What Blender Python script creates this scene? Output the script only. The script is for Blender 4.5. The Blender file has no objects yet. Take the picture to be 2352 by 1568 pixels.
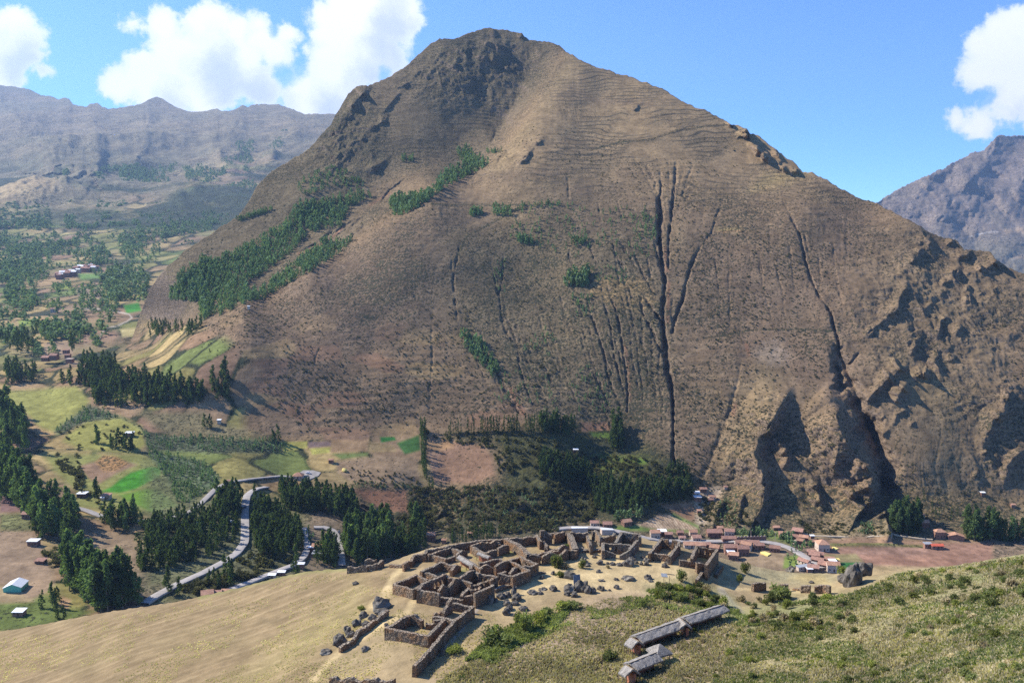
import bpy, math, random
import numpy as np
from mathutils import Vector
R = math.radians
random.seed(7)
# ------------------------------------------------------------------ camera, sky, sun, exposure
FOC, THETA = 1957.0, R(6.53)            # picture units: 2352 x 1568
SUN_AZ, SUN_EL = R(-70.0), R(40.0)      # azimuth from +Y towards +X
sc = bpy.context.scene
cam_d = bpy.data.cameras.new('camera'); cam = bpy.data.objects.new('camera', cam_d)
sc.collection.objects.link(cam); sc.camera = cam
cam.location = (0, 0, 0); cam.rotation_euler = (R(90) - THETA, 0, 0)
cam_d.sensor_width = 36.0; cam_d.lens = 36.0 * FOC / 2352.0
cam_d.clip_start = 1.0; cam_d.clip_end = 60000.0
SUNV = Vector((math.sin(SUN_AZ) * math.cos(SUN_EL), math.cos(SUN_AZ) * math.cos(SUN_EL), math.sin(SUN_EL)))
sl = bpy.data.lights.new('sun', 'SUN'); so = bpy.data.objects.new('sun', sl)
sc.collection.objects.link(so); so.rotation_euler = SUNV.to_track_quat('Z', 'Y').to_euler()
sl.energy = 5.0; sl.angle = R(0.5); sl.color = (1.0, 0.93, 0.82)
sc.view_settings.view_transform = 'Standard'; sc.view_settings.look = 'None'
sc.view_settings.exposure = 0.86; sc.view_settings.gamma = 1.0
sc.render.engine = 'CYCLES'
sc.cycles.use_denoising = False
sc.cycles.max_bounces = 4; sc.cycles.diffuse_bounces = 2; sc.cycles.glossy_bounces = 1
sc.cycles.volume_bounces = 0; sc.cycles.transmission_bounces = 2; sc.cycles.transparent_max_bounces = 4

CT, ST = math.cos(THETA), math.sin(THETA)
def ab(px, py):                          # slopes x/y and z/y of the line of sight
    u = (px - 1176.0) / FOC; v = (784.0 - py) / FOC
    dy = CT + v * ST
    return u / dy, (-ST + v * CT) / dy
def proj(x, y, z):                       # world -> picture
    f = y * CT - z * ST; up = y * ST + z * CT
    return 1176.0 + FOC * x / f, 784.0 - FOC * up / f
def Z(x0, y0, w):                        # notes taken in an enlargement -> picture
    s = w / 2352.0
    return lambda pts: [((x0 + p[0] * s) * .91875, (y0 + p[1] * s) * .91875) + tuple(p[2:]) for p in pts]

# ------------------------------------------------------------------ sky with clouds (all at infinity)
class NT:
    def __init__(s, tree): s.t = tree; s.n = tree.nodes; s.l = tree.links; s.n.clear()
    def node(s, ty, **k):
        n = s.n.new(ty)
        for a, b in k.items(): setattr(n, a, b)
        return n
    def put(s, sock, v):
        if hasattr(v, 'is_output'): s.l.new(v, sock)
        elif isinstance(v, (tuple, list)) and len(v) == 3 and sock.type == 'RGBA': sock.default_value = (*v, 1)
        else: sock.default_value = v
    def m(s, op, a, b=None, c=None, clamp=False):
        n = s.node('ShaderNodeMath', operation=op, use_clamp=clamp)
        for i, v in enumerate((a, b, c)):
            if v is not None: s.put(n.inputs[i], v)
        return n.outputs[0]
    def v(s, op, a, b=None):
        n = s.node('ShaderNodeVectorMath', operation=op)
        s.put(n.inputs[0], a)
        if b is not None: s.put(n.inputs[1], b)
        return n.outputs['Value'] if op in ('DISTANCE', 'DOT_PRODUCT', 'LENGTH') else n.outputs[0]
    def noise(s, vec, scale, detail=4, rough=.55, lac=2.0, dist=0.0, out=0):
        n = s.node('ShaderNodeTexNoise')
        s.put(n.inputs['Vector'], vec); n.inputs['Scale'].default_value = scale
        n.inputs['Detail'].default_value = detail; n.inputs['Roughness'].default_value = rough
        n.inputs['Lacunarity'].default_value = lac; n.inputs['Distortion'].default_value = dist
        return n.outputs[out]
    def voro(s, vec, scale, feature='F1', out='Distance', rnd=1.0):
        n = s.node('ShaderNodeTexVoronoi', feature=feature)
        s.put(n.inputs['Vector'], vec); n.inputs['Scale'].default_value = scale
        n.inputs['Randomness'].default_value = rnd
        return n.outputs[out]
    def ramp(s, f, a, b, c=0.0, d=1.0, smooth=True):
        n = s.node('ShaderNodeMapRange', interpolation_type='SMOOTHSTEP' if smooth else 'LINEAR')
        s.put(n.inputs['Value'], f)
        for k, x in zip(('From Min', 'From Max', 'To Min', 'To Max'), (a, b, c, d)): s.put(n.inputs[k], x)
        return n.outputs[0]
    def mix(s, f, a, b, blend='MIX'):
        n = s.node('ShaderNodeMix', data_type='RGBA', blend_type=blend)
        s.put(n.inputs[0], f); s.put(n.inputs[6], a); s.put(n.inputs[7], b)
        return n.outputs[2]

world = bpy.data.worlds.new('World'); sc.world = world; world.use_nodes = True
t = NT(world.node_tree)
sky = t.node('ShaderNodeTexSky', sky_type='NISHITA', sun_disc=False)
sky.sun_elevation = SUN_EL; sky.sun_rotation = SUN_AZ; sky.altitude = 3300; sky.air_density = 1.0
sky.dust_density = 0.3; sky.ozone_density = 4.0
tc = t.node('ShaderNodeTexCoord'); dirv = tc.outputs['Generated']
sep = t.node('ShaderNodeSeparateXYZ'); t.put(sep.inputs[0], dirv)
ysafe = t.m('MAXIMUM', sep.outputs[1], 0.05)
cmb = t.node('ShaderNodeCombineXYZ')
t.put(cmb.inputs[0], t.m('DIVIDE', sep.outputs[0], ysafe)); t.put(cmb.inputs[1], t.m('DIVIDE', sep.outputs[2], ysafe))
q = cmb.outputs[0]
nz = t.node('ShaderNodeTexNoise'); t.put(nz.inputs['Vector'], q); nz.inputs['Scale'].default_value = 22
nz.inputs['Detail'].default_value = 6; nz.inputs['Roughness'].default_value = .62
warp = t.v('ADD', q, t.v('MULTIPLY', t.v('SUBTRACT', nz.outputs['Color'], (.5, .5, .5)), (.032, .032, 0)))
bil = t.voro(warp, 26.0, 'SMOOTH_F1')
def blobs(vec, lst, k=.0):
    acc = None
    for cx, cy, r in lst:
        a, b = ab(cx, cy)
        d = t.v('DISTANCE', vec, (a, b, 0))
        f = t.m('MULTIPLY_ADD', d, -1.0, r / FOC)
        acc = f if acc is None else t.m('SMOOTH_MAX', acc, f, .012)
    return acc
CL = [(30, 60, 52), (50, 110, 62), (15, 160, 60), (100, 165, 26), (-40, 90, 70), (-60, 180, 70),
      (298, 50, 20), (276, 52, 12), (325, 62, 18), (275, 200, 46), (330, 165, 60), (380, 60, 50), (400, 120, 70), (470, 60, 45), (440, 50, 28), (500, 50, 38),
      (545, 70, 40), (480, 170, 90), (585, 55, 34), (590, 95, 32), (545, 150, 70), (400, 215, 48), (470, 235, 36), (330, 215, 35), (660, 85, 34), (640, 130, 45), (600, 190, 50),
      (700, 110, 20), (690, 190, 48), (740, 30, 40), (730, 75, 36), (780, 60, 70), (850, 40, 80), (840, 120, 75), (905, 60, 58), (930, 30, 45), (800, 0, 60), (920, -20, 55),
      (770, 170, 75), (740, 230, 60), (800, 220, 50), (690, 235, 35), (880, 130, 50), (720, 265, 34),
      (2330, 55, 50), (2290, 75, 40), (2370, 60, 60), (2250, 110, 46), (2300, 140, 70), (2380, 150, 90), (2252, 165, 48), (2330, 220, 62), (2380, 250, 60), (2280, 235, 26),
      (2255, 285, 36), (2195, 272, 24), (2225, 290, 26), (2310, 265, 36), (2400, 190, 80)]
fld = blobs(warp, CL)
fld = t.m('MULTIPLY_ADD', t.m('SUBTRACT', .42, bil), .020, fld)
alpha = t.ramp(t.m('MULTIPLY_ADD', t.m('SUBTRACT', t.noise(q, 90, 4, .6), .5), .020, fld), -.003, .007)
HO = [(655, 172, 20), (690, 160, 14), (625, 75, 9), (838, 240, 1), (880, 172, 14), (2262, 225, 22)]
hole = t.ramp(blobs(warp, HO), -.006, .004)
alpha = t.m('MULTIPLY', alpha, t.m('SUBTRACT', 1.0, t.m('MULTIPLY', hole, .85)))
SH = [(500, 175, 70), (590, 235, 90), (400, 225, 50), (60, 150, 80), (900, 70, 60), (880, 120, 70), (850, 170, 60), (760, 240, 50), (2330, 265, 40), (2270, 300, 28), (690, 130, 30)]
shf = t.m('MULTIPLY_ADD', t.m('SUBTRACT', t.noise(warp, 13, 4), .5), .10, blobs(warp, SH))
shade = t.ramp(shf, -.012, .03)
thick = t.ramp(fld, 0.0, .014)
ccol = t.mix(t.m('MULTIPLY', shade, .95), (1.0, 1.0, 1.0), (.58, .64, .80))
ccol = t.mix(thick, (.80, .87, 1.0), ccol)
cbr = t.v('MULTIPLY', ccol, (CLOUD := .74, CLOUD, CLOUD))
skyc = t.v('MULTIPLY', sky.outputs[0], (.078, .112, .149))
fin = t.mix(alpha, skyc, cbr)
bg = t.node('ShaderNodeBackground'); t.put(bg.inputs[0], fin); bg.inputs[1].default_value = 1.0
wo = t.node('ShaderNodeOutputWorld'); t.l.new(bg.outputs[0], wo.inputs[0])
# ------------------------------------------------------------------ numeric helpers
def _hash(ix, iy, seed):
    h = (ix.astype(np.int64) * 374761393 + iy.astype(np.int64) * 668265263 + seed * 1442695041) & 0xffffffff
    h = ((h ^ (h >> 13)) * 1274126177) & 0xffffffff
    return ((h ^ (h >> 16)) & 0xffffff) / float(0xffffff)
def vnoise(x, y, seed=0):
    ix = np.floor(x); iy = np.floor(y); fx = x - ix; fy = y - iy
    ux = fx * fx * (3 - 2 * fx); uy = fy * fy * (3 - 2 * fy)
    a = _hash(ix, iy, seed); b = _hash(ix + 1, iy, seed); c = _hash(ix, iy + 1, seed); d = _hash(ix + 1, iy + 1, seed)
    return ((a * (1 - ux) + b * ux) * (1 - uy) + (c * (1 - ux) + d * ux) * uy) * 2 - 1
def fbm(x, y, scale, octs=4, seed=0, gain=.5, ridged=False):
    s = np.zeros_like(x); amp = 1.0; tot = 0
    c, sn = math.cos(.6), math.sin(.6)
    X, Y = x / scale, y / scale
    for o in range(octs):
        n = vnoise(X, Y, seed + o * 17)
        if ridged: n = 1 - 2 * np.abs(n)
        s += n * amp; tot += amp; amp *= gain
        X, Y = (X * c - Y * sn) * 2.03 + 7.1, (X * sn + Y * c) * 2.03 - 3.7
    return s / tot
def tps(pts, lam=1e-3):
    P = np.array([(p[0], p[1]) for p in pts], float) / 1000.; v = np.array([p[2] for p in pts], float)
    n = len(P)
    def U(r2): return .5 * r2 * np.log(r2 + 1e-12)
    r2 = ((P[:, None] - P[None]) ** 2).sum(-1)
    K = np.zeros((n + 3, n + 3)); K[:n, :n] = U(r2) + lam * np.eye(n)
    K[:n, n] = 1; K[:n, n + 1:] = P; K[n, :n] = 1; K[n + 1:, :n] = P.T
    w = np.linalg.solve(K, np.append(v, [0, 0, 0]))
    gx = np.arange(-320, 2701, 16.); gy = np.arange(-60, 1741, 12.)
    GX, GY = np.meshgrid(gx / 1000, gy / 1000)
    G = w[n] + w[n + 1] * GX + w[n + 2] * GY
    for i in range(n): G += w[i] * U((GX - P[i, 0]) ** 2 + (GY - P[i, 1]) ** 2)
    def f(px, py):
        x = np.clip((np.asarray(px, float) + 320) / 16., 0, len(gx) - 1.001); y = np.clip((np.asarray(py, float) + 60) / 12., 0, len(gy) - 1.001)
        i = x.astype(int); j = y.astype(int); fx = x - i; fy = y - j
        return (G[j, i] * (1 - fx) + G[j, i + 1] * fx) * (1 - fy) + (G[j + 1, i] * (1 - fx) + G[j + 1, i + 1] * fx) * fy
    return f
def polydist(px, py, poly, rad):
    """unsigned distance, side (+ = right when walking down), position along 0..1, index mask"""
    P = np.array([p[:2] for p in poly], float)
    m = (px > P[:, 0].min() - rad) & (px < P[:, 0].max() + rad) & (py > P[:, 1].min() - rad) & (py < P[:, 1].max() + rad)
    idx = np.nonzero(m.ravel())[0]
    x = px.ravel()[idx]; y = py.ravel()[idx]
    best = np.full(len(x), 1e9); side = np.zeros(len(x)); tt = np.zeros(len(x))
    L = np.hypot(*(P[1:] - P[:-1]).T); cum = np.concatenate([[0], np.cumsum(L)]); tot = cum[-1]
    for k in range(len(P) - 1):
        d = P[k + 1] - P[k]; qx = x - P[k, 0]; qy = y - P[k, 1]
        s = np.clip((qx * d[0] + qy * d[1]) / (L[k] ** 2 + 1e-9), 0, 1)
        ex = qx - s * d[0]; ey = qy - s * d[1]; dist = np.hypot(ex, ey)
        b = dist < best
        best[b] = dist[b]; side[b] = -(d[0] * qy[b] - d[1] * qx[b]); tt[b] = (cum[k] + s[b] * L[k]) / tot
    return best, np.sign(side) * 1.0, tt, idx
def ridge(out, px, py, poly, amp, wl, wr, ends=(0, 0), pw=1.2, rough=0.0):
    """lowers the distance by amp along a line; amp<0 cuts a gully. ends: share of amp left at both ends"""
    rad = max(wl, wr) * 1.3
    d, s, tt, idx = polydist(px, py, poly, rad)
    if len(idx) == 0: return
    x = px.ravel()[idx]; y = py.ravel()[idx]
    if rough: d = np.abs(d + rough * vnoise(x / (rough * 2.5 + 3), y / (rough * 2.5 + 3), 5) + (rough * .35 if rough < 4 else 0) * vnoise(x / 5., y / 5., 15))
    w = np.where(s >= 0, wr, wl) * (1 + (.45 if amp < 0 else .15) * vnoise(tt * 9 + len(poly) * 3.1 + abs(amp), tt * 0, 8))
    p = np.clip(1 - d / w, 0, 1) ** pw
    e = np.minimum(1, ends[0] + (1 - ends[0]) * tt / .25) * np.minimum(1, ends[1] + (1 - ends[1]) * (1 - tt) / .25)
    if amp < 0: e = e * (1 + .45 * vnoise(tt * 14 + abs(amp) * 2.3, tt * 0 + 4, 6))
    if amp > 12: e = e * (.85 + .5 * vnoise(tt * 7 + amp, tt * 0 + 3, 9)) * (1 + .10 * vnoise(x / 9., y / 9., 12))
    out.ravel()[idx] -= amp * p * e
def inpoly(px, py, poly):
    P = np.array([p[:2] for p in poly], float)
    m = (px >= P[:, 0].min()) & (px <= P[:, 0].max()) & (py >= P[:, 1].min()) & (py <= P[:, 1].max())
    idx = np.nonzero(m.ravel())[0]; x = px.ravel()[idx]; y = py.ravel()[idx]
    c = np.zeros(len(x), bool); j = len(P) - 1
    for i in range(len(P)):
        yi, yj, xi, xj = P[i, 1], P[j, 1], P[i, 0], P[j, 0]
        if yi != yj: c ^= ((yi > y) != (yj > y)) & (x < (xj - xi) * (y - yi) / (yj - yi) + xi)
        j = i
    return idx[c]
def softpoly(px, py, poly, edge):
    """0..1 mask of a polygon with a soft, slightly ragged edge"""
    out = np.zeros(px.size); idx = inpoly(px, py, poly); out[idx] = 1
    d, _, _, k = polydist(px, py, list(poly) + [poly[0]], edge)
    if len(k):
        dd = np.clip(d / edge, 0, 1) * .5
        out[k] = np.where(out[k] > .5, .5 + dd, .5 - dd)
    return out.reshape(px.shape)
def interp(x, pts): return np.interp(x, [p[0] for p in pts], [p[1] for p in pts])
def mixc(col, m, c):
    m = m[..., None]; col[:] = col * (1 - m) + np.array(c) * m

# ------------------------------------------------------------------ depth of the big mountain and the valley floor
Q1, Q2, Q3, Q4 = Z(1760, 500, 800), Z(1760, 800, 800), Z(1060, 500, 800), Z(500, 400, 800)
T2, T3 = Z(800, 0, 1000), Z(1560, 0, 1000)
L1, L2 = Z(0, 600, 800), Z(0, 1134, 800)
M1, M4, M5 = Z(700, 1000, 700), Z(1350, 1000, 700), Z(1800, 1200, 500)
SIL_A = [(-260, 862), (0, 852), (120, 845), (200, 842), (240, 828), (262, 816), (284, 806), (300, 785), (312, 752), (326, 712), (342, 672), (360, 640), (380, 616), (430, 572), (500, 527), (545, 497), (562, 478), (572, 460), (590, 425), (630, 388), (700, 350),
         (760, 285), (772, 262), (800, 215), (818, 200), (832, 196), (850, 196), (880, 182), (925, 160), (960, 128), (990, 100), (1010, 90), (1050, 86), (1085, 76), (1105, 68), (1130, 66), (1170, 72), (1198, 76), (1204, 86), (1215, 92),
         (1255, 96), (1285, 106), (1320, 132), (1360, 150), (1410, 166), (1480, 188), (1530, 208), (1570, 236), (1620, 252), (1680, 284), (1700, 290), (1716, 294), (1722, 306), (1740, 312), (1790, 350), (1830, 378), (1842, 394), (1870, 398),
         (1910, 420), (1960, 448), (2010, 466), (2100, 513), (2160, 545), (2200, 555), (2215, 572), (2240, 574), (2275, 578), (2290, 598), (2318, 615), (2352, 628), (2450, 690), (2620, 780)]
def plane(py, s=.80): return (700 * s + 230) / (s - ab(0, py)[1])
CP = []
for x in (1350, 1600, 1850, 2100):
    for y in (480, 620, 780, 920, 1080): CP.append((x, y, plane(y) * (1 - .08 * (x - 1200) / 1000)))
CP += [(1200, 600, 975), (1150, 800, 850), (1000, 700, 905), (850, 800, 850), (1350, 300, 1215), (1500, 250, 1255), (1700, 340, 1150), (2300, 800, 788), (2300, 1000, 715), (2500, 1000, 705), (2500, 800, 775),
       # summit, left ridge, gully behind the spur crest, the crest
       (1120, 70, 1575), (1000, 95, 1545), (1200, 80, 1570), (925, 160, 1475), (832, 196, 1438), (760, 285, 1345), (700, 350, 1285), (630, 388, 1245), (570, 465, 1180), (430, 572, 1098), (352, 655, 1105), (330, 715, 1190), (345, 790, 1025), (296, 792, 1060), (262, 816, 1010), (400, 745, 1010), (440, 700, 1000), (480, 745, 915),
       (1060, 200, 1422), (960, 300, 1315), (850, 380, 1240), (700, 450, 1170), (600, 560, 1095), (480, 640, 1035), (390, 680, 1050), (1130, 160, 1475), (1000, 380, 1235),
       (1215, 170, 1475), (1165, 300, 1312), (1085, 395, 1215), (900, 490, 1112), (760, 585, 1040), (600, 685, 962), (900, 420, 1200), (700, 540, 1105), (500, 690, 985),
       (1300, 122, 1482), (1245, 210, 1360), (1195, 300, 1252), (1125, 382, 1172), (1000, 445, 1110), (900, 512, 1058), (720, 618, 975), (560, 708, 905), (400, 790, 915), (330, 835, 895),
       (1400, 165, 1412), (1530, 208, 1325), (1720, 300, 1190), (1842, 395, 1085), (2010, 466, 1008), (2160, 545, 935), (2290, 600, 895), (2352, 630, 872), (2600, 760, 790),
       # foot of the mountain
       (560, 880, 800), (560, 960, 770), (700, 900, 800), (900, 900, 800), (900, 1000, 765), (1150, 960, 770), (1150, 1060, 715), (900, 1090, 705), (700, 1060, 720), (850, 1190, 640), (1000, 1200, 655), (1300, 1090, 705), (1300, 1180, 660), (1450, 1150, 670), (1580, 1180, 665),
       (1700, 1190, 665), (1900, 1200, 655), (2100, 1205, 645), (2300, 1190, 655), (2550, 1190, 650),
       # valley floor
       (-200, 870, 930), (0, 880, 905), (120, 900, 870), (60, 960, 790), (-200, 960, 810), (180, 860, 900), (330, 880, 840), (250, 1000, 735), (420, 960, 770), (420, 1060, 690), (100, 1060, 670), (-200, 1080, 660), (300, 1130, 610), (560, 1100, 650), (640, 1090, 690), (560, 1170, 590),
       (60, 1180, 555), (-200, 1200, 545), (250, 1220, 540), (450, 1230, 540), (650, 1200, 590), (760, 1210, 590), (60, 1330, 455), (-200, 1330, 450), (260, 1330, 460), (420, 1330, 468), (560, 1290, 505), (700, 1290, 520), (850, 1290, 545), (0, 1450, 395), (300, 1450, 400), (700, 1450, 430),
       (1000, 1260, 590), (1150, 1240, 610), (1300, 1230, 620), (1500, 1225, 628), (1700, 1235, 622), (1900, 1240, 615), (2100, 1230, 628), (2350, 1235, 625), (2550, 1240, 620), (1700, 1300, 570), (1900, 1290, 572), (2100, 1280, 590), (2350, 1290, 580), (2600, 1300, 575),
       (1300, 1400, 480), (1700, 1400, 490), (2100, 1400, 490), (2500, 1400, 490), (-200, 1620, 330), (600, 1620, 345), (1300, 1620, 370), (2000, 1620, 370), (2600, 1620, 370)]
_fA = tps([(a, b, math.log(c)) for a, b, c in CP], 3e-5)
GUL = []     # amp (m, >0 gully), poly, left width, right width, ends
def gul(amp, poly, wl=9, wr=9, ends=(.15, .5), pw=1.3, rough=2.6): GUL.append((-amp * .65, poly, max(2.8, wl * .55), max(2.8, wr * .55), ends, pw, rough))
def rid(amp, poly, wl, wr, ends=(0, .4), pw=1.1, rough=4): GUL.append((amp, poly, wl, wr, ends, pw, rough))
rid(13, [(1300, 122), (1250, 205), (1195, 298), (1125, 380), (1000, 443), (900, 510), (720, 616), (560, 706), (470, 750)], 14, 100, (.1, .05), 1.0, 3)
# long erosion gullies of the front face
gul(26, Q3([(1740, 0), (1745, 100), (1735, 300), (1760, 500), (1775, 620), (1760, 800), (1765, 950), (1785, 1100), (1800, 1250), (1830, 1400), (1835, 1560)]) + [(1548, 1040), (1552, 1070)], 16, 9, (.5, .6))
gul(14, T2([(2000, 1010), (2005, 1100), (2000, 1200), (1995, 1350), (2010, 1560)]), 7, 6)
gul(15, T2([(2095, 960), (2090, 1050), (2075, 1150), (2070, 1250), (2050, 1400), (2050, 1560)]) + Q3([(1800, 500)]), 7, 6)
gul(5, T2([(2180, 1060), (2140, 1130), (2110, 1220)]), 5, 5); gul(4, T2([(1945, 1000), (1980, 1100)]), 4, 4); gul(4, T2([(2190, 1130), (2140, 1190)]), 4, 4)
gul(13, Q3([(2050, 320), (2000, 400), (1960, 500), (1930, 600), (1900, 750), (1850, 880), (1825, 975)]), 9, 6)
gul(6, Q3([(2200, 10), (2150, 110), (2115, 240), (2050, 320)]), 5, 4)
gul(11, Q3([(1590, 700), (1610, 830), (1670, 950), (1720, 1060), (1770, 1150)]), 8, 6)
gul(14, Q3([(1620, 700), (1680, 800), (1740, 880), (1765, 960)]), 14, 8)
gul(10, Q3([(1700, 300), (1720, 420), (1760, 560)]), 8, 6)
for pl in ([(1380, 250), (1400, 380), (1450, 480), (1490, 560)], [(1500, 260), (1540, 380), (1600, 520), (1650, 620), (1700, 720)], [(1410, 230), (1460, 340), (1520, 430), (1580, 540)],
           [(1640, 400), (1660, 540), (1710, 660)], [(1180, 250), (1220, 350), (1270, 470)], [(1040, 320), (1070, 420), (1100, 500)], [(1420, 0), (1460, 150)], [(1280, 20), (1300, 170)]):
    gul(5.5, Q3(pl), 5, 4)
gul(11, Q3([(1340, 610), (1380, 720), (1430, 880), (1455, 1020), (1470, 1150), (1490, 1300), (1500, 1450), (1495, 1560)]), 8, 6)
gul(9, Q3([(1200, 700), (1230, 850), (1290, 1000), (1330, 1150), (1350, 1280), (1400, 1420), (1450, 1530)]), 8, 6)
gul(9, Q3([(1340, 780), (1375, 950), (1400, 1150), (1440, 1300), (1480, 1440)]), 7, 5)
gul(10, Q3([(590, 420), (580, 560), (555, 680), (570, 850), (600, 950), (635, 1020)]), 8, 6)
gul(6, Q3([(635, 1020), (690, 1100), (700, 1220), (750, 1370), (800, 1500)]), 6, 5)
gul(7, Q3([(270, 300), (240, 450), (210, 600), (230, 760), (250, 880)]), 6, 5)
gul(10, Q3([(280, 950), (400, 1100), (500, 1200), (570, 1330), (650, 1480), (700, 1560)]), 14, 8, (.2, .8))
gul(6, Q3([(880, 1200), (940, 1330), (1000, 1420)]), 7, 5); gul(6, Q3([(1200, 1200), (1300, 1370), (1370, 1540)]), 8, 5)
gul(4, Q3([(60, 820), (55, 1000), (60, 1200), (40, 1400), (45, 1560)]), 5, 4); gul(3.5, Q3([(1555, 950), (1580, 1200), (1610, 1400), (1600, 1560)]), 5, 4)
gul(4, T2([(1455, 1025), (1460, 1100), (1465, 1190)]), 5, 4)
gul(4, Q4([(880, 1380), (850, 1450), (845, 1500)]), 5, 4); gul(2.5, Q4([(1850, 700), (1860, 900), (1880, 1000)]), 5, 4)
# left slope gullies between the two woods
for pl in ([(1520, 130), (1400, 220), (1330, 310)], [(1240, 400), (1100, 500), (1000, 560)], [(1000, 500), (850, 620), (700, 700)], [(1300, 410), (1150, 540), (1060, 590)], [(1180, 420), (900, 590), (800, 650)]):
    gul(7, Q4(pl), 6, 5)
gul(6, T2([(1040, 770), (1010, 840), (980, 880)]), 7, 6); gul(9, T2([(1130, 870), (1060, 930), (1030, 980)]), 8, 10)
gul(22, T2([(1230, 420), (1150, 600), (1050, 770), (960, 900)]), 72, 46, (.2, .2), 1.6)
# right hand gully and spurs
gul(12, Q1([(580, 0), (640, 120), (710, 260), (740, 420), (780, 560), (830, 680), (930, 830), (970, 980), (1000, 1150)]), 8, 7, (.4, 1))
gul(26, Q1([(990, 1120), (1040, 1230), (1110, 1400), (1150, 1550)]) + Q2([(1180, 700), (1280, 860), (1300, 960)]), 48, 32, (.5, 1))
gul(52, Q2([(1150, 660), (1250, 850), (1290, 1000), (1330, 1150), (1360, 1280), (1420, 1400)]), 105, 62, (.4, .3))
gul(8, Q1([(1150, 1120), (1100, 1180), (1050, 1230)]), 7, 5)
gul(5, Q2([(290, 250), (250, 450), (200, 650), (130, 850), (50, 1050), (0, 1150)]), 26, 8, (.0, .6))
rid(27, Q2([(640, 470), (580, 600), (520, 700), (470, 800), (400, 880), (370, 1000), (420, 1100), (440, 1220), (420, 1350), (380, 1450)]), 80, 21, (0, .7), 1.0, 5)
rid(20, Q2([(520, 850), (580, 930), (620, 1000), (600, 1060)]), 18, 9, (.2, .5))
rid(34, Q2([(850, 520), (920, 600), (970, 700), (1010, 820), (1060, 930), (1150, 1030), (1240, 1140), (1240, 1260), (1200, 1330)]), 90, 24, (0, .6), 1.0, 5)
rid(18, Q2([(1010, 1240), (1100, 1260), (1180, 1230), (1240, 1180)]), 12, 12, (.2, .4))
rid(16, Q2([(980, 960), (960, 1060), (950, 1150)]), 10, 12, (.2, .2), 1, 3); rid(14, Q2([(800, 1180), (830, 1270), (860, 1350)]), 22, 9, (.1, .4))
gul(20, Q2([(960, 300), (1000, 430), (1010, 560)]), 34, 26, (.3, .2))
rid(22, Q2([(1280, 1380), (1330, 1440), (1360, 1540)]), 40, 12, (.2, .9))
rid(14, Q2([(300, 1250), (260, 1380), (240, 1500)]), 24, 9, (.1, .7)); rid(12, Q2([(150, 1300), (90, 1420), (60, 1540)]), 20, 10, (.1, .7))
# cliffs of the far right flank: gentle on the left, sheer on the right
for a, pl, wl, wr in ((26, [(1600, 240), (1640, 290), (1690, 350)], 22, 7), (16, [(1590, 340), (1570, 430), (1490, 470)], 18, 6), (20, [(1840, 300), (1780, 330)], 18, 6), (22, [(1970, 370), (1930, 410), (1850, 420)], 24, 8),
                      (40, [(2130, 390), (2140, 460), (2080, 500), (1990, 540)], 34, 16), (16, [(1870, 480), (1830, 560), (1880, 630)], 20, 8), (14, [(1790, 590), (1750, 650)], 14, 6), (14, [(1930, 690), (1930, 770)], 16, 8), (9, [(1950, 630), (1940, 680)], 12, 6),
                      (20, [(1490, 630), (1440, 720), (1430, 800), (1350, 850), (1340, 900)], 26, 8), (10, [(1340, 880), (1250, 950), (1170, 1010)], 12, 5), (10, [(1680, 730), (1620, 810)], 14, 6),
                      (20, [(1790, 860), (1740, 920), (1720, 990)], 22, 10), (15, [(1880, 930), (1830, 1000)], 16, 8), (12, [(1560, 1070), (1510, 1140)], 14, 6), (20, [(1720, 1110), (1700, 1200), (1740, 1290)], 22, 9), (12, [(1850, 1130), (1790, 1170)], 12, 6),
                      (42, [(1460, 1230), (1400, 1280), (1320, 1340)], 34, 14), (44, [(1560, 1290), (1600, 1270), (1660, 1280)], 20, 16), (40, [(1490, 1340), (1440, 1400), (1400, 1500)], 30, 20), (30, [(1330, 1350), (1250, 1420), (1190, 1490)], 26, 9)):
    rid(a * .45, Q1(pl), wl * .8, wr * 1.1, (.2, .3), 1.0, 6)
for a, pl, wl, wr in ((26, [(2280, 520), (2200, 600), (2170, 620)], 24, 9), (34, [(2300, 620), (2200, 680), (2120, 730), (2080, 800), (2060, 870)], 34, 16), (16, [(2350, 960), (2270, 1020), (2220, 1090), (2200, 1200)], 22, 9), (9, [(2000, 1120), (1990, 1160)], 12, 7), (12, [(2060, 960), (2070, 1000)], 10, 6),
                      (14, [(1490, 660), (1420, 690), (1400, 740)], 16, 8), (9, [(1330, 700), (1290, 740)], 12, 6), (8, [(1560, 750), (1510, 770)], 10, 5), (14, [(1360, 800), (1300, 850)], 12, 9)):
    rid(a * .5, Q2(pl), wl * .8, wr * 1.1, (.2, .3), 1.0, 6)
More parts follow.
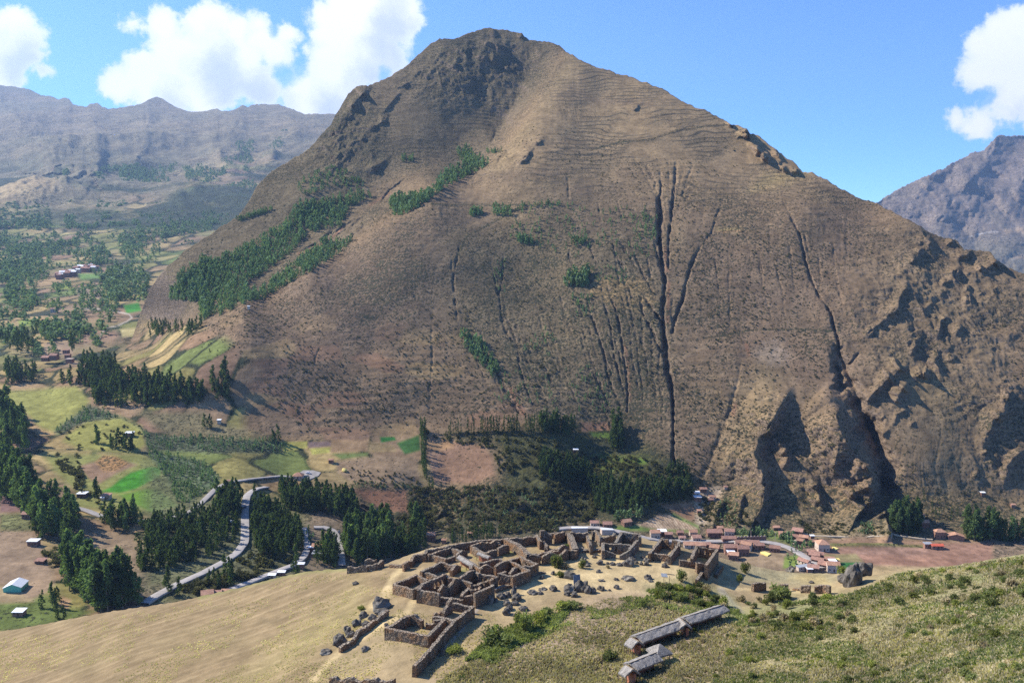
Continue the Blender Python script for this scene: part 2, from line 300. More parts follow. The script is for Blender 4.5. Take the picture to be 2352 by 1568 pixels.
# crags of the summit and the left ridge
for a, pl, wl, wr in ((20, [(950, 240), (1030, 270), (1090, 310)], 14, 9), (22, [(930, 320), (1000, 350), (1060, 380), (1050, 410)], 16, 9), (12, [(1090, 380), (1110, 430)], 10, 6), (14, [(800, 280), (850, 300)], 14, 7), (12, [(750, 370), (800, 400)], 12, 6),
                      (26, [(270, 510), (240, 570), (200, 610), (195, 650)], 14, 10), (12, [(180, 670), (140, 720)], 12, 7), (12, [(470, 550), (430, 600), (370, 660)], 14, 5), (12, [(390, 680), (350, 740), (270, 770)], 14, 6), (8, [(680, 400), (640, 430)], 10, 5), (8, [(600, 430), (560, 450)], 10, 5),
                      (10, [(530, 490), (460, 520)], 10, 5), (8, [(280, 810), (190, 860)], 10, 5), (7, [(180, 900), (150, 960)], 9, 5), (14, [(390, 940), (290, 1010)], 14, 7), (12, [(1190, 190), (1195, 225)], 10, 5), (12, [(1000, 170), (1050, 210)], 12, 6), (8, [(1260, 270), (1300, 310), (1340, 290)], 10, 5),
                      (14, [(1310, 830), (1260, 850)], 12, 6), (18, [(1250, 880), (1200, 930), (1160, 960)], 16, 7), (12, [(1880, 620), (1830, 640)], 12, 6), (6, [(1920, 520), (1820, 530)], 6, 5)):
    rid(a * .55, T2(pl), wl, wr, (.3, .3), 1.0, 5)
for a, pl, wl, wr in ((26, [(700, 745), (730, 790), (700, 800)], 18, 6), (26, [(750, 850), (800, 900), (845, 940)], 10, 9), (14, [(900, 960), (950, 1000), (1040, 1010)], 10, 8), (10, [(880, 880), (920, 940)], 8, 7), (12, [(610, 725), (650, 735)], 8, 5)):
    rid(a, T3(pl), wl, wr, (.3, .4), 1.0, 3)
# low walls of the ravine between the town and the lower fields
rid(16, M1([(560, 760), (800, 930), (940, 1130), (980, 1260)]), 10, 12, (.2, .5)); rid(18, M1([(1300, 850), (1380, 950), (1420, 1100), (1430, 1200)]), 30, 12, (.2, .6)); rid(10, M1([(1520, 950), (1600, 1010), (1640, 1100)]), 20, 8, (.2, .5))
rid(12, M4([(0, 700), (150, 820), (280, 960)]), 24, 10, (.2, .5)); rid(16, M1([(1780, 720), (1950, 850), (2250, 900)]), 30, 14, (.2, .5))

_gr = random.Random(17)
for k in range(15):
    x0 = 1322 + k * 16 + _gr.uniform(-9, 9); y0 = 520 + _gr.uniform(0, 260); y1 = y0 + _gr.uniform(90, 330); x1 = x0 + (1535 - x0) * .45 * (y1 - y0) / 330; gul(_gr.uniform(1.5, 4.5), [(x0, y0), (x0 * .6 + x1 * .4 - 3, y0 * .6 + y1 * .4), (x0 * .2 + x1 * .8 + 3, y0 * .25 + y1 * .75), (x1, y1)], 5, 5, (.1, .3))
for k in range(11):
    x0 = 1075 + k * 26; y0 = 600 + _gr.uniform(0, 160); L_ = _gr.uniform(120, 230); gul(_gr.uniform(2.5, 4), [(x0, y0), (x0 + L_ * .12, y0 + L_ * .5), (x0 + L_ * .34, y0 + L_)], 5, 5, (.1, .3))
for k in range(9):
    x0 = 1440 + k * 19; y0 = 360 + _gr.uniform(0, 60); x1 = 1536 + (k - 4) * 3; gul(_gr.uniform(2, 3.5), [(x0, y0), (x0 * .5 + x1 * .5, y0 + 60), (x1, y0 + 130)], 4, 4, (.1, .3))
for k in range(9):
    x0 = 1640 + k * 34; y0 = 480 + _gr.uniform(0, 200); L_ = _gr.uniform(90, 200); gul(_gr.uniform(1.5, 3), [(x0, y0), (x0 + _gr.uniform(-6, 22), y0 + L_ * .5), (x0 + _gr.uniform(-10, 40), y0 + L_)], 5, 5, (.1, .3))
def depthA(px, py):
    px = np.asarray(px, float); py = np.asarray(py, float)
    D = np.exp(_fA(px, py))
    off = np.zeros_like(D)
    for g in GUL: ridge(off, px, py, g[1], g[0], g[2], g[3], g[4], g[5], g[6])
    return D + off * np.clip(D / 900., .6, 1.5)
def ptA(px, py):
    a, b = ab(px, py); d = float(depthA(np.array([float(px)]), np.array([float(py)]))[0])
    return Vector((a * d, d, b * d))

_B = [(1000, 760), (900, 855), (850, 945), (760, 1150), (700, 1420), (640, 1850), (600, 2200), (560, 2600), (500, 3250), (440, 4000), (380, 4900), (300, 6400), (230, 8000), (190, 9000), (150, 9900)]
_B = sorted(_B)
def depthB(px, py):
    py = np.atleast_1d(np.asarray(py, float)); px = np.zeros_like(py) + px
    D = np.exp(interp(py, [(a, math.log(b)) for a, b in _B]))
    off = np.zeros_like(D)
    far = np.clip((D - 1500) / 1500, 0, 1)
    k = D / 4000.
    for a, pl, wl, wr in ((900, [(-40, 190), (60, 300), (130, 360), (200, 392), (150, 420), (60, 455), (-60, 500)], 70, 60), (500, [(340, 240), (330, 330), (300, 380), (260, 470)], 60, 45), (500, [(560, 245), (520, 330), (440, 400)], 60, 50),
                          (420, [(720, 270), (640, 330), (600, 400)], 60, 40), (300, [(200, 240), (230, 320), (190, 380)], 50, 40), (260, [(440, 270), (400, 330)], 40, 30), (300, [(110, 395), (80, 420), (0, 465)], 34, 26), (280, [(470, 440), (400, 470), (340, 500)], 50, 40)):
        ridge(off, px, py, pl, a * .4, wl * 1.3, wr * 1.3, (.5, .2), 1.2, 10)
    off *= k
    a, b = ab(px, py)
    return D + off - far * 60
def depthC(px, py):
    D = np.exp(interp(py, [(250, math.log(6000)), (320, math.log(5700)), (500, math.log(4900)), (650, math.log(4200)), (900, math.log(3300))]))
    off = np.zeros_like(D)
    for a, pl, wl, wr in ((200, [(2290, 320), (2240, 400), (2180, 470), (2140, 540)], 50, 40), (160, [(2400, 330), (2340, 430), (2300, 520)], 50, 40), (120, [(2150, 400), (2100, 460)], 40, 30)):
        ridge(off, px, py, pl, a * .45, wl, wr * 1.4, (.6, .2), 1.1, 8)
    a, b = ab(px, py)
    off += fbm(a * 5000 + D * .1, D, 420, 6, 9, .55, True) * 85
    return D + off

# ------------------------------------------------------------------ mesh from a grid
def grid_mesh(name, X, Y, Zz, col, mats, extra=None, smooth=True):
    r, c = X.shape
    me = bpy.data.meshes.new(name)
    co = np.stack([X, Y, Zz], -1).reshape(-1, 3).astype(np.float32)
    i = np.arange(r * c).reshape(r, c)
    f = np.stack([i[:-1, :-1], i[1:, :-1], i[1:, 1:], i[:-1, 1:]], -1).reshape(-1)
    nf = (r - 1) * (c - 1)
    me.vertices.add(len(co)); me.vertices.foreach_set('co', co.ravel())
    me.loops.add(nf * 4); me.loops.foreach_set('vertex_index', f.astype(np.int32))
    me.polygons.add(nf); me.polygons.foreach_set('loop_start', np.arange(0, nf * 4, 4, dtype=np.int32)); me.polygons.foreach_set('loop_total', np.full(nf, 4, np.int32))
    me.polygons.foreach_set('use_smooth', np.full(nf, smooth))
    me.update(calc_edges=True)
    at = me.attributes.new('Col', 'FLOAT_COLOR', 'POINT')
    rgba = np.ones((r * c, 4), np.float32); rgba[:, :3] = np.clip(col.reshape(-1, 3), 0, 1)
    at.data.foreach_set('color', rgba.ravel())
    for k, v in (extra or {}).items():
        a = me.attributes.new(k, 'FLOAT', 'POINT'); a.data.foreach_set('value', v.ravel().astype(np.float32))
    me.materials.append(mats)
    o = bpy.data.objects.new(name, me); sc.collection.objects.link(o)
    o['kind'] = 'structure'
    return o

def new_mat(name):
    m = bpy.data.materials.new(name); m.use_nodes = True
    return m, NT(m.node_tree)
def finish(t, col, rough=.9, bump=None, bstr=.5, bdist=.1, spec=.15, normal=None):
    bs = t.node('ShaderNodeBsdfPrincipled'); t.put(bs.inputs['Base Color'], col); t.put(bs.inputs['Roughness'], rough)
    bs.inputs['Specular IOR Level'].default_value = spec
    if bump is not None:
        b = t.node('ShaderNodeBump'); b.inputs['Strength'].default_value = bstr; b.inputs['Distance'].default_value = bdist
        t.put(b.inputs['Height'], bump); t.l.new(b.outputs[0], bs.inputs['Normal'])
    o = t.node('ShaderNodeOutputMaterial'); t.l.new(bs.outputs[0], o.inputs[0]); return bs
def attr(t, name, out='Color'):
    a = t.node('ShaderNodeAttribute'); a.attribute_name = name; return a.outputs[out]
def terrain_mat(name, unit, shrubcol=(.045, .05, .03), terr=True):
    """unit: size in metres of one shrub"""
    m, t = new_mat(name)
    g = t.node('ShaderNodeNewGeometry'); pos = g.outputs['Position']
    col = attr(t, 'Col'); sh = attr(t, 'shrub', 'Fac')
    n1 = t.noise(pos, 1 / (unit * 1.3), 4, .65); n2 = t.noise(pos, 1 / (unit * 9), 5, .6)
    n3 = t.noise(t.v('MULTIPLY', pos, (1, 1, 2.5)), 1 / (unit * 3.2), 3, .6)
    col = t.mix(1.0, col, t.ramp(n2, .25, .75, .72, 1.25), 'MULTIPLY')
    col = t.mix(1.0, col, t.ramp(n3, .25, .75, .78, 1.2), 'MULTIPLY')
    thr = t.m('MULTIPLY_ADD', sh, -.22, .66)
    thr = t.m('MULTIPLY_ADD', t.m('SUBTRACT', n2, .5), -.25, thr)
    n4 = t.noise(pos, 1 / (unit * 38), 4, .6)
    thr = t.m('MULTIPLY_ADD', t.m('SUBTRACT', n4, .5), -.35, thr)
    s = t.ramp(n1, thr, t.m('ADD', thr, .09))
    s = t.m('MULTIPLY', s, t.ramp(sh, 0, .15))
    col = t.mix(t.m('MULTIPLY', s, .85), col, shrubcol)
    h = t.m('MULTIPLY_ADD', s, unit * .5, t.m('MULTIPLY', n1, unit * .2))
    if terr:
        te = attr(t, 'terr', 'Fac')
        sx = t.node('ShaderNodeSeparateXYZ'); t.put(sx.inputs[0], pos)
        zz = t.m('ADD', t.m('MULTIPLY', sx.outputs[2], .14), t.m('MULTIPLY', t.noise(t.v('MULTIPLY', pos, (1, 1, .3)), .006, 3), 9))
        fr = t.m('FRACT', zz)
        brk = t.ramp(t.noise(pos, .013, 3), .42, .6)
        line = t.m('MULTIPLY', t.m('MULTIPLY', t.ramp(fr, .0, .1), t.ramp(fr, .34, .2)), brk)
        line = t.m('MULTIPLY', line, te)
        col = t.mix(t.m('MULTIPLY', line, .8), col, (.06, .055, .04))
        h = t.m('MULTIPLY_ADD', t.m('MULTIPLY', t.m('MULTIPLY', fr, brk), te), 2.0, h)
    sn = t.node('ShaderNodeSeparateXYZ'); t.put(sn.inputs[0], g.outputs['True Normal'])
    rk = t.ramp(t.m('ABSOLUTE', sn.outputs[2]), .56, .34); st = t.noise(t.v('MULTIPLY', pos, (.5, .5, 3.2)), 1 / (unit * 2.2), 5, .65)
    rc = t.mix(t.ramp(st, .35, .65), (.10, .075, .055), (.27, .20, .145)); col = t.mix(t.m('MULTIPLY', rk, .8), col, rc)
    h = t.m('MULTIPLY_ADD', t.m('MULTIPLY', st, rk), unit * 1.4, h)
    finish(t, col, .95, h, .75, 1.0, .05)
    return m
# ------------------------------------------------------------------ colours of the land (albedo, with some sunlit and shaded slopes painted in)
FIELDS = np.array([(.30, .21, .11), (.25, .165, .10), (.34, .26, .12), (.22, .20, .075), (.24, .17, .105), (.14, .17, .055), (.32, .24, .11), (.22, .145, .095), (.28, .20, .11), (.27, .21, .105)])
def cells(x, y, seed=0):
    ix = np.floor(x); iy = np.floor(y)
    d1 = np.full(x.shape, 9.); d2 = np.full(x.shape, 9.); cid = np.zeros(x.shape)
    for i in (-1, 0, 1):
        for j in (-1, 0, 1):
            cx = ix + i; cy = iy + j
            jx = cx + .1 + .8 * _hash(cx, cy, seed); jy = cy + .1 + .8 * _hash(cx, cy, seed + 5)
            d = np.maximum(np.abs(x - jx), np.abs(y - jy)) * .6 + np.hypot(x - jx, y - jy) * .4
            b = d < d1
            d2 = np.where(b, d1, np.minimum(d2, d)); cid = np.where(b, _hash(cx, cy, seed + 9), cid); d1 = np.where(b, d, d1)
    return cid, d2 - d1
def patchwork(col, shrub, m, xw, yw, size, seed, hedge=(.04, .052, .026), hw=.13):
    wx = xw + fbm(xw, yw, size * 1.3, 2, seed) * size * .25; wy = yw + fbm(xw, yw, size * 1.3, 2, seed + 3) * size * .25
    cid, e = cells(wx / size, wy / (size * .62), seed)
    c = FIELDS[(cid * 997).astype(int) % len(FIELDS)]
    c = c * (.88 + .24 * ((cid * 131) % 1))[..., None]
    c = c * (1 + .06 * np.sin(yw * 2 * math.pi / (size * .12) + cid * 50))[..., None]
    hm = np.clip(1.25 - e / hw, 0, 1) * (.45 + .55 * (fbm(xw, yw, size * .3, 2, seed + 8) > -.1))
    c = c * (1 - hm[..., None]) + np.array(hedge) * hm[..., None]
    col[:] = col * (1 - m[..., None]) + c * m[..., None]
    shrub[:] = shrub * (1 - m) + m * (.10 + .9 * hm)

def line_mask(px, py, poly, w):
    out = np.zeros(px.size); d, _, _, i = polydist(px, py, poly, w + 1)
    out[i] = np.clip(1.3 - d / w, 0, 1); return out.reshape(px.shape)
def soft(px, py, cx, cy, rx, ry): return np.clip(1.25 - np.hypot((px - cx) / rx, (py - cy) / ry), 0, 1) ** .8

def paintA(px, py, X, Y, Zw):
    col = np.empty(px.shape + (3,)); col[:] = (.205, .155, .112)
    sh = np.full(px.shape, .55); te = np.full(px.shape, .42)
    n1 = fbm(X, Y, 240, 4, 21); n2 = fbm(X, Y * .7, 60, 4, 33); n3 = fbm(X, Zw * 3, 90, 3, 40)
    crest = interp(py, [(100, 1310), (250, 1225), (380, 1120), (445, 1000), (512, 900), (618, 720), (708, 560), (790, 400), (840, 260)])
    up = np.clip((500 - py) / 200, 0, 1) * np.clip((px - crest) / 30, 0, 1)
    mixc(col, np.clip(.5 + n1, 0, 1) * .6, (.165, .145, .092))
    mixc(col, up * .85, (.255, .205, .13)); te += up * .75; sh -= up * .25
    mixc(col, np.clip(n2 - .15, 0, 1) * .9, (.30, .235, .14))
    mixc(col, np.clip(-n3 - .15, 0, 1) * .9, (.175, .135, .105))
    # rocky back of the left ridge and summit, slope shade painted into its colour
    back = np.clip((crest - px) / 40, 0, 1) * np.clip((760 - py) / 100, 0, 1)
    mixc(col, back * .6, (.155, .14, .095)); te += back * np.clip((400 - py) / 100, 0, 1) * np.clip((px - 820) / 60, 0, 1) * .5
    mixc(col, softpoly(px, py, [(1300, 125), (1190, 290), (1110, 385), (1150, 385), (1240, 260), (1330, 150)], 22) * .55, (.32, .26, .15))  # sunlight on the strip along the crest, painted golden
    mixc(col, softpoly(px, py, [(760, 590), (960, 420), (1060, 410), (1000, 450), (900, 510), (740, 615), (560, 705), (520, 715)], 16) * .6, (.27, .195, .12))
    mixc(col, softpoly(px, py, [(850, 420), (1010, 370), (960, 430), (880, 470), (800, 520)], 18) * .5, (.27, .2, .13))
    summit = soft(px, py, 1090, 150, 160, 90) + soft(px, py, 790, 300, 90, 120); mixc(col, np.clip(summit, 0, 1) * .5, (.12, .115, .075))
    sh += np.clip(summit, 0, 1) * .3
    # lower left: reddish fallow plots and terraces
    low = softpoly(px, py, [(430, 770), (620, 735), (800, 740), (900, 760), (1040, 740), (1060, 800), (1180, 960), (1120, 1010), (700, 1030), (540, 930), (360, 860)], 60)
    mixc(col, low * .5, (.225, .165, .112)); te += low * .1; sh -= low * .12
    cid, e = cells((X + .25 * Zw) / 42, Zw / 14, 77)
    m = low * ((cid * 17) % 1 > .62) * np.clip(e * 8, 0, 1)
    c2 = np.where(((cid * 53) % 1 > .5)[..., None], np.array((.32, .24, .125)), np.array((.25, .155, .105)))
    col[:] = col * (1 - m[..., None] * .6) + c2 * m[..., None] * .6; sh -= m * .25
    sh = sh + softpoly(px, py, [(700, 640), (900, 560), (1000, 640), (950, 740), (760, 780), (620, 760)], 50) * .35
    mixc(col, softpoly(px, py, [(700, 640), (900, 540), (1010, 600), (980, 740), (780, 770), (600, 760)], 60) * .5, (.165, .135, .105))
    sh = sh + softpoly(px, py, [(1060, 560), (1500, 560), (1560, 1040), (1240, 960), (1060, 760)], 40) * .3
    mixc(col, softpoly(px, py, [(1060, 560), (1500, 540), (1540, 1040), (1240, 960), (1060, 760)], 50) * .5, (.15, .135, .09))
    # spur faces with their sunlight painted in lighter, landslip scar, right flank
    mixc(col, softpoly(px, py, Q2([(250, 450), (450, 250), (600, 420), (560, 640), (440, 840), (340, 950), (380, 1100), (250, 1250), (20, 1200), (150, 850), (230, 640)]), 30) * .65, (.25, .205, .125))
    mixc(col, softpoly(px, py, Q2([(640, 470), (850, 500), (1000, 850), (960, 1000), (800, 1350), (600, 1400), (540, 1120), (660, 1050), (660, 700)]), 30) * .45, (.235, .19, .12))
    scar = softpoly(px, py, Q2([(440, 180), (560, 160), (600, 260), (560, 380), (450, 300), (390, 240)]), 22) * (fbm(X, Zw, 12, 3, 4) > -.05)
    mixc(col, scar * .6, (.36, .31, .26))
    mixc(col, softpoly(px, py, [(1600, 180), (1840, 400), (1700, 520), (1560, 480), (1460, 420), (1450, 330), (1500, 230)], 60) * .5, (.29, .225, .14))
    mixc(col, softpoly(px, py, [(1760, 400), (1860, 395), (1800, 425), (1720, 440)], 14) * .8, (.36, .29, .15))
    mixc(col, softpoly(px, py, [(1640, 522), (1700, 520), (1706, 531), (1650, 534)], 5) * .8, (.36, .29, .15))
    mixc(col, softpoly(px, py, [(2000, 600), (2352, 640), (2352, 1180), (2080, 1180), (2000, 900)], 80) * .35, (.15, .14, .09))
    mixc(col, softpoly(px, py, [(1370, 638), (1480, 640), (1510, 690), (1470, 720), (1400, 705), (1350, 668)], 8) * .55, (.34, .25, .13))
    # red soil beside the gullies
    for pl, w in ((Q3([(1775, 350), (1785, 520)]), 5), (Q3([(1475, 1050), (1500, 1200), (1515, 1480)]), 3), (Q3([(640, 1400), (700, 1520), (730, 1560)]), 8), (Q3([(1800, 600), (1790, 900)]), 4),
                  (Q2([(230, 620), (210, 690)]), 6), (Q2([(310, 180), (330, 250)]), 5), (M1([(1420, 980), (1480, 1080)]), 4), (M1([(1580, 970), (1630, 1090)]), 4), (Q4([(1400, 240), (1250, 330)]), 3), (Q4([(1050, 500), (950, 590), (720, 690)]), 3), (Q3([(2160, 235), (2350, 225)]), 2)):
        mixc(col, line_mask(px, py, pl, w) * .6, (.30, .165, .11))
    # footpaths and field walls on the slope
    for pl in (T2([(2340, 735), (2100, 770), (1950, 820), (1750, 840), (1600, 880)]), Q4([(1700, 330), (2350, 330)]), Q4([(2350, 350), (1960, 560), (1880, 720)]), Q1([(0, 1010), (350, 950), (700, 950), (950, 960)]), Q3([(500, 1370), (350, 1470)])):
        w = line_mask(px, py, pl, 2.2); mixc(col, w * .6, (.08, .08, .05)); sh += w
    for pl in (Q3([(1540, 1310), (2350, 950)]), Q1([(1220, 430), (1500, 600), (1650, 700), (1900, 880)]), M1([(600, 740), (900, 745), (1150, 740)])):
        mixc(col, line_mask(px, py, pl, 1.8) * .3, (.32, .26, .16))
    # the bushy ravine side under the fields, and the wooded bowl on its right
    rav = softpoly(px, py, [(800, 1110), (1000, 1130), (1330, 1100), (1600, 1110), (1620, 1200), (1300, 1225), (1000, 1250), (850, 1200)], 25)
    sh += rav * .5; mixc(col, rav * .8, (.125, .105, .055))
    bowl = softpoly(px, py, [(1010, 1005), (1200, 985), (1340, 985), (1460, 1010), (1560, 1060), (1600, 1130), (1560, 1150), (1400, 1180), (1250, 1160), (1150, 1110), (1160, 1060), (1130, 1010)], 18)
    sh += bowl * .4; mixc(col, bowl * .85, (.075, .09, .035))
    foot = softpoly(px, py, [(1600, 1130), (2060, 1120), (2352, 1150), (2560, 1160), (2560, 1225), (1650, 1225)], 30)
    sh += foot * .25; mixc(col, foot * .5, (.22, .18, .09))
    # cultivated land on the valley floor
    val = softpoly(px, py, [(-300, 800), (200, 800), (290, 790), (350, 735), (450, 745), (520, 780), (600, 850), (560, 900), (560, 1000), (640, 1010), (1010, 1000), (1000, 1120), (700, 1110), (640, 1160), (300, 1250), (300, 1700), (-300, 1700)], 14)
    patchwork(col, sh, val, X, Y / 1.5, 44, 11)
    te *= (1 - val)
    P = lambda pts, c, e=4, s=1., sv=.12: (lambda m: (mixc(col, m * s, c), sh.__setitem__(slice(None), sh * (1 - m) + sv * m), te.__setitem__(slice(None), te * (1 - m))))(softpoly(px, py, pts, e))
    P(L1([(0, 1120), (560, 1070), (660, 1180), (600, 1300), (420, 1420), (300, 1380), (200, 1280), (0, 1160)]), (.24, .245, .075), 6)
    P(L1([(500, 1420), (640, 1320), (880, 1290), (1040, 1370), (1080, 1500), (1000, 1560), (600, 1540), (460, 1480)]), (.25, .25, .075), 6)
    P(L2([(300, 0), (1050, -10), (1190, 90), (1300, 370), (1080, 440), (850, 420), (560, 400), (560, 280), (420, 150)]), (.20, .21, .07), 8)
    P(L2([(745, 275), (820, 240), (880, 190), (960, 140), (1100, 98), (1190, 105), (1170, 180), (1090, 205), (1000, 255), (880, 285)]), (.055, .22, .022), 3)
    P(L2([(880, 300), (1080, 255), (1150, 258), (1230, 310), (1300, 370), (1280, 395), (1100, 425), (1040, 392), (940, 350)]), (.13, .24, .035), 4)
    P(L2([(580, 90), (680, 60), (900, 50), (1010, 80), (850, 150), (720, 225), (650, 180)]), (.23, .155, .10), 4)
    P(L2([(700, 60), (760, 10), (860, 20), (940, 70), (850, 130), (760, 130)]), (.33, .20, .09), 4, 1, .7)
    P(L1([(650, 1210), (800, 1260), (1000, 1360), (1100, 1420), (1600, 1450), (2100, 1480), (2100, 1560), (1500, 1560), (1080, 1540), (1050, 1400), (900, 1300), (640, 1330), (420, 1430), (400, 1400)]), (.10, .125, .075), 5, 1, .8)
    P(L2([(1060, -30), (1500, 60), (1620, 180), (1560, 260), (1400, 360), (1300, 350), (1180, 120)]), (.11, .15, .085), 5, 1, .8)
    P(L1([(1000, 1260), (1500, 1260), (1560, 1330), (1900, 1420), (1700, 1470), (1200, 1420)]), (.17, .15, .085), 8, 1, .6)
    P(L2([(-300, 570), (0, 560), (200, 540), (300, 640), (380, 850), (400, 960), (330, 1030), (240, 1090), (-300, 1100)]), (.27, .20, .135), 6)
    P(L2([(-300, 1090), (200, 1090), (330, 1040), (480, 1130), (700, 1150), (560, 1220), (200, 1290), (-300, 1350)]), (.13, .17, .05), 8, 1, .5)
    P(L2([(-300, 960), (60, 960), (240, 1080), (-300, 1110)]), (.33, .255, .15), 6)
    P(L2([(430, 1040), (520, 1070), (500, 1140), (440, 1130)]), (.33, .22, .13), 4)
    P(L2([(560, 560), (760, 560), (1000, 600), (1000, 900), (860, 960), (740, 800), (600, 760)]), (.245, .185, .12), 8, 1, .45)
    P(L2([(0, 440), (220, 420), (230, 560), (0, 560)]), (.17, .18, .08), 5, 1, .5)
    P(L2([(0, 300), (160, 340), (170, 420), (0, 430)]), (.19, .12, .11), 3)
    P(L2([(1080, 60), (1060, 1000), (2100, 1000), (2300, 300), (1900, 300), (1560, 300)]), (.12, .14, .07), 20, .8, .7)
    P(L2([(1080, 1090), (1400, 900), (1700, 820), (2100, 780), (2250, 830), (1950, 900), (1640, 1010), (1480, 1060), (1100, 1120)]), (.15, .15, .075), 8, 1, .8)
    P(M1([(0, 350), (230, 345), (225, 400), (30, 430)]), (.33, .31, .09), 2); P(M1([(250, 405), (420, 395), (415, 440), (270, 458)]), (.33, .32, .09), 2)
    P(M1([(235, 350), (430, 345), (430, 385), (240, 400)]), (.20, .145, .13), 2)
    P(M1([(430, 330), (740, 335), (740, 430), (430, 440)]), (.29, .20, .115), 3); P(M1([(740, 340), (960, 380), (980, 430), (740, 440)]), (.25, .19, .10), 3)
    P(M1([(840, 310), (960, 305), (975, 335), (850, 355)]), (.035, .15, .035), 2); P(M1([(980, 360), (1170, 290), (1180, 420), (1050, 455)]), (.05, .12, .035), 3)
    P(M1([(440, 450), (740, 440), (740, 465), (520, 500)]), (.14, .18, .06), 3)
    P(M1([(470, 510), (850, 460), (1150, 470), (1180, 700), (600, 690), (480, 600)]), (.245, .18, .115), 5, 1, .3)
    P(M1([(1240, 430), (1240, 340), (1450, 340), (1700, 380), (1780, 480), (1800, 620), (1650, 700), (1280, 690)]), (.235, .16, .115), 5, 1, .3)
    P(M1([(600, 760), (1060, 750), (1080, 940), (870, 940)]), (.22, .13, .088), 5, 1, .4)
    P(M1([(1230, 345), (1460, 345), (1450, 400), (1300, 440), (1240, 400)]), (.33, .22, .12), 5, .8, .2)
    P(M4([(350, 190), (560, 190), (590, 250), (400, 270), (350, 260)]), (.27, .17, .115), 3); P(M4([(410, 265), (590, 270), (620, 330), (450, 310)]), (.12, .2, .05), 3)
    P(M4([(520, 450), (900, 470), (900, 540), (700, 600), (330, 600), (320, 480)]), (.10, .15, .04), 8, .8, .5); P(M4([(790, 480), (880, 490), (900, 530), (800, 540)]), (.12, .2, .05), 3)
    P(M4([(780, 1060), (1000, 960), (1150, 960), (1330, 1050), (1300, 1110), (800, 1080)]), (.30, .22, .15), 3)
    dots = softpoly(px, py, M4([(790, 1060), (1000, 965), (1150, 965), (1320, 1050), (1290, 1105), (800, 1078)]), 2) * ((np.sin((px + py * .5) * .95) * np.sin(py * 1.25) > .25)); mixc(col, dots * .8, (.50, .41, .29))
    P(M4([(1000, 880), (1280, 850), (1310, 1010), (1240, 1010), (1100, 930)]), (.26, .17, .11), 3)
    P(M4([(600, 1060), (800, 1050), (1000, 1085), (1340, 1090), (1340, 1110), (620, 1090)]), (.13, .19, .05), 3)
    P(M4([(1280, 760), (1420, 740), (1560, 740), (1500, 830), (1420, 920), (1400, 1030), (1320, 1060), (1300, 880)]), (.46, .39, .30), 7, .9, .3)
    P(M4([(1100, 970), (1340, 1080), (1330, 1050), (1120, 950)]), (.14, .2, .06), 3)
    # plough land and plots round the town
    P(M5([(1250, 700), (1700, 690), (1900, 670), (2200, 700), (3200, 720), (3200, 1000), (1200, 1030), (1100, 830)]), (.27, .165, .12), 6)
    P(M5([(1240, 695), (1980, 672), (2100, 700), (2352, 720), (2352, 745), (1300, 760)]), (.25, .16, .11), 3)
    P(M5([(1380, 800), (2500, 780), (2500, 830), (2352, 880), (1650, 870)]), (.285, .18, .135), 3)
    P(M5([(1640, 880), (2352, 900), (2800, 860), (2800, 1020), (1760, 1000)]), (.295, .175, .125), 3)
    P(M5([(1200, 870), (1600, 865), (1690, 960), (1240, 950)]), (.27, .235, .12), 3)
    P(M5([(1400, 960), (1640, 960), (1600, 1060), (1400, 1080)]), (.045, .16, .05), 2)
    P(M5([(1750, 1000), (2800, 1040), (2600, 1200), (1700, 1150)]), (.40, .31, .17), 5)
    P(M5([(1240, 745), (2500, 755), (2500, 785), (1300, 778)]), (.16, .17, .06), 3, 1, .8)
    P(M5([(260, 850), (470, 830), (760, 850), (760, 1040), (300, 1000)]), (.27, .205, .135), 4)
    P(M5([(760, 900), (900, 880), (980, 990), (800, 1040), (740, 1030)]), (.17, .23, .06), 3)
    P(M5([(1100, 600), (1900, 560), (2352, 620), (3000, 600), (3000, 700), (1000, 650)]), (.24, .20, .10), 14, .7, .5)
    P(M5([(200, 590), (640, 600), (900, 680), (860, 760), (560, 690), (200, 650)]), (.13, .18, .055), 8, 1, .6)
    warm = np.clip((1210 - py) / 60, 0, 1) * np.clip(1 - val, 0, 1)
    col *= 1 - warm[..., None] * np.array((.01, .08, .165)); col *= np.array((.94, .9, .85))
    return col, np.clip(sh, 0, 1), np.clip(te, 0, 1)

# ------------------------------------------------------------------ the mountain and the valley floor as one sheet
cols = np.arange(-280, 2641, 2.1)
tv = np.linspace(0, 1, 600)
CX, TV = np.meshgrid(cols, tv)
sil = interp(cols, SIL_A) + vnoise(cols / 5., cols * 0, 3) * 1.6 + vnoise(cols / 14., cols * 0, 4) * 2.0
PY = sil[None] + (1640 - sil[None]) * TV
DA = depthA(CX, PY); a_, b_ = ab(CX, PY)
XA, YA, ZA = a_ * DA, DA.copy(), b_ * DA
colA, shA, teA = paintA(CX, PY, XA, YA, ZA)
craggy = np.clip(soft(CX, PY, 1080, 150, 170, 100) + soft(CX, PY, 780, 320, 90, 130) + soft(CX, PY, 2160, 720, 260, 220) * .8 + soft(CX, PY, 1900, 1130, 220, 100) * .6 + soft(CX, PY, 2300, 1020, 120, 140) * .6 + soft(CX, PY, 1790, 345, 60, 50), 0, 1)
edge = np.clip(TV * 40, 0, 1)
ph = ZA * .16 + fbm(XA, YA, 170, 3, 151) * 1.8 + fbm(XA, YA, 40, 2, 153) * .25; saw = ph - np.floor(ph)
brk = np.clip(fbm(XA, YA, 55, 3, 155) * 2.5 + .35, 0, 1)
ZA += edge * np.clip(teA + .12, 0, 1) * brk * (np.minimum(saw / .25, (1 - saw) / .75) - .5) * 1.5
face = softpoly(CX, PY, [(1340, 160), (1850, 410), (2100, 520), (2300, 640), (2352, 1150), (1650, 1100), (1180, 960), (1060, 760), (1120, 460)], 70)
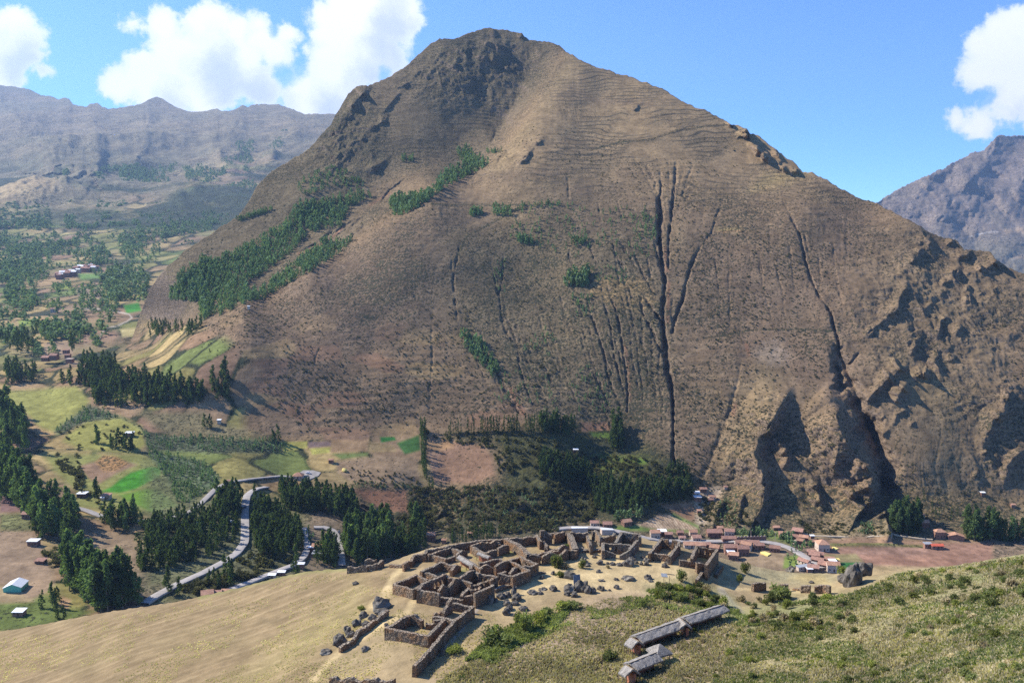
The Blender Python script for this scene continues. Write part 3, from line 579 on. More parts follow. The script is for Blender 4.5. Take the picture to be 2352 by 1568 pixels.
rill = fbm(CX / 11. + fbm(CX, PY, 90, 2, 160) * 1.2, PY / 190., 1.0, 3, 161, .55, True)
YA += edge * face * np.clip(-rill, -.4, 1) * .9 * np.clip(fbm(XA, YA + ZA, 260, 3, 163) * 2.2 + .45, 0, 1)
slope = np.clip(shA * 1.2, .15, 1)
ZA += edge * (fbm(XA, YA, 34, 3, 50) * 1.6 * slope + fbm(XA, YA, 7, 3, 60) * .9 * slope + fbm(XA, YA + ZA, 46, 5, 70, .6, True) * 7 * craggy)
YA -= edge * fbm(XA * 1.2, ZA * .8 + YA * .3, 26, 4, 75, .6, True) * 7 * craggy
# the far side of the ridge, falling away behind the skyline
k = np.arange(14, 0, -1)[:, None]
XB_ = XA[0] * (1 + k * .03); YB_ = YA[0] + k * 42.; ZB_ = ZA[0] - k * 30. + fbm(XB_, YB_, 60, 3, 81) * 6
bc = np.repeat(colA[:1], 14, 0)
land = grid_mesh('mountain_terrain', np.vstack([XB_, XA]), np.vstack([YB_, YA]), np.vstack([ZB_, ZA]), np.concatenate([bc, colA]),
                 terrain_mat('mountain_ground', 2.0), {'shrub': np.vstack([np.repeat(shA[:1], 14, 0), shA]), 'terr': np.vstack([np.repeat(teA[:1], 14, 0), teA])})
del CX, PY, DA, XA, YA, ZA

# ------------------------------------------------------------------ the far range on the left, with its terraced valley
SIL_B = [(-260, 190), (0, 196), (30, 199), (65, 204), (95, 219), (120, 222), (135, 228), (150, 224), (158, 226), (168, 240), (200, 246), (206, 240), (224, 236), (236, 246), (248, 250), (290, 246), (320, 240), (345, 228), (360, 221), (372, 226), (400, 244), (430, 256), (470, 256), (490, 251),
         (498, 249), (512, 256), (540, 252), (558, 241), (570, 246), (580, 240), (600, 240), (640, 240), (670, 250), (700, 262), (730, 262), (760, 261), (900, 280), (1000, 300)]
cols = np.arange(-280, 1000, 2.2); tv = np.linspace(0, 1, 430)
CX, TV = np.meshgrid(cols, tv); sil = interp(cols, SIL_B) + vnoise(cols / 5., cols * 0, 13) * 1.2
bot = np.where(cols < 240, 900, np.where(cols < 1000, 900, 900))
PY = sil[None] + (bot[None] - sil[None]) * TV
DB = depthB(CX, PY); a_, b_ = ab(CX, PY); XB, YB, ZB = a_ * DB, DB.copy(), b_ * DB
ZB -= np.clip((PY - 838) / 12, 0, 1) * 14
col = np.empty(CX.shape + (3,)); col[:] = (.20, .165, .10)
sh = np.full(CX.shape, .4)
n1 = fbm(XB, YB, 700, 4, 91); n2 = fbm(XB, YB, 160, 4, 92)
mixc(col, np.clip(n1 + .3, 0, 1) * .6, (.155, .15, .095)); mixc(col, np.clip(n2 - .1, 0, 1) * .7, (.32, .25, .15))
gold = softpoly(CX, PY, [(-100, 470), (60, 405), (110, 395), (140, 420), (120, 450), (40, 470), (-60, 520)], 16); mixc(col, gold * .7, (.42, .31, .16))
fl = np.clip((PY - 455 + 40 * fbm(CX, PY, 80, 3, 5)) / 60, 0, 1)
patchwork(col, sh, fl, XB, YB / 3.2, 72, 31, (.03, .045, .025), hw=.20); mixc(col, fl * .35 * np.clip(fbm(XB, YB, 130, 2, 55) * 3, 0, 1), (.17, .21, .065))
fl2 = softpoly(CX, PY, [(430, 380), (640, 360), (620, 450), (540, 500), (420, 470)], 20); patchwork(col, sh, fl2 * .7, XB, YB, 120, 41)
woods = np.clip(fbm(XB, YB * 1.1, 420, 4, 96) * 3.2 + .15, 0, 1) * np.clip((PY - 340) / 60, 0, 1) * np.clip((760 - PY) / 80, 0, 1)
mixc(col, woods * .85, (.045, .07, .035)); sh = np.maximum(sh, woods)
for pts, c in ((L1([(905, 480), (1020, 460), (1040, 520), (930, 540)]), (.05, .2, .03)), (L1([(1070, 520), (1150, 500), (1150, 550), (1090, 560)]), (.06, .22, .03)), (L1([(400, 320), (520, 320), (520, 360), (410, 365)]), (.2, .25, .06)),
               (L1([(130, 590), (250, 580), (240, 630), (150, 630)]), (.2, .26, .06)), (L1([(1320, 520), (1480, 460), (1490, 560), (1330, 610)]), (.38, .28, .12)), (L1([(70, 500), (170, 500), (170, 540), (100, 540)]), (.3, .17, .12)),
               (L1([(560, 250), (780, 240), (780, 280), (600, 290)]), (.12, .2, .06)), (L1([(330, 760), (520, 740), (540, 840), (320, 850)]), (.28, .2, .13)), (L1([(880, 650), (1090, 640), (1080, 700), (900, 710)]), (.33, .28, .13)), (L1([(560, 360), (750, 350), (740, 430), (580, 440)]), (.27, .2, .14))):
    m = softpoly(CX, PY, pts, 3); mixc(col, m, c); sh *= 1 - m
m_ = line_mask(CX, PY, L1([(600, 505), (720, 505), (860, 525), (950, 545), (970, 570), (930, 600), (860, 630), (770, 650), (745, 690), (725, 740)]), 2.0); mixc(col, m_ * .9, (.42, .36, .29))
ZB += np.clip(TV * 6, 0, 1) * np.clip((DB - 2500) / 2500, 0, 1) * (fbm(XB, YB, 1500, 5, 197, .52, True) * 95 + fbm(XB, YB, 420, 4, 198, .6, True) * 26)
ZB += np.clip(TV * 30, 0, 1) * (fbm(XB, YB, 160, 4, 98, .55) * np.clip((DB - 1200) / 2000, 0, 1) * 14 + fbm(XB, YB, 40, 3, 99) * np.clip(sh, .1, 1) * np.clip((DB - 900) / 800, 0, 1) * 3)
k = np.arange(10, 0, -1)[:, None]
XB_ = XB[0] * (1 + k * .02); YB_ = YB[0] + k * 160.; ZB_ = ZB[0] - k * 110.
grid_mesh('far_range', np.vstack([XB_, XB]), np.vstack([YB_, YB]), np.vstack([ZB_, ZB]), np.concatenate([np.repeat(col[:1], 10, 0), col]), terrain_mat('range_ground', 11.0, (.05, .06, .04), False),
          {'shrub': np.vstack([np.repeat(sh[:1], 10, 0), sh])})

# ------------------------------------------------------------------ the far peak on the right
SIL_C = [(1900, 520), (2015, 464), (2060, 436), (2100, 415), (2140, 400), (2150, 392), (2165, 388), (2200, 368), (2235, 350), (2260, 345), (2275, 328), (2290, 314), (2300, 311), (2320, 314), (2352, 310), (2400, 330), (2500, 380), (2640, 470)]
cols = np.arange(1900, 2641, 2.2); tv = np.linspace(0, 1, 190)
CX, TV = np.meshgrid(cols, tv); sil = interp(cols, SIL_C) + vnoise(cols / 4., cols * 0, 23) * 2.2
PY = sil[None] + (860 - sil[None]) * TV
DC = depthC(CX, PY); a_, b_ = ab(CX, PY); XC, YC, ZC = a_ * DC, DC.copy(), b_ * DC
col = np.empty(CX.shape + (3,)); col[:] = (.20, .16, .125); n2 = fbm(XC, YC, 120, 4, 93); mixc(col, np.clip(n2, 0, 1) * .7, (.13, .12, .09))
mixc(col, np.clip((PY - 520) / 60, 0, 1) * .5, (.15, .145, .09))
for pts in (Q1([(2180, 220), (2352, 205), (2352, 235), (2220, 245)]), Q1([(2220, 420), (2352, 400), (2352, 430), (2260, 425)])): mixc(col, softpoly(CX, PY, pts, 4) * .7, (.45, .32, .2))
mixc(col, line_mask(CX, PY, Q1([(1940, 270), (2100, 235), (2160, 235)]), 1.3) * .7, (.5, .45, .4))
k = np.arange(10, 0, -1)[:, None]
XB_ = XC[0] * (1 + k * .01) + k * 20; YB_ = YC[0] + k * 110.; ZB_ = ZC[0] - k * 80.
grid_mesh('far_peak', np.vstack([XB_, XC]), np.vstack([YB_, YC]), np.vstack([ZB_, ZC]), np.concatenate([np.repeat(col[:1], 10, 0), col]), terrain_mat('peak_ground', 9.0, (.06, .06, .045), False),
          {'shrub': np.full((TV.shape[0] + 10, TV.shape[1]), .4)})

# ------------------------------------------------------------------ the near hill that carries the ruins
SIL_N = [(-300, 1520), (0, 1450), (120, 1429), (250, 1404), (340, 1391), (420, 1379), (500, 1360), (570, 1344), (640, 1325), (700, 1312), (800, 1304), (880, 1296), (930, 1277), (980, 1260), (1060, 1245), (1170, 1236), (1240, 1232), (1300, 1228), (1400, 1230), (1480, 1236), (1560, 1256),
         (1640, 1278), (1700, 1292), (1790, 1311), (1849, 1315), (1900, 1316), (1940, 1318), (2000, 1322), (2060, 1312), (2113, 1305), (2180, 1299), (2240, 1290), (2300, 1280), (2352, 1271), (2450, 1258), (2640, 1240)]
CN = [(x, y, -66) for x, y in ((950, 1380), (1000, 1480), (900, 1430), (1000, 1300), (1100, 1250), (1200, 1240), (1300, 1230), (1450, 1235), (1560, 1258), (1200, 1350), (1350, 1300), (1500, 1300), (1600, 1320), (1080, 1400), (1400, 1345))]
CN += [(1660, 1285, -68.5), (1640, 1340, -67.5), (1720, 1300, -70), (1800, 1315, -71.5), (1900, 1320, -71), (1830, 1345, -70), (1740, 1345, -69.5), (1960, 1335, -67), (2000, 1345, -64.5), (1700, 1390, -67.5), (1860, 1370, -67.5),
       (880, 1300, -68), (800, 1310, -69.5), (700, 1330, -72), (500, 1370, -77), (340, 1395, -80), (120, 1435, -85), (0, 1455, -88), (-250, 1520, -96), (0, 1568, -83), (300, 1500, -77), (500, 1500, -73.5), (700, 1500, -69.5), (800, 1420, -68.5), (600, 1568, -71), (-250, 1600, -92), (740, 1568, -68.5), (850, 1540, -67.3),
       (1000, 1568, -66), (1150, 1500, -65.4), (1250, 1420, -65.6), (1200, 1568, -64), (1350, 1450, -65), (1350, 1568, -62.5), (1500, 1400, -65.5), (1530, 1480, -64), (1500, 1560, -62), (1600, 1345, -66.8), (1650, 1420, -65.5), (1700, 1480, -62.5), (1750, 1560, -58.5), (1900, 1420, -64), (1900, 1500, -60), (2000, 1400, -61.5),
       (2050, 1500, -56), (2150, 1320, -62), (2200, 1400, -55), (2352, 1290, -57), (2352, 1400, -49), (2352, 1568, -39), (2100, 1568, -50), (2600, 1260, -52), (2600, 1420, -41), (2600, 1600, -32), (1300, 1700, -57), (2000, 1700, -47), (300, 1700, -75), (900, 1700, -63), (2600, 1720, -26), (-250, 1720, -88)]
_fN = tps(CN, 1e-4)
def depthN(px, py):
    return _fN(px, py) / ab(px, py)[1]
def ptN(px, py, dz=0.0):
    a, b = ab(px, py); z = float(_fN(px, py)); d = z / b
    return Vector((a * d, d, z + dz))
def ground_near(x, y, z0=-66.):
    z = z0
    for _ in range(14):
        px, py = proj(x, y, z); z = .5 * z + .5 * float(_fN(px, py))
    return z
cols = np.arange(-300, 2641, 2.3); tv = np.linspace(0, 1, 210)
CX, TV = np.meshgrid(cols, tv); sil = interp(cols, SIL_N) + vnoise(cols / 9., cols * 0, 33) * 1.3
PY = sil[None] + (1720 - sil[None]) * TV ** 1.0
ZN = _fN(CX, PY); a_, b_ = ab(CX, PY); DN = ZN / b_; XN, YN = a_ * DN, DN.copy()
R1, R2, R3, R4, R5 = Z(960, 1310, 300), Z(1200, 1300, 300), Z(1320, 1300, 300), Z(1560, 1300, 300), Z(800, 1450, 450)
N3, N5, N6 = Z(1250, 1280, 600), M5, Z(1460, 1450, 400)
col = np.empty(CX.shape + (3,)); col[:] = (.30, .225, .125)
sh = np.full(CX.shape, .12)
n1 = fbm(XN, YN, 14, 4, 101); n2 = fbm(XN, YN, 4, 3, 102)
mixc(col, np.clip(n1 + .1, 0, 1) * .5, (.30, .235, .125)); mixc(col, np.clip(n2, 0, 1) * .3, (.35, .27, .15))
# plough lines of the open field on the left
fieldm = softpoly(CX, PY, [(-300, 1500), (340, 1380), (700, 1300), (880, 1300), (930, 1330), (760, 1500), (700, 1720), (-300, 1720)], 25)
mixc(col, fieldm * .95, (.23, .165, .09))
ang = R(63); cc = XN * math.cos(ang) - YN * math.sin(ang)
w = cc + 1.2 * fbm(XN, YN, 18, 2, 7)
ln = np.clip(np.sin(w * 1.9) * 1.0 - .3, 0, 1) * (fbm(XN, YN, 12, 2, 9) > -.4) + .6 * np.clip(np.sin(w * 3.1) - .3, 0, 1)
mixc(col, fieldm * np.clip(ln, 0, 1) * .6, (.345, .26, .145)); mixc(col, fieldm * np.clip(-np.sin(w * 1.9 + 1) - .4, 0, 1) * .6, (.19, .145, .075)); mixc(col, fieldm * np.clip(fbm(XN * .5 - YN * .2, YN + XN, 9, 3, 12), 0, 1) * .5, (.215, .17, .085))
mixc(col, softpoly(CX, PY, [(600, 1568), (840, 1420), (830, 1330), (760, 1400), (520, 1568)], 30) * .3, (.36, .31, .12))
# bare pale ground on the ruin terrace, paths
pale = softpoly(CX, PY, [(1120, 1400), (1180, 1360), (1260, 1290), (1400, 1268), (1560, 1290), (1640, 1320), (1560, 1345), (1430, 1365), (1300, 1350), (1200, 1380), (1160, 1410)], 16)
mixc(col, pale * .8, (.50, .385, .205)); mixc(col, pale * np.clip(n2 + n1, 0, 1) * .45, (.35, .27, .15))
for pl, ww in ((R5([(1240, 0), (900, 150), (700, 330)]), 12), (R5([(1250, 200), (1150, 400), (700, 620), (300, 900), (0, 1200), (-100, 1300)]), 9), (R3([(0, 1330), (600, 1200), (900, 1180), (1300, 1120), (2000, 1060), (2300, 1050)]), 12), (N5([(0, 1260), (250, 1280), (900, 1310), (1250, 1340)]), 5),
               (N3([(2150, 730), (2200, 860), (2300, 950)]), 5), (N6([(1700, 1090), (1950, 1030), (2200, 990)]), 6), (R1([(0, 1350), (200, 1000), (380, 850)]), 8), (N3([(1900, 640), (2000, 640)]), 4)):
    mixc(col, line_mask(CX, PY, pl, ww) * .75, (.52, .40, .21))
for pl, ww in ((N3([(2140, 760), (2240, 860), (2300, 960), (2380, 1010)]), 5), (N5([(20, 1290), (100, 1400), (180, 1480), (260, 1560)]), 6), (R5([(2060, 380), (1800, 700), (1400, 1110)]), 4)):
    mixc(col, line_mask(CX, PY, pl, ww) * .8, (.36, .31, .27))
mixc(col, softpoly(CX, PY, Z(1860, 1100, 700)([(640, 1440), (800, 1400), (950, 1380), (900, 1450), (800, 1480)]), 6) * .8, (.36, .30, .25))
mixc(col, softpoly(CX, PY, N3([(1900, 1500), (2100, 1460), (2350, 1500), (2300, 1700), (1800, 1700)]), 8) * .5, (.38, .31, .25))
# greener grass inside some rooms
for pts in (R1([(1050, 560), (1250, 520), (1400, 560), (1250, 660)]), R1([(1700, 520), (2000, 620), (2100, 620), (1800, 680)]), R1([(1350, 900), (1700, 860), (1500, 1000)]), R2([(300, 440), (700, 520), (760, 640), (450, 720), (350, 600)]), R4([(1440, 700), (1640, 700), (1580, 800)])):
    mixc(col, softpoly(CX, PY, pts, 6) * .7, (.26, .27, .075))
# rough brown grass in front, green scrub on the right
rough = softpoly(CX, PY, [(1000, 1568), (1130, 1500), (1250, 1420), (1400, 1370), (1550, 1370), (1660, 1390), (1700, 1500), (1640, 1720), (900, 1720)], 22)
mixc(col, rough * .85, (.29, .215, .15)); sh = np.maximum(sh, rough * .45)
mixc(col, softpoly(CX, PY, [(1200, 1500), (1300, 1520), (1440, 1470), (1450, 1568), (1200, 1720), (1000, 1720)], 30) * .5, (.36, .28, .15))
scrub = softpoly(CX, PY, [(1480, 1345), (1600, 1335), (1680, 1380), (1700, 1410), (1800, 1370), (1960, 1360), (2010, 1330), (2100, 1300), (2700, 1200), (2700, 1740), (1620, 1740), (1600, 1580), (1720, 1480), (1640, 1400), (1500, 1385)], 18)
sc_n = fbm(XN, YN, 16, 4, 120)
sh = np.maximum(sh, scrub * .8)
mixc(col, scrub * .85, (.30, .27, .14)); mixc(col, scrub * np.clip(sc_n * 2.2, 0, 1) * .85, (.19, .215, .085)); mixc(col, scrub * np.clip(-sc_n * 2, 0, 1) * .6, (.34, .27, .15))
mixc(col, softpoly(CX, PY, [(1700, 1395), (1790, 1380), (1850, 1420), (1830, 1500), (1700, 1480)], 22) * .4, (.3, .25, .12))
back = softpoly(CX, PY, N5([(0, 1000), (700, 1060), (1200, 1080), (1400, 1150), (1250, 1250), (400, 1200), (0, 1230)]), 10)
mixc(col, back * .7, (.30, .275, .16)); sh = np.maximum(sh, back * .3); mixc(col, softpoly(CX, PY, N5([(820, 1150), (1000, 1090), (1200, 1110), (1330, 1250), (1100, 1220)]), 8) * .7, (.42, .32, .14))
# ravine edge behind the field is overgrown
mixc(col, line_mask(CX, PY, [(460, 1368), (560, 1342), (640, 1322), (700, 1310), (790, 1304)], 9) * .7, (.20, .20, .07))
ZN = ZN + fbm(XN, YN, 9, 3, 130) * (.12 * (1 - .8 * fieldm) + .5 * np.clip(sh, 0, 1)) * np.clip(TV * 14, 0, 1) + fbm(XN, YN, 1.6, 3, 131) * (.03 + .22 * np.clip(sh, 0, 1))
k = np.arange(22, 0, -1)[:, None]
XB_ = XN[0] * (1 + k * .012); YB_ = YN[0] + k * 2.4 + .18 * k ** 2; ZB_ = ZN[0] - k * 1.6 - .2 * k ** 2 + fbm(XB_, YB_, 9, 3, 133) * 1.0 * np.clip(k / 4, 0, 1)
ex = {'shrub': np.vstack([np.repeat(sh[:1], 22, 0) + .3, sh])}
def near_mat():
    m, t = new_mat('dry_grass_ground'); g = t.node('ShaderNodeNewGeometry'); pos = g.outputs['Position']
    col = attr(t, 'Col'); s0 = attr(t, 'shrub', 'Fac')
    n1 = t.noise(pos, 1.1, 6, .68); n2 = t.noise(pos, .22, 5, .6); n3 = t.noise(pos, 4.5, 3, .6)
    col = t.mix(1.0, col, t.ramp(n2, .25, .75, .75, 1.25), 'MULTIPLY')
    col = t.mix(t.m('MULTIPLY', t.ramp(n1, .45, .62), t.m('MULTIPLY_ADD', s0, .4, .18)), col, (.17, .13, .07))
    col = t.mix(t.m('MULTIPLY', t.ramp(n3, .55, .72), t.m('MULTIPLY_ADD', s0, .35, .12)), col, (.50, .40, .24))
    thr = t.m('MULTIPLY_ADD', s0, -.25, .74)
    s = t.m('MULTIPLY', t.ramp(n1, thr, t.m('ADD', thr, .08)), t.ramp(s0, .2, .5))
    col = t.mix(t.m('MULTIPLY', s, .7), col, (.09, .11, .035))
    h = t.m('ADD', t.m('MULTIPLY', n1, .35), t.m('MULTIPLY', n3, .1))
    finish(t, col, .95, t.m('MULTIPLY', h, t.m('MULTIPLY_ADD', s0, 1.2, .35)), .9, 1.0, .05)
    return m
near = grid_mesh('near_hill', np.vstack([XB_, XN]), np.vstack([YB_, YN]), np.vstack([ZB_, ZN]), np.concatenate([np.repeat(col[:1], 22, 0), col]), near_mat(), ex)
del CX, PY, XB, YB, ZB, XC, YC, ZC
# ------------------------------------------------------------------ object helpers
COL = sc.collection
class MB:
    def __init__(s): s.v = []; s.f = []
    def quad(s, *p): n = len(s.v); s.v += [tuple(q) for q in p]; s.f.append(tuple(range(n, n + len(p))))
    def box(s, c, d, rz=0.0, top=1.0, bot=True):
        cx, cy, cz = c; w, l, h = d[0] / 2, d[1] / 2, d[2]; n = len(s.v); cr, sr = math.cos(rz), math.sin(rz)
        for z, k in ((cz, 1), (cz + h, top)):
            for x, y in ((-w, -l), (w, -l), (w, l), (-w, l)): x *= k; y *= k; s.v.append((cx + x * cr - y * sr, cy + x * sr + y * cr, z))
        s.f += [(n, n + 1, n + 5, n + 4), (n + 1, n + 2, n + 6, n + 5), (n + 2, n + 3, n + 7, n + 6), (n + 3, n, n + 4, n + 7), (n + 4, n + 5, n + 6, n + 7)]
        if bot: s.f.append((n + 3, n + 2, n + 1, n))
    def tube(s, a, b, r0, r1=None, k=6):
        a = Vector(a); b = Vector(b); r1 = r0 if r1 is None else r1; d = (b - a).normalized(); u = d.orthogonal().normalized(); w = d.cross(u); n = len(s.v)
        for p, r in ((a, r0), (b, r1)):
            for i in range(k):
                t = 2 * math.pi * i / k; s.v.append(tuple(p + (u * math.cos(t) + w * math.sin(t)) * r))
        for i in range(k): j = (i + 1) % k; s.f.append((n + i, n + j, n + k + j, n + k + i))
        s.f.append(tuple(n + k + i for i in range(k)))
    def mesh(s, name, mat, smooth=False):
        me = bpy.data.meshes.new(name); me.from_pydata(s.v, [], s.f); me.materials.append(mat)
        if smooth: me.polygons.foreach_set('use_smooth', [True] * len(me.polygons))
        me.update(); return me
    def build(s, name, mat, parent=None, smooth=False, loc=None):
        o = bpy.data.objects.new(name, s.mesh(name, mat, smooth)); COL.objects.link(o)
        if parent: o.parent = parent
        if loc is not None: o.location = loc
        return o
def tag(o, label, cat, group=None, kind=None):
    o['label'] = label; o['category'] = cat
    if group: o['group'] = group
    if kind: o['kind'] = kind
    return o
def empty(name, loc, rz=0.0, label=None, cat=None, group=None):
    o = bpy.data.objects.new(name, None); COL.objects.link(o); o.location = loc; o.rotation_euler = (0, 0, rz); o.empty_display_size = .5
    if label: tag(o, label, cat, group)
    return o
def flat_mat(name, c, rough=.85, var=.25, scale=3., bump=.3, bd=.05, alt=None, spec=.2):
    m, t = new_mat(name); tcn = t.node('ShaderNodeTexCoord'); p = tcn.outputs['Object']
    n = t.noise(p, scale, 5, .62); n2 = t.noise(p, scale * .15, 3)
    oi = t.node('ShaderNodeObjectInfo')
    col = t.mix(t.ramp(n, .35, .65), tuple(x * (1 - var) for x in c), tuple(min(1, x * (1 + var)) for x in c))
    if alt: col = t.mix(t.ramp(n2, .45, .62), col, alt)
    col = t.mix(1.0, col, t.ramp(oi.outputs['Random'], 0, 1, .82, 1.15, False), 'MULTIPLY')
    finish(t, col, rough, n, bump, bd, spec); return m
def stone_mat(name, c, cell=2.2):
    m, t = new_mat(name); g = t.node('ShaderNodeNewGeometry'); p = t.v('MULTIPLY', g.outputs['Position'], (1, 1, 1.5))
    d = t.voro(p, cell, 'DISTANCE_TO_EDGE'); vc = t.voro(p, cell, 'F1', 'Color'); n = t.noise(g.outputs['Position'], 6, 4, .65); n2 = t.noise(g.outputs['Position'], .5, 3)
    sx = t.node('ShaderNodeSeparateXYZ'); t.put(sx.inputs[0], vc)
    col = t.mix(sx.outputs[0], tuple(x * .68 for x in c), tuple(x * 1.3 for x in c))
    col = t.mix(t.ramp(n2, .4, .65), col, tuple(x * y for x, y in zip(c, (1.25, .95, .72))))
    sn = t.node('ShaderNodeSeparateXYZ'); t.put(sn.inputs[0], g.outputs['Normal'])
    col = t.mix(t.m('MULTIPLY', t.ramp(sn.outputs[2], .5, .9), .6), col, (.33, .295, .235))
    col = t.mix(t.ramp(d, .09, .02), col, tuple(x * .3 for x in c))
    col = t.mix(1.0, col, t.ramp(n, .3, .7, .8, 1.2), 'MULTIPLY')
    h = t.m('ADD', t.m('MULTIPLY', t.ramp(d, 0, .16), .09), t.m('MULTIPLY', n, .05))
    finish(t, col, .95, h, 1.0, 1.0, .05); return m
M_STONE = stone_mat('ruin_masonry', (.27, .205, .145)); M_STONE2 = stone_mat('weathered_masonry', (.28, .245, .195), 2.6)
M_ROCK = flat_mat('boulder_rock', (.135, .12, .10), .9, .4, 1.6, .9, .25, (.22, .20, .165), .1)
M_THATCH = None
def thatch():
    m, t = new_mat('grey_thatch'); tcn = t.node('ShaderNodeTexCoord'); p = tcn.outputs['Object']
    n = t.noise(t.v('MULTIPLY', p, (9, 1.2, 1.2)), 2.4, 4, .7); n2 = t.noise(p, 1.1, 4)
    col = t.mix(t.ramp(n, .35, .65), (.20, .18, .16), (.45, .415, .365)); col = t.mix(1.0, col, t.ramp(n2, .3, .7, .75, 1.15), 'MULTIPLY')
    finish(t, col, .95, t.m('ADD', n, t.m('MULTIPLY', n2, .6)), .9, .15, .05); return m
M_THATCH = thatch()
M_ADOBE = flat_mat('red_adobe', (.36, .15, .09), .9, .25, 4, .4, .03); M_POST = flat_mat('weathered_wood', (.20, .15, .10), .85)

# ------------------------------------------------------------------ ruined walls
def on_ground(pt, h):
    """picture point of the top of something h metres tall -> its foot on the near hill"""
    a, b = ab(pt[0], pt[1]); z = -66.0
    for _ in range(12):
        Yd = (z + h) / b; q = proj(a * Yd, Yd, z); z = .5 * z + .5 * float(_fN(q[0], q[1]))
    Yd = (z + h) / b
    return Vector((a * Yd, Yd, z))
WRND = random.Random(5)
def wall_mesh(A, B, h0, h1, org, thick=.6, gable=0.0, rag=.14, openings=(), low=.9):
    """courses of cells between A and B; a cell left out is a niche, a window or a fallen stone"""
    mb = MB(); L = (B - A).length; n = max(3, int(L / .42)); d = (B - A).normalized() if L > 0 else Vector((1, 0, 0)); nrm = Vector((-d.y, d.x, 0)).normalized()
    rows = 6; s0 = WRND.random() * 99
    hs = []
    for i in range(n + 1):
        s = i / n; h = h0 * (1 - s) + h1 * s + gable * max(0, 1 - abs(2 * s - 1))
        h += rag * (math.sin(s * L * 1.7 + s0) * .6 + WRND.uniform(-1, 1) * .7); hs.append(max(.25, h))
    J = {}
    def vert(i, j, side):
        k = (i, j, side)
        if k not in J:
            base = A.lerp(B, i / n); z = base.z - low + (hs[i] + low) * j / rows
            batter = .10 * (1 - j / rows)
            p = Vector((base.x, base.y, 0)) + nrm * side * (thick / 2 + batter + WRND.uniform(-.045, .045)) + d * WRND.uniform(-.05, .05) * (0 < i < n)
            J[k] = len(mb.v); mb.v.append((p.x - org.x, p.y - org.y, z - org.z))
        return J[k]
    solid = [[True] * rows for _ in range(n)]
    for s, w, lo, hi in openings:
        for i in range(n):
            if abs((i + .5) / n - s) * L < w / 2:
                for j in range(rows):
                    if lo <= j <= hi: solid[i][j] = False
    S = lambda i, j: 0 <= i < n and 0 <= j < rows and solid[i][j]
    for i in range(n):
        for j in range(rows):
            if not S(i, j): continue
            v = lambda a, b, s: vert(i + a, j + b, s)
            mb.f.append((v(0, 0, -1), v(1, 0, -1), v(1, 1, -1), v(0, 1, -1))); mb.f.append((v(1, 0, 1), v(0, 0, 1), v(0, 1, 1), v(1, 1, 1)))
            if not S(i, j + 1): mb.f.append((v(0, 1, -1), v(1, 1, -1), v(1, 1, 1), v(0, 1, 1)))
            if not S(i - 1, j): mb.f.append((v(0, 0, 1), v(0, 0, -1), v(0, 1, -1), v(0, 1, 1)))
            if not S(i + 1, j): mb.f.append((v(1, 0, -1), v(1, 0, 1), v(1, 1, 1), v(1, 1, -1)))
            if j and not S(i, j - 1): mb.f.append((v(0, 0, -1), v(0, 0, 1), v(1, 0, 1), v(1, 0, -1)))
    return mb
def ruin(label, walls, cat='stone ruin', name='roofless_stone_house', group='roofless stone houses of the ruins', mat=None):
    """walls: (converter, points of the wall top (x, y[, height]), height, options)"""
    segs = []
    for conv, pts, h, *op in walls:
        h *= .86
        op = op[0] if op else {}; P = conv(pts); G = [on_ground(p, p[2] * .86 if len(p) > 2 else h) for p in P]; H = [p[2] * .86 if len(p) > 2 else h for p in P]
        for i in range(len(G) - 1): segs.append((G[i], G[i + 1], H[i], H[i + 1], op))
    c = sum((s[0] for s in segs), Vector()) / len(segs); c.z = min(s[0].z for s in segs)
    single = len(segs) == 1
    root = None if single else empty(name, c, 0, label, cat, group)
    for k, (a, b, h0, h1, op) in enumerate(segs):
        d = (b - a).normalized(); e = .22 + .012 * (k % 5)
        mb = wall_mesh(a - d * e, b + d * e, h0 + .02 * (k % 3), h1 + .02 * (k % 3), c, thick=op.get('t', .6) + .01 * (k % 4), gable=op.get('g', 0), rag=op.get('r', .12), openings=op.get('o', ()))
        o = mb.build('stone_wall' if single else 'wall', mat or M_STONE, root)
        if single: o.location = c; tag(o, label, cat if cat != 'stone ruin' else 'stone wall', group)
WN = [(.3, .45, 3, 4), (.5, .45, 3, 4), (.7, .45, 3, 4)]; W2 = [(.35, .45, 3, 4), (.7, .45, 3, 4)]
DOOR = [(.5, .9, 1, 5)]
ruin('rectangular roofless house in front of the main ruins, nearest of all', [(R5, [(870, 622), (1413, 722)], 2.3, {'r': .05}), (R5, [(1413, 722), (1620, 512)], 2.3, {'r': .06}), (R5, [(870, 622), (1150, 455)], 2.3), (R5, [(1160, 455), (1330, 500)], 1.9, {'r': .4}), (R5, [(1400, 560), (1500, 560)], 1.1, {'r': .2}), (R5, [(1500, 520), (1600, 500)], 1.6)])
ruin('long straight stone wall casting a dark shadow beside the nearest house', [(R5, [(1238, 1110), (1420, 920)], 2.1), (R5, [(1420, 920), (1640, 655)], 2.4), (R5, [(1640, 655), (1790, 500)], 2.3), (R5, [(1790, 500), (1990, 345)], 2.5)], 'wall', 'stone_wall', 'free-standing walls')
ruin('small ragged walls of a yard behind the nearest house', [(R5, [(1490, 462), (1650, 495), (1745, 525)], 1.5), (R5, [(1740, 300), (1990, 342)], 1.6), (R5, [(1615, 400, 1.4), (1700, 262, 2.8)], 2.4, {'r': .3}), (R5, [(1500, 430), (1590, 420)], .8, {'r': .3})])
ruin('low crumbling wall at the bottom edge of the photo', [(R5, [(150, 1268), (380, 1290), (640, 1300), (960, 1312)], 1.1, {'r': .3})], 'wall', 'stone_wall', 'free-standing walls')
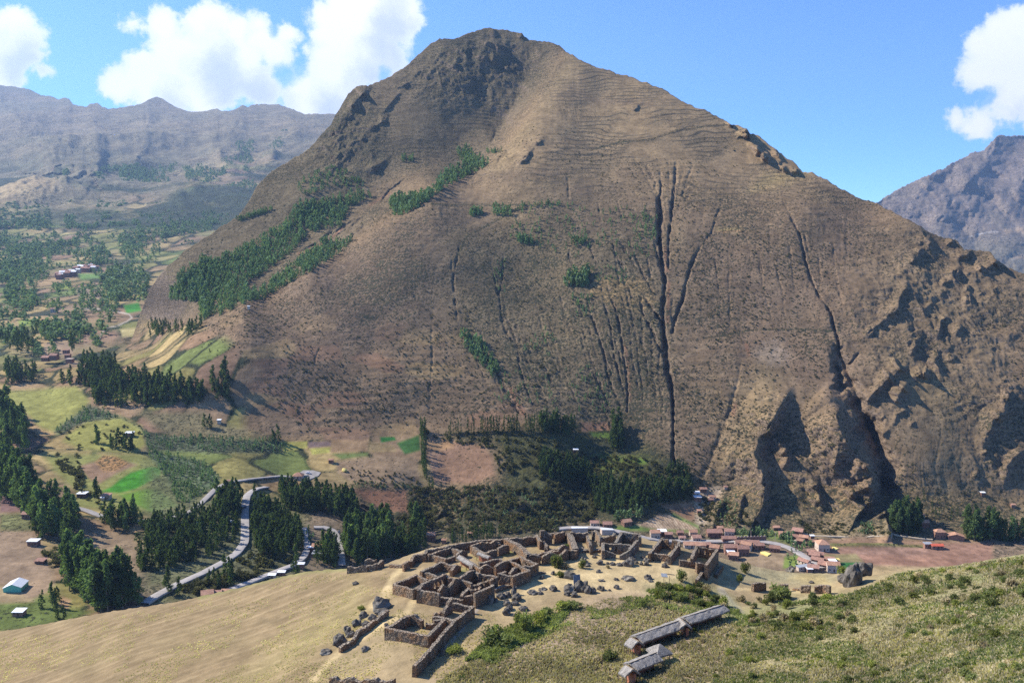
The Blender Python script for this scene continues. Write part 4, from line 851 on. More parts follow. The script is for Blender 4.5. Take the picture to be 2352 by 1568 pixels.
ruin('curved retaining wall below the row of boulders on the left', [(R5, [(270, 862), (430, 772), (490, 670), (620, 592), (700, 520), (872, 405)], 1.2, {'r': .15})], 'wall', 'retaining_wall', 'free-standing walls')
ruin('open-topped small house at the left front corner of the ruins', [(R1, [(205, 1172), (580, 1272)], 2.2), (R1, [(580, 1272), (690, 1205)], 2.2), (R1, [(210, 1165), (620, 1000)], 2.0), (R1, [(620, 1000), (850, 1078)], 1.8)])
ruin('big front house of the ruins with long niched rear wall', [(R1, [(680, 1270), (1070, 1352)], 2.9), (R1, [(1070, 1420, 1.6), (1300, 1450, 1.3), (1530, 1470, 1.5)], 1.6), (R1, [(680, 1270), (740, 1175), (900, 1100)], 3.0), (R1, [(900, 1100), (1190, 985)], 3.1, {'o': WN}), (R1, [(1190, 985), (1290, 1060), (1490, 1072)], 2.6, {'r': .3, 'o': [(.3, .4, 3, 4)]}),
     (R1, [(1085, 1300), (1235, 1235)], 2.4, {'g': .9, 'r': .1}), (R1, [(1275, 1215), (1490, 1080)], 2.6, {'g': .8})])
ruin('middle house with doorway pier, right of the big front house', [(R1, [(1490, 1072), (1705, 1152)], 2.6), (R1, [(1500, 1048), (1760, 912)], 2.8, {'g': .5}), (R1, [(1760, 912), (1860, 965)], 2.7), (R1, [(1860, 965), (2190, 1032)], 2.6, {'o': WN}), (R1, [(2190, 1032), (2090, 1085)], 2.4), (R1, [(1960, 1135), (2070, 1092)], 1.9), (R1, [(1750, 1205), (1955, 1130)], 1.6, {'r': .3})])
ruin('round-cornered cell with tall outer wall at the front right of the main block', [(R1, [(1790, 1350), (1870, 1320)], 3.3), (R1, [(1870, 1320), (2130, 1192)], 3.3, {'r': .06}), (R1, [(1520, 1405), (1785, 1400)], 1.9), (R1, [(1525, 1400), (1560, 1330), (1650, 1260)], 2.0), (R1, [(1700, 1290), (1870, 1235)], 1.9, {'r': .3, 'o': W2}), (R1, [(2170, 1270), (2352, 1190)], .7)])
ruin('half-height house with a gabled stub on the grassy left slope of the ruins', [(R1, [(745, 912), (1120, 745)], 2.0), (R1, [(1120, 745), (1400, 812)], 1.9), (R1, [(1325, 905), (1470, 815)], 1.4, {'g': .7}), (R1, [(735, 920), (1020, 1000)], 1.6)])
ruin('long outer wall along the top edge of the ruins', [(R1, [(835, 500), (1100, 460)], 2.2), (R1, [(1100, 460), (1290, 418), (1560, 368), (1900, 312), (2360, 290)], 2.0), (R1, [(800, 582), (835, 500)], 2.0), (R2, [(480, 375), (540, 350)], 1.8)], 'wall', 'stone_wall', 'free-standing walls')
ruin('low roofless house under the outer wall, green grass inside', [(R1, [(880, 592), (1285, 452)], 1.8), (R1, [(880, 592), (1205, 672)], 1.5), (R1, [(1205, 672), (1370, 632)], 1.2), (R1, [(1290, 452), (1500, 532)], 1.6), (R1, [(1430, 592), (1600, 525)], 1.3, {'g': .5})])
ruin('broken walls stepping down at the far left of the ruins', [(R1, [(640, 602), (780, 582)], 1.8), (R1, [(545, 690), (640, 602)], 1.5, {'r': .3}), (R1, [(395, 765), (475, 732)], 1.9), (R1, [(140, 782), (390, 792)], .7), (R1, [(490, 760), (540, 720)], .9)])
ruin('small enclosure on the grass knob left of the main ruins', [(M1, [(575, 1400), (730, 1385)], 1.6, {'r': .3}), (M1, [(720, 1345), (800, 1335)], 2.2, {'r': .4}), (M1, [(730, 1385), (800, 1375), (860, 1350)], 1.5, {'r': .3}), (M1, [(1100, 1350), (1130, 1300), (1200, 1290)], 1.6)])
ruin('courtyard house with jagged shaded back wall', [(R1, [(1722, 405), (1900, 372), (2200, 325)], 2.1, {'r': .35}), (R1, [(1722, 420), (1965, 572)], 1.9), (R1, [(1985, 558), (2180, 492)], 1.8), (R2, [(330, 400), (380, 460)], 1.6), (R2, [(365, 540), (545, 485)], 2.0, {'g': .2})])
ruin('long narrow house with a gabled end in the middle of the ruins', [(R2, [(0, 832), (345, 758)], 2.5), (R2, [(345, 758), (400, 780), (430, 840)], 1.8, {'r': .35}), (R2, [(20, 935), (240, 930)], 2.0, {'g': .7}), (R1, [(1790, 800), (1900, 862)], 2.2), (R1, [(1700, 800), (1700, 880)], 2.0)])
ruin('tall gabled house with windowed side, front corner of the central block', [(R2, [(305, 905), (545, 800)], 2.8, {'g': .5}), (R2, [(550, 792), (740, 870)], 2.6, {'o': W2}), (R2, [(740, 870), (950, 985)], 2.6, {'o': [(.4, .45, 3, 4)]}), (R2, [(950, 985), (640, 1090)], 2.7, {'r': .05}), (R2, [(640, 1090), (375, 1045)], 2.5, {'o': [(.5, .4, 4, 5)]}), (R2, [(375, 1045), (490, 1000)], 2.3), (R2, [(590, 1045), (755, 935)], 1.9, {'g': .8})])
ruin('square house with niches behind the tall gabled house', [(R2, [(550, 790), (800, 705)], 2.2), (R2, [(800, 705), (870, 765)], 2.4), (R2, [(870, 765), (1110, 850)], 2.6, {'o': WN}), (R2, [(1110, 850), (965, 905), (862, 900)], 2.7)])
ruin('low kerb wall in front of the central block', [(R2, [(280, 1340), (580, 1250)], .7)], 'wall', 'stone_wall', 'free-standing walls')
ruin('fallen low slab wall in the shadow beside the central block', [(R2, [(1010, 1072), (1250, 1002)], .35)], 'wall', 'stone_wall', 'free-standing walls')
ruin('walled court behind the diagonal terrace wall', [(R2, [(500, 352), (760, 480), (960, 662)], 2.3, {'t': 1.1}), (R2, [(600, 352), (860, 345), (1120, 300)], 2.1, {'r': .2}), (R2, [(1120, 300), (1190, 410)], 2.1), (R2, [(1210, 415), (1320, 480)], 1.6, {'r': .3}), (R2, [(1300, 500), (1290, 580)], 1.4, {'r': .3})])
ruin('row of gabled cross walls along the front of the court', [(R2, [(930, 692), (1165, 705)], 2.0, {'g': .4}), (R2, [(960, 672), (1230, 640), (1480, 572)], 1.4), (R2, [(1240, 700), (1490, 668)], 2.0, {'g': .7}), (R2, [(1450, 612), (1540, 598)], 1.5), (R2, [(1540, 575), (1720, 520)], 1.7, {'g': .8}), (R2, [(1570, 680), (1800, 590)], 1.7, {'g': .6}), (R2, [(1800, 590), (1880, 600)], 2.2)])
ruin('tallest ruined gable standing on the skyline of the terrace', [(R2, [(1195, 195, 3.6), (1260, 200, 3.4), (1390, 300, 2.2)], 3.2, {'r': .06}), (R2, [(1475, 285), (1640, 212, 2.8)], 2.3, {'r': .2}), (R2, [(1660, 285), (1745, 262)], 1.6), (R2, [(1380, 265), (1560, 235)], 1.2)])
ruin('long house with a deep shadow inside at the top of the terrace', [(R2, [(1745, 252), (1790, 340), (1870, 560)], 2.1, {'t': 1.3}), (R2, [(1790, 245), (2090, 245)], 2.3, {'r': .2}), (R2, [(2100, 250), (2110, 330), (2185, 540)], 1.7, {'r': .4}), (R2, [(1830, 580), (2000, 545)], .8)])
ruin('low terrace wall between the two ruin groups', [(R2, [(1850, 585), (2352, 562)], .6, {'t': 1.0})], 'wall', 'stone_wall', 'free-standing walls')
ruin('broken corner of rubble wall on the terrace edge', [(R3, [(1275, 215), (1330, 212), (1430, 330)], 2.3, {'r': .25}), (R3, [(1470, 352), (1560, 330), (1690, 262)], 1.6, {'r': .25})], mat=M_STONE2)
ruin('large two-room house, middle of the right ruin group', [(R3, [(1715, 440), (1832, 232)], 2.5, {'r': .05}), (R3, [(1832, 232), (2190, 275)], 2.5), (R3, [(1465, 452), (2000, 482)], 2.3, {'o': WN}), (R3, [(1465, 452), (1478, 585)], 2.3), (R3, [(1478, 585, 1.9), (1700, 660, 1.0)], 1.5), (R3, [(2140, 392), (1990, 560)], 2.5), (R3, [(2190, 275), (2195, 330)], 2.5), (R3, [(1815, 690, .9), (1990, 570, 2.5)], 1.6, {'r': .1})], mat=M_STONE2)
ruin('roofless house with sharp pointed gable shadow, second from the right end', [(R4, [(500, 642), (740, 355)], 2.2, {'r': .05}), (R4, [(740, 355), (1080, 412)], 2.4, {'r': .15, 'o': [(.5, .5, 4, 5), (.75, .4, 3, 4)]}), (R4, [(500, 642), (675, 662)], 1.6), (R4, [(715, 668), (905, 690)], 1.6), (R4, [(905, 690), (1040, 505)], 2.3), (R4, [(1080, 412), (1065, 500)], 2.4)])
ruin('tall outermost house at the right end of the ruins', [(R4, [(1430, 505), (1620, 545), (1820, 585)], 2.6, {'r': .15, 'o': [(.3, .5, 3, 4), (.8, .5, 3, 4)]}), (R4, [(1430, 505), (1370, 620), (1330, 735)], 2.3), (R4, [(1110, 785), (1400, 812)], 1.5), (R4, [(1435, 830), (1612, 868)], 2.4), (R4, [(1612, 868), (1822, 572)], 3.6, {'r': .05})])
ruin('sunken stone channel wall beyond the outermost house', [(R4, [(1430, 1150), (1555, 975)], 1.0, {'r': .05}), (R4, [(1800, 1060), (1915, 885)], .8)], 'wall', 'retaining_wall', 'free-standing walls')
for lab, pts, h, r in (('dark stone wall block standing first from the left on the lower path', [(395, 1212), (522, 1200)], 2.0, .15), ('stepped dark stone wall, second along the lower path', [(610, 1262, .4), (700, 1228, 1.6), (788, 1224, 1.7)], 1.5, .1),
                       ('broken dark stone wall, third along the lower path', [(875, 1270, .5), (960, 1262, .9), (975, 1240, 1.8), (1050, 1240, 1.8)], 1.5, .1), ('twin dark stone wall at the right end of the lower path', [(1125, 1238), (1212, 1236), (1286, 1242)], 2.0, .15)):
    ruin(lab, [(N5, pts, h, {'r': r})], 'wall', 'stone_wall', 'dark walls along the lower path', M_STONE)
# ------------------------------------------------------------------ trees
def leaf_mat(name, c, c2, trans=.25):
    m, t = new_mat(name); oi = t.node('ShaderNodeObjectInfo'); g = t.node('ShaderNodeNewGeometry')
    n = t.noise(g.outputs['Position'], .9, 3); n2 = t.noise(g.outputs['Position'], .08, 3)
    col = t.mix(t.ramp(n, .35, .68), c, c2)
    col = t.mix(1.0, col, t.ramp(n2, .3, .7, .75, 1.3), 'MULTIPLY'); col = t.mix(1.0, col, t.ramp(oi.outputs['Random'], 0, 1, .6, 1.4, False), 'MULTIPLY')
    d = t.node('ShaderNodeBsdfDiffuse'); t.put(d.inputs[0], col); tr = t.node('ShaderNodeBsdfTranslucent'); t.put(tr.inputs[0], t.mix(1.0, col, (1.3, 1.4, .6), 'MULTIPLY'))
    mx = t.node('ShaderNodeMixShader'); mx.inputs[0].default_value = trans; t.l.new(d.outputs[0], mx.inputs[1]); t.l.new(tr.outputs[0], mx.inputs[2])
    o = t.node('ShaderNodeOutputMaterial'); t.l.new(mx.outputs[0], o.inputs[0]); return m
M_EUC = leaf_mat('eucalyptus_leaves', (.068, .11, .045), (.145, .20, .075), .4); M_BARK = flat_mat('pale_bark', (.24, .20, .15), .9)
M_WOOD = leaf_mat('plantation_leaves', (.095, .145, .07), (.15, .205, .095)); M_BUSH = leaf_mat('bush_leaves', (.105, .125, .05), (.21, .23, .10), .42)
M_BUSHY = leaf_mat('yellow_bush_leaves', (.15, .17, .05), (.27, .28, .08), .35); M_RAV = leaf_mat('ravine_leaves', (.075, .08, .032), (.18, .165, .08), .35); M_MTN = leaf_mat('shrub_leaves', (.095, .095, .05), (.17, .15, .085), .3); M_DRY = leaf_mat('dry_twigs', (.30, .24, .15), (.48, .40, .26), .3); M_TUFT = leaf_mat('straw_tufts', (.35, .30, .195), (.49, .42, .285), .4)
def rdir(r, flat=1.0):
    z = r.uniform(-1, 1); a = r.uniform(0, 6.283); s = math.sqrt(1 - z * z); return Vector((s * math.cos(a), s * math.sin(a), z * flat))
def leafquads(mb, r, centre, rad, n, size, vert=.6):
    for _ in range(n):
        p = centre + Vector([q * k for q, k in zip(rdir(r), rad)]) * (r.random() ** .4)
        nrm = rdir(r); u = nrm.orthogonal().normalized(); w = nrm.cross(u); s = size * r.uniform(.6, 1.3); v = (w + Vector((0, 0, vert * r.choice((-1, 1))))).normalized() * s * r.uniform(.8, 1.6); u = u * s * .8
        mb.quad(p - u * .6 - v * .5, p + u * .6 - v * .4, p + u * .35 + v * .6, p - u * .4 + v * .5)
def crown(seed, H, Rr, lobes, n, size, base=.18, kind='tall'):
    r = random.Random(seed); mb = MB()
    for k in range(lobes):
        f = (k + .5) / lobes
        if kind == 'tall': z = H * (base + (1 - base) * f); rr = Rr * (.14 + .86 * (1 - f) ** .6) * (.7 + .3 * min(1, f * 5)); off = rr * .7; c = Vector((r.uniform(-off, off), r.uniform(-off, off), z)); rad = (rr * .8, rr * .8, H * .11)
        else: a = r.uniform(0, 6.28); q = Rr * r.uniform(.2, .62); c = Vector((math.cos(a) * q, math.sin(a) * q, H * r.uniform(base + .15, .8))); rad = (Rr * .5, Rr * .5, H * .24)
        leafquads(mb, r, c, rad, n // lobes, size)
    return mb
def trunk(seed, H, r0, limbs=5, kind='tall'):
    r = random.Random(seed); mb = MB(); p = Vector((0, 0, -.6)); top = H * (.86 if kind == 'tall' else .5); k = 5
    for i in range(k):
        q = Vector((r.uniform(-.12, .12) * H * .1, r.uniform(-.12, .12) * H * .1, top * (i + 1) / k)); mb.tube(p, q, r0 * (1 - i / k * .8), r0 * (1 - (i + 1) / k * .8), 6)
        if i: 
            for _ in range(limbs // 3 + 1): a = r.uniform(0, 6.28); mb.tube(q, q + Vector((math.cos(a), math.sin(a), r.uniform(.6, 1.6))) * H * .07, r0 * .3, r0 * .08, 4)
        p = q
    return mb
PROTO = {}
for k in range(5): PROTO['tall%d' % k] = (crown(100 + k, 1.0 * 16, 2.7 + .3 * k, 12, 760, .66, .10 + .03 * k).mesh('crown', M_EUC), trunk(k, 16, .26).mesh('trunk', M_BARK), 16.)
for k in range(3): PROTO['slim%d' % k] = (crown(120 + k, 14, 1.45, 10, 330, .5, .1).mesh('crown', M_EUC), trunk(20 + k, 14, .2).mesh('trunk', M_BARK), 14.)
for k in range(2): PROTO['broad%d' % k] = (crown(130 + k, 7, 3.6, 9, 420, .55, .1, 'broad').mesh('crown', M_BUSH), trunk(30 + k, 7, .25, 5, 'b').mesh('trunk', M_BARK), 7.)
TR = random.Random(11); GROVES = []
def scatter(poly, n, dmin=0):
    P = np.array([p[:2] for p in poly]); out = []; x0, y0 = P.min(0); x1, y1 = P.max(0); tries = 0
    while len(out) < n and tries < n * 40:
        tries += 1; x, y = TR.uniform(x0, x1), TR.uniform(y0, y1)
        if len(inpoly(np.array([x]), np.array([y]), poly)): 
            if dmin and any((x - a) ** 2 + ((y - b) * 2.2) ** 2 < dmin ** 2 for a, b in out[-60:]): continue
            out.append((x, y))
    return out
def grove(poly, n, h, place, kind='tall', hv=.34): GROVES.append((poly, int(n * (2.1 if n >= 40 else 1.5 if n > 12 else 1)), h, place, kind, hv))
M6 = Z(1860, 1100, 700)
grove(L2([(240, 420), (560, 420), (580, 520), (500, 700), (400, 640), (240, 620)]), 30, 17, 'in the clump beside the white-roofed shed')
grove(L2([(0, 60), (120, 120), (240, 300), (240, 430), (160, 420), (0, 360)]), 34, 21, 'in the clump at the left edge')
grove(L1([(0, 1560), (180, 1560), (210, 1380), (0, 1280)]), 26, 22, 'in the clump at the left edge')
grove(L2([(480, 820), (620, 900), (850, 1000), (1030, 1100), (850, 1165), (720, 1170), (640, 1080), (500, 1000)]), 48, 18, 'in the belt topping the straw field')
grove(L2([(1040, 650), (1100, 520), (1400, 450), (1560, 430), (1760, 490), (1775, 590), (1730, 670), (1500, 780), (1250, 850), (1000, 880), (980, 760)]), 100, 10.5, 'in the wood left of the straight road', 'tall', .18)
grove(L2([(1870, 340), (1940, 370), (2200, 560), (2230, 720), (2000, 780), (1900, 740), (1850, 600)]), 70, 11.5, 'in the dense wood between the two road bends', 'tall', .18)
grove(L2([(1590, 360), (1770, 300), (1770, 470), (1560, 430)]), 22, 13, 'on the left verge of the straight road')
grove(M1([(0, 760), (300, 780), (640, 870), (660, 1000), (600, 1020), (330, 950), (100, 930), (0, 880)]), 60, 13, 'in the wood above the hairpin road')
grove(M1([(560, 1120), (930, 1080), (930, 1320), (830, 1350), (640, 1390), (560, 1300)]), 60, 15, 'in the dark wood right of the hairpin road')
grove(M1([(930, 1240), (1230, 1180), (1220, 1290), (930, 1340)]), 24, 12, 'just above the skyline of the ruins')
grove(M1([(1090, 1020), (1240, 980), (1220, 1160), (1100, 1200)]), 16, 14, 'beside the shadowed ravine')
grove(M1([(1430, 1180), (1860, 1130), (1860, 1160), (1440, 1215)]), 24, 9, 'in the row above the outer ruin wall', 'slim')
grove(M1([(380, 1250), (480, 1250), (480, 1405), (280, 1420), (270, 1370)]), 16, 12, 'between the two arms of the hairpin road')
grove(M1([(1178, 260), (1222, 260), (1240, 690), (1200, 690)]), 24, 12, 'in the straight row dividing the fields', 'slim')
grove(M1([(1240, 700), (1400, 740), (1260, 770)]), 8, 8, 'at the foot of the row dividing the fields', 'slim')
grove(M1([(1410, 275), (1780, 260), (2040, 245), (2350, 255), (2350, 275), (1410, 295)]), 36, 12, 'in the thin row along the upper field edge', 'slim')
grove(M4([(0, 190), (300, 240), (240, 310), (0, 270)]), 22, 13, 'in the shaded row above the bowl')
grove(M4([(590, 220), (660, 220), (700, 420), (600, 430)]), 16, 15, 'in the tall group above the green plots')
grove(M4([(0, 480), (300, 560), (500, 700), (700, 740), (1000, 720), (1280, 780), (1270, 830), (1000, 870), (900, 930), (500, 970), (460, 830), (330, 720), (0, 640)]), 150, 11, 'in the wooded bowl left of the landslide')
grove(M4([(1280, 640), (1200, 600), (1080, 560), (1060, 640), (1240, 720)]), 16, 9, 'at the mouth of the main gully')
grove(M5([(2000, 520), (2340, 450), (2380, 600), (2250, 650), (2050, 630)]), 30, 15, 'in the clump at the foot of the shadowed spur')
grove(M6([(1830, 770), (2150, 810), (2200, 850), (1900, 840)]), 26, 16, 'in the row right of the orange houses')
grove(M6([(2200, 820), (2350, 830), (2350, 860), (2230, 855)]), 9, 14, 'at the right edge of the valley floor')
grove(M6([(1450, 600), (1500, 440), (1800, 600), (1850, 700), (1700, 700)]), 12, 7, 'scattered on the slope above the orange houses', 'slim')
grove(L1([(600, 880), (850, 920), (880, 1020), (1500, 1100), (1500, 1200), (760, 1240), (680, 1180), (640, 1060), (590, 1000)]), 110, 15, 'in the big wood on the valley floor')
grove(L1([(1560, 1040), (1680, 1050), (1680, 1180), (1560, 1170)]), 10, 14, 'beside the big wood on the valley floor')
grove(L1([(1640, 1020), (1700, 1020), (1700, 1040), (1640, 1040)]), 4, 17, 'standing alone above the big wood')
grove(L1([(30, 950), (300, 960), (260, 1040), (60, 1060)]), 24, 14, 'beside the brown plots at the left')
grove(L1([(0, 720), (250, 720), (250, 830), (80, 820)]), 20, 13, 'below the village at the left edge')
grove(L1([(1080, 640), (1310, 620), (1520, 610), (1420, 700), (1260, 700), (1090, 720)]), 26, 11, 'at the lower end of the mountain plantation')
grove(L1([(450, 1040), (640, 1050), (640, 1070), (460, 1070)]), 9, 16, 'in the bare-stemmed row by the green field')
grove(L1([(500, 790), (560, 790), (560, 810), (520, 810)]), 3, 20, 'standing tall beside the brick sheds')
grove(L2([(760, 500), (850, 480), (1000, 480), (1060, 560), (960, 590), (800, 560)]), 14, 13, 'on the near side of the valley road')
grove(L2([(250, 1180), (400, 1060), (560, 1180), (480, 1230), (300, 1200)]), 8, 9, 'in the hollow behind the straw field')
grove(L2([(1500, 960), (1650, 870), (1800, 900), (1760, 980), (1600, 1000)]), 8, 10, 'between the two roads')
grove(L2([(1240, 1020), (1320, 1020), (1320, 1030), (1210, 1030)]), 2, 13, 'standing alone by the lower road')
grove(L2([(2120, 900), (2180, 900), (2180, 915), (2120, 915)]), 2, 15, 'above the end of the open field', 'slim')
grove(L2([(680, 300), (740, 300), (740, 340), (700, 345)]), 3, 12, 'beside the adobe house')
for pt, n in (((2010, 1470), 3), ((1520, 1380), 3), ((850, 1520), 4), ((940, 1530), 7), ((690, 1500), 3), ((290, 670), 3), ((850, 610), 1), ((765, 655), 1)):
    grove(L1([(pt[0] - 40, pt[1] - 14), (pt[0] + 40, pt[1] - 14), (pt[0] + 40, pt[1] + 14), (pt[0] - 40, pt[1] + 14)]), n, 12, 'dotted over the valley plots')
ONES = 'first second third fourth fifth sixth seventh eighth ninth tenth eleventh twelfth thirteenth fourteenth fifteenth sixteenth seventeenth eighteenth nineteenth'.split()
def ordinal(n):
    if n < 20: return ONES[n - 1]
    t_, o = divmod(n, 10); T_ = {2: 'twent', 3: 'thirt', 4: 'fort', 5: 'fift', 6: 'sixt', 7: 'sevent', 8: 'eight', 9: 'ninet'}
    if n >= 100: return str(n) + 'th'
    return T_[t_] + 'ieth' if o == 0 else T_[t_] + 'y-' + ONES[o - 1]
ALL = []
for gi, (poly, n, h, place, kind, hv) in enumerate(GROVES):
    for x, y in scatter(poly, n, 4 if n > 20 else 0):
        hh = h * 1.1 * TR.uniform(1 - hv, 1 + hv); ALL.append([x, y, hh, gi, kind])
pa = np.array([(q[0], q[1]) for q in ALL]); DD = depthA(pa[:, 0], pa[:, 1])
order = sorted(range(len(ALL)), key=lambda i: -ALL[i][2] / DD[i])
near_ids = set(order[:285])
def add_tree(kind, loc, h, label, group, cat='tree', name='eucalyptus_tree', rz=None):
    cm, tm, H = PROTO[kind]; s = h / H
    e = empty(name, loc, TR.uniform(0, 6.28) if rz is None else rz, label, cat, group); wv = TR.uniform(.7, 1.2); e.scale = (s * wv, s * wv * TR.uniform(.9, 1.1), s)
    for nm, me in (('crown', cm), ('trunk', tm)):
        o = bpy.data.objects.new(nm, me); COL.objects.link(o); o.parent = e
    return e
class Soup:
    """many small trees as one mesh of leaf faces"""
    def __init__(s): s.parts = []
    def proto(s, seed, H, Rr, n, size, lobes=6):
        mb = crown(seed, H, Rr, lobes, n, size, .08); mb.tube((0, 0, -1), (0, 0, H * .5), Rr * .08, Rr * .05, 3)
        mb.f = [f for f in mb.f if len(f) == 4]; return np.array(mb.v), np.array(mb.f)
    def add(s, pr, pts, hs, widen=1.0):
        V, F = pr; n = len(pts); a = np.random.RandomState(len(s.parts)).uniform(0, 6.28, n); c, sn = np.cos(a)[:, None], np.sin(a)[:, None]; H = V[:, 2].max(); k = (hs / H)[:, None]
        X = (V[None, :, 0] * c - V[None, :, 1] * sn) * k * widen + pts[:, 0:1]; Y = (V[None, :, 0] * sn + V[None, :, 1] * c) * k * widen + pts[:, 1:2]; Zz = V[None, :, 2] * k + pts[:, 2:3]
        f = F[None] + (np.arange(n) * len(V))[:, None, None]; s.parts.append((np.stack([X, Y, Zz], -1).reshape(-1, 3), f.reshape(-1, 4)))
    def build(s, name, mat, label):
        off = 0; vs = []; fs = []
        for v, f in s.parts: vs.append(v); fs.append(f + off); off += len(v)
        v = np.concatenate(vs).astype(np.float32); f = np.concatenate(fs).astype(np.int32); me = bpy.data.meshes.new(name)
        me.vertices.add(len(v)); me.vertices.foreach_set('co', v.ravel()); me.loops.add(f.size); me.loops.foreach_set('vertex_index', f.ravel()); me.polygons.add(len(f))
        me.polygons.foreach_set('loop_start', np.arange(0, f.size, 4, dtype=np.int32)); me.polygons.foreach_set('loop_total', np.full(len(f), 4, np.int32)); me.update(calc_edges=True)
        me.materials.append(mat); o = bpy.data.objects.new(name, me); COL.objects.link(o); o['kind'] = 'stuff'; o['label'] = label; return o
SIZEW = ('tall', 'low', 'slender', 'broad')
mid = Soup(); MP = [mid.proto(200 + k, 14, 2.9, 200, .9, 8) for k in range(3)]; MS = [mid.proto(210 + k, 14, 1.4, 90, .75, 7) for k in range(2)]
bk = {}
RANK = {}
for i in sorted(near_ids, key=lambda i: ALL[i][0]): g_ = GROVES[ALL[i][3]][3]; RANK[g_] = RANK.get(g_, 0) + 1; ALL[i].append(RANK[g_])
for i, (x, y, hh, gi, kind, *_r) in enumerate(ALL):
    a, b = ab(x, y); d = DD[i]; loc = (a * d, d, b * d - .4); place = GROVES[gi][3]
    if i in near_ids: add_tree('%s%d' % (kind, TR.randrange(5 if kind == 'tall' else 3)), loc, hh, (('slender' if kind == 'slim' else 'tall') + ' eucalyptus ' + ordinal(ALL[i][5]) + ' from left ' + place) if RANK[place] > 1 else 'tall eucalyptus tree ' + place, 'eucalyptus trees ' + place)
    else: bk.setdefault((kind, i % (3 if kind == 'tall' else 2)), []).append((*loc, hh))
for (kind, k), L in bk.items(): A = np.array(L); mid.add((MP if kind == 'tall' else MS)[k], A[:, :3], A[:, 3])
def far_pts(poly, n, h, depth, clump=0):
    P = np.array(poly)[:, :2].astype(float); x0, y0 = P.min(0); x1, y1 = P.max(0); rs = np.random.RandomState(int(abs(x0 * 7 + y0)) % 9999); out = []
    while sum(len(o) for o in out) < n:
        x = rs.uniform(x0, x1, n * 2); y = rs.uniform(y0, y1, n * 2); i = inpoly(x, y, poly); x, y = x[i], y[i]
        if clump: m = fbm(x, y * 1.6, clump, 3, 8) > .0; x, y = x[m], y[m]
        out.append(np.stack([x, y], 1))
    q = np.concatenate(out)[:n]; D = depth(q[:, 0], q[:, 1]); a, b = ab(q[:, 0], q[:, 1]); return np.stack([a * D, D, b * D - .3], 1), rs.uniform(.7, 1.25, n) * h
fp = [mid.proto(220 + k, 9, 2.3, 34, 1.5, 5) for k in range(4)]
plant = Soup()
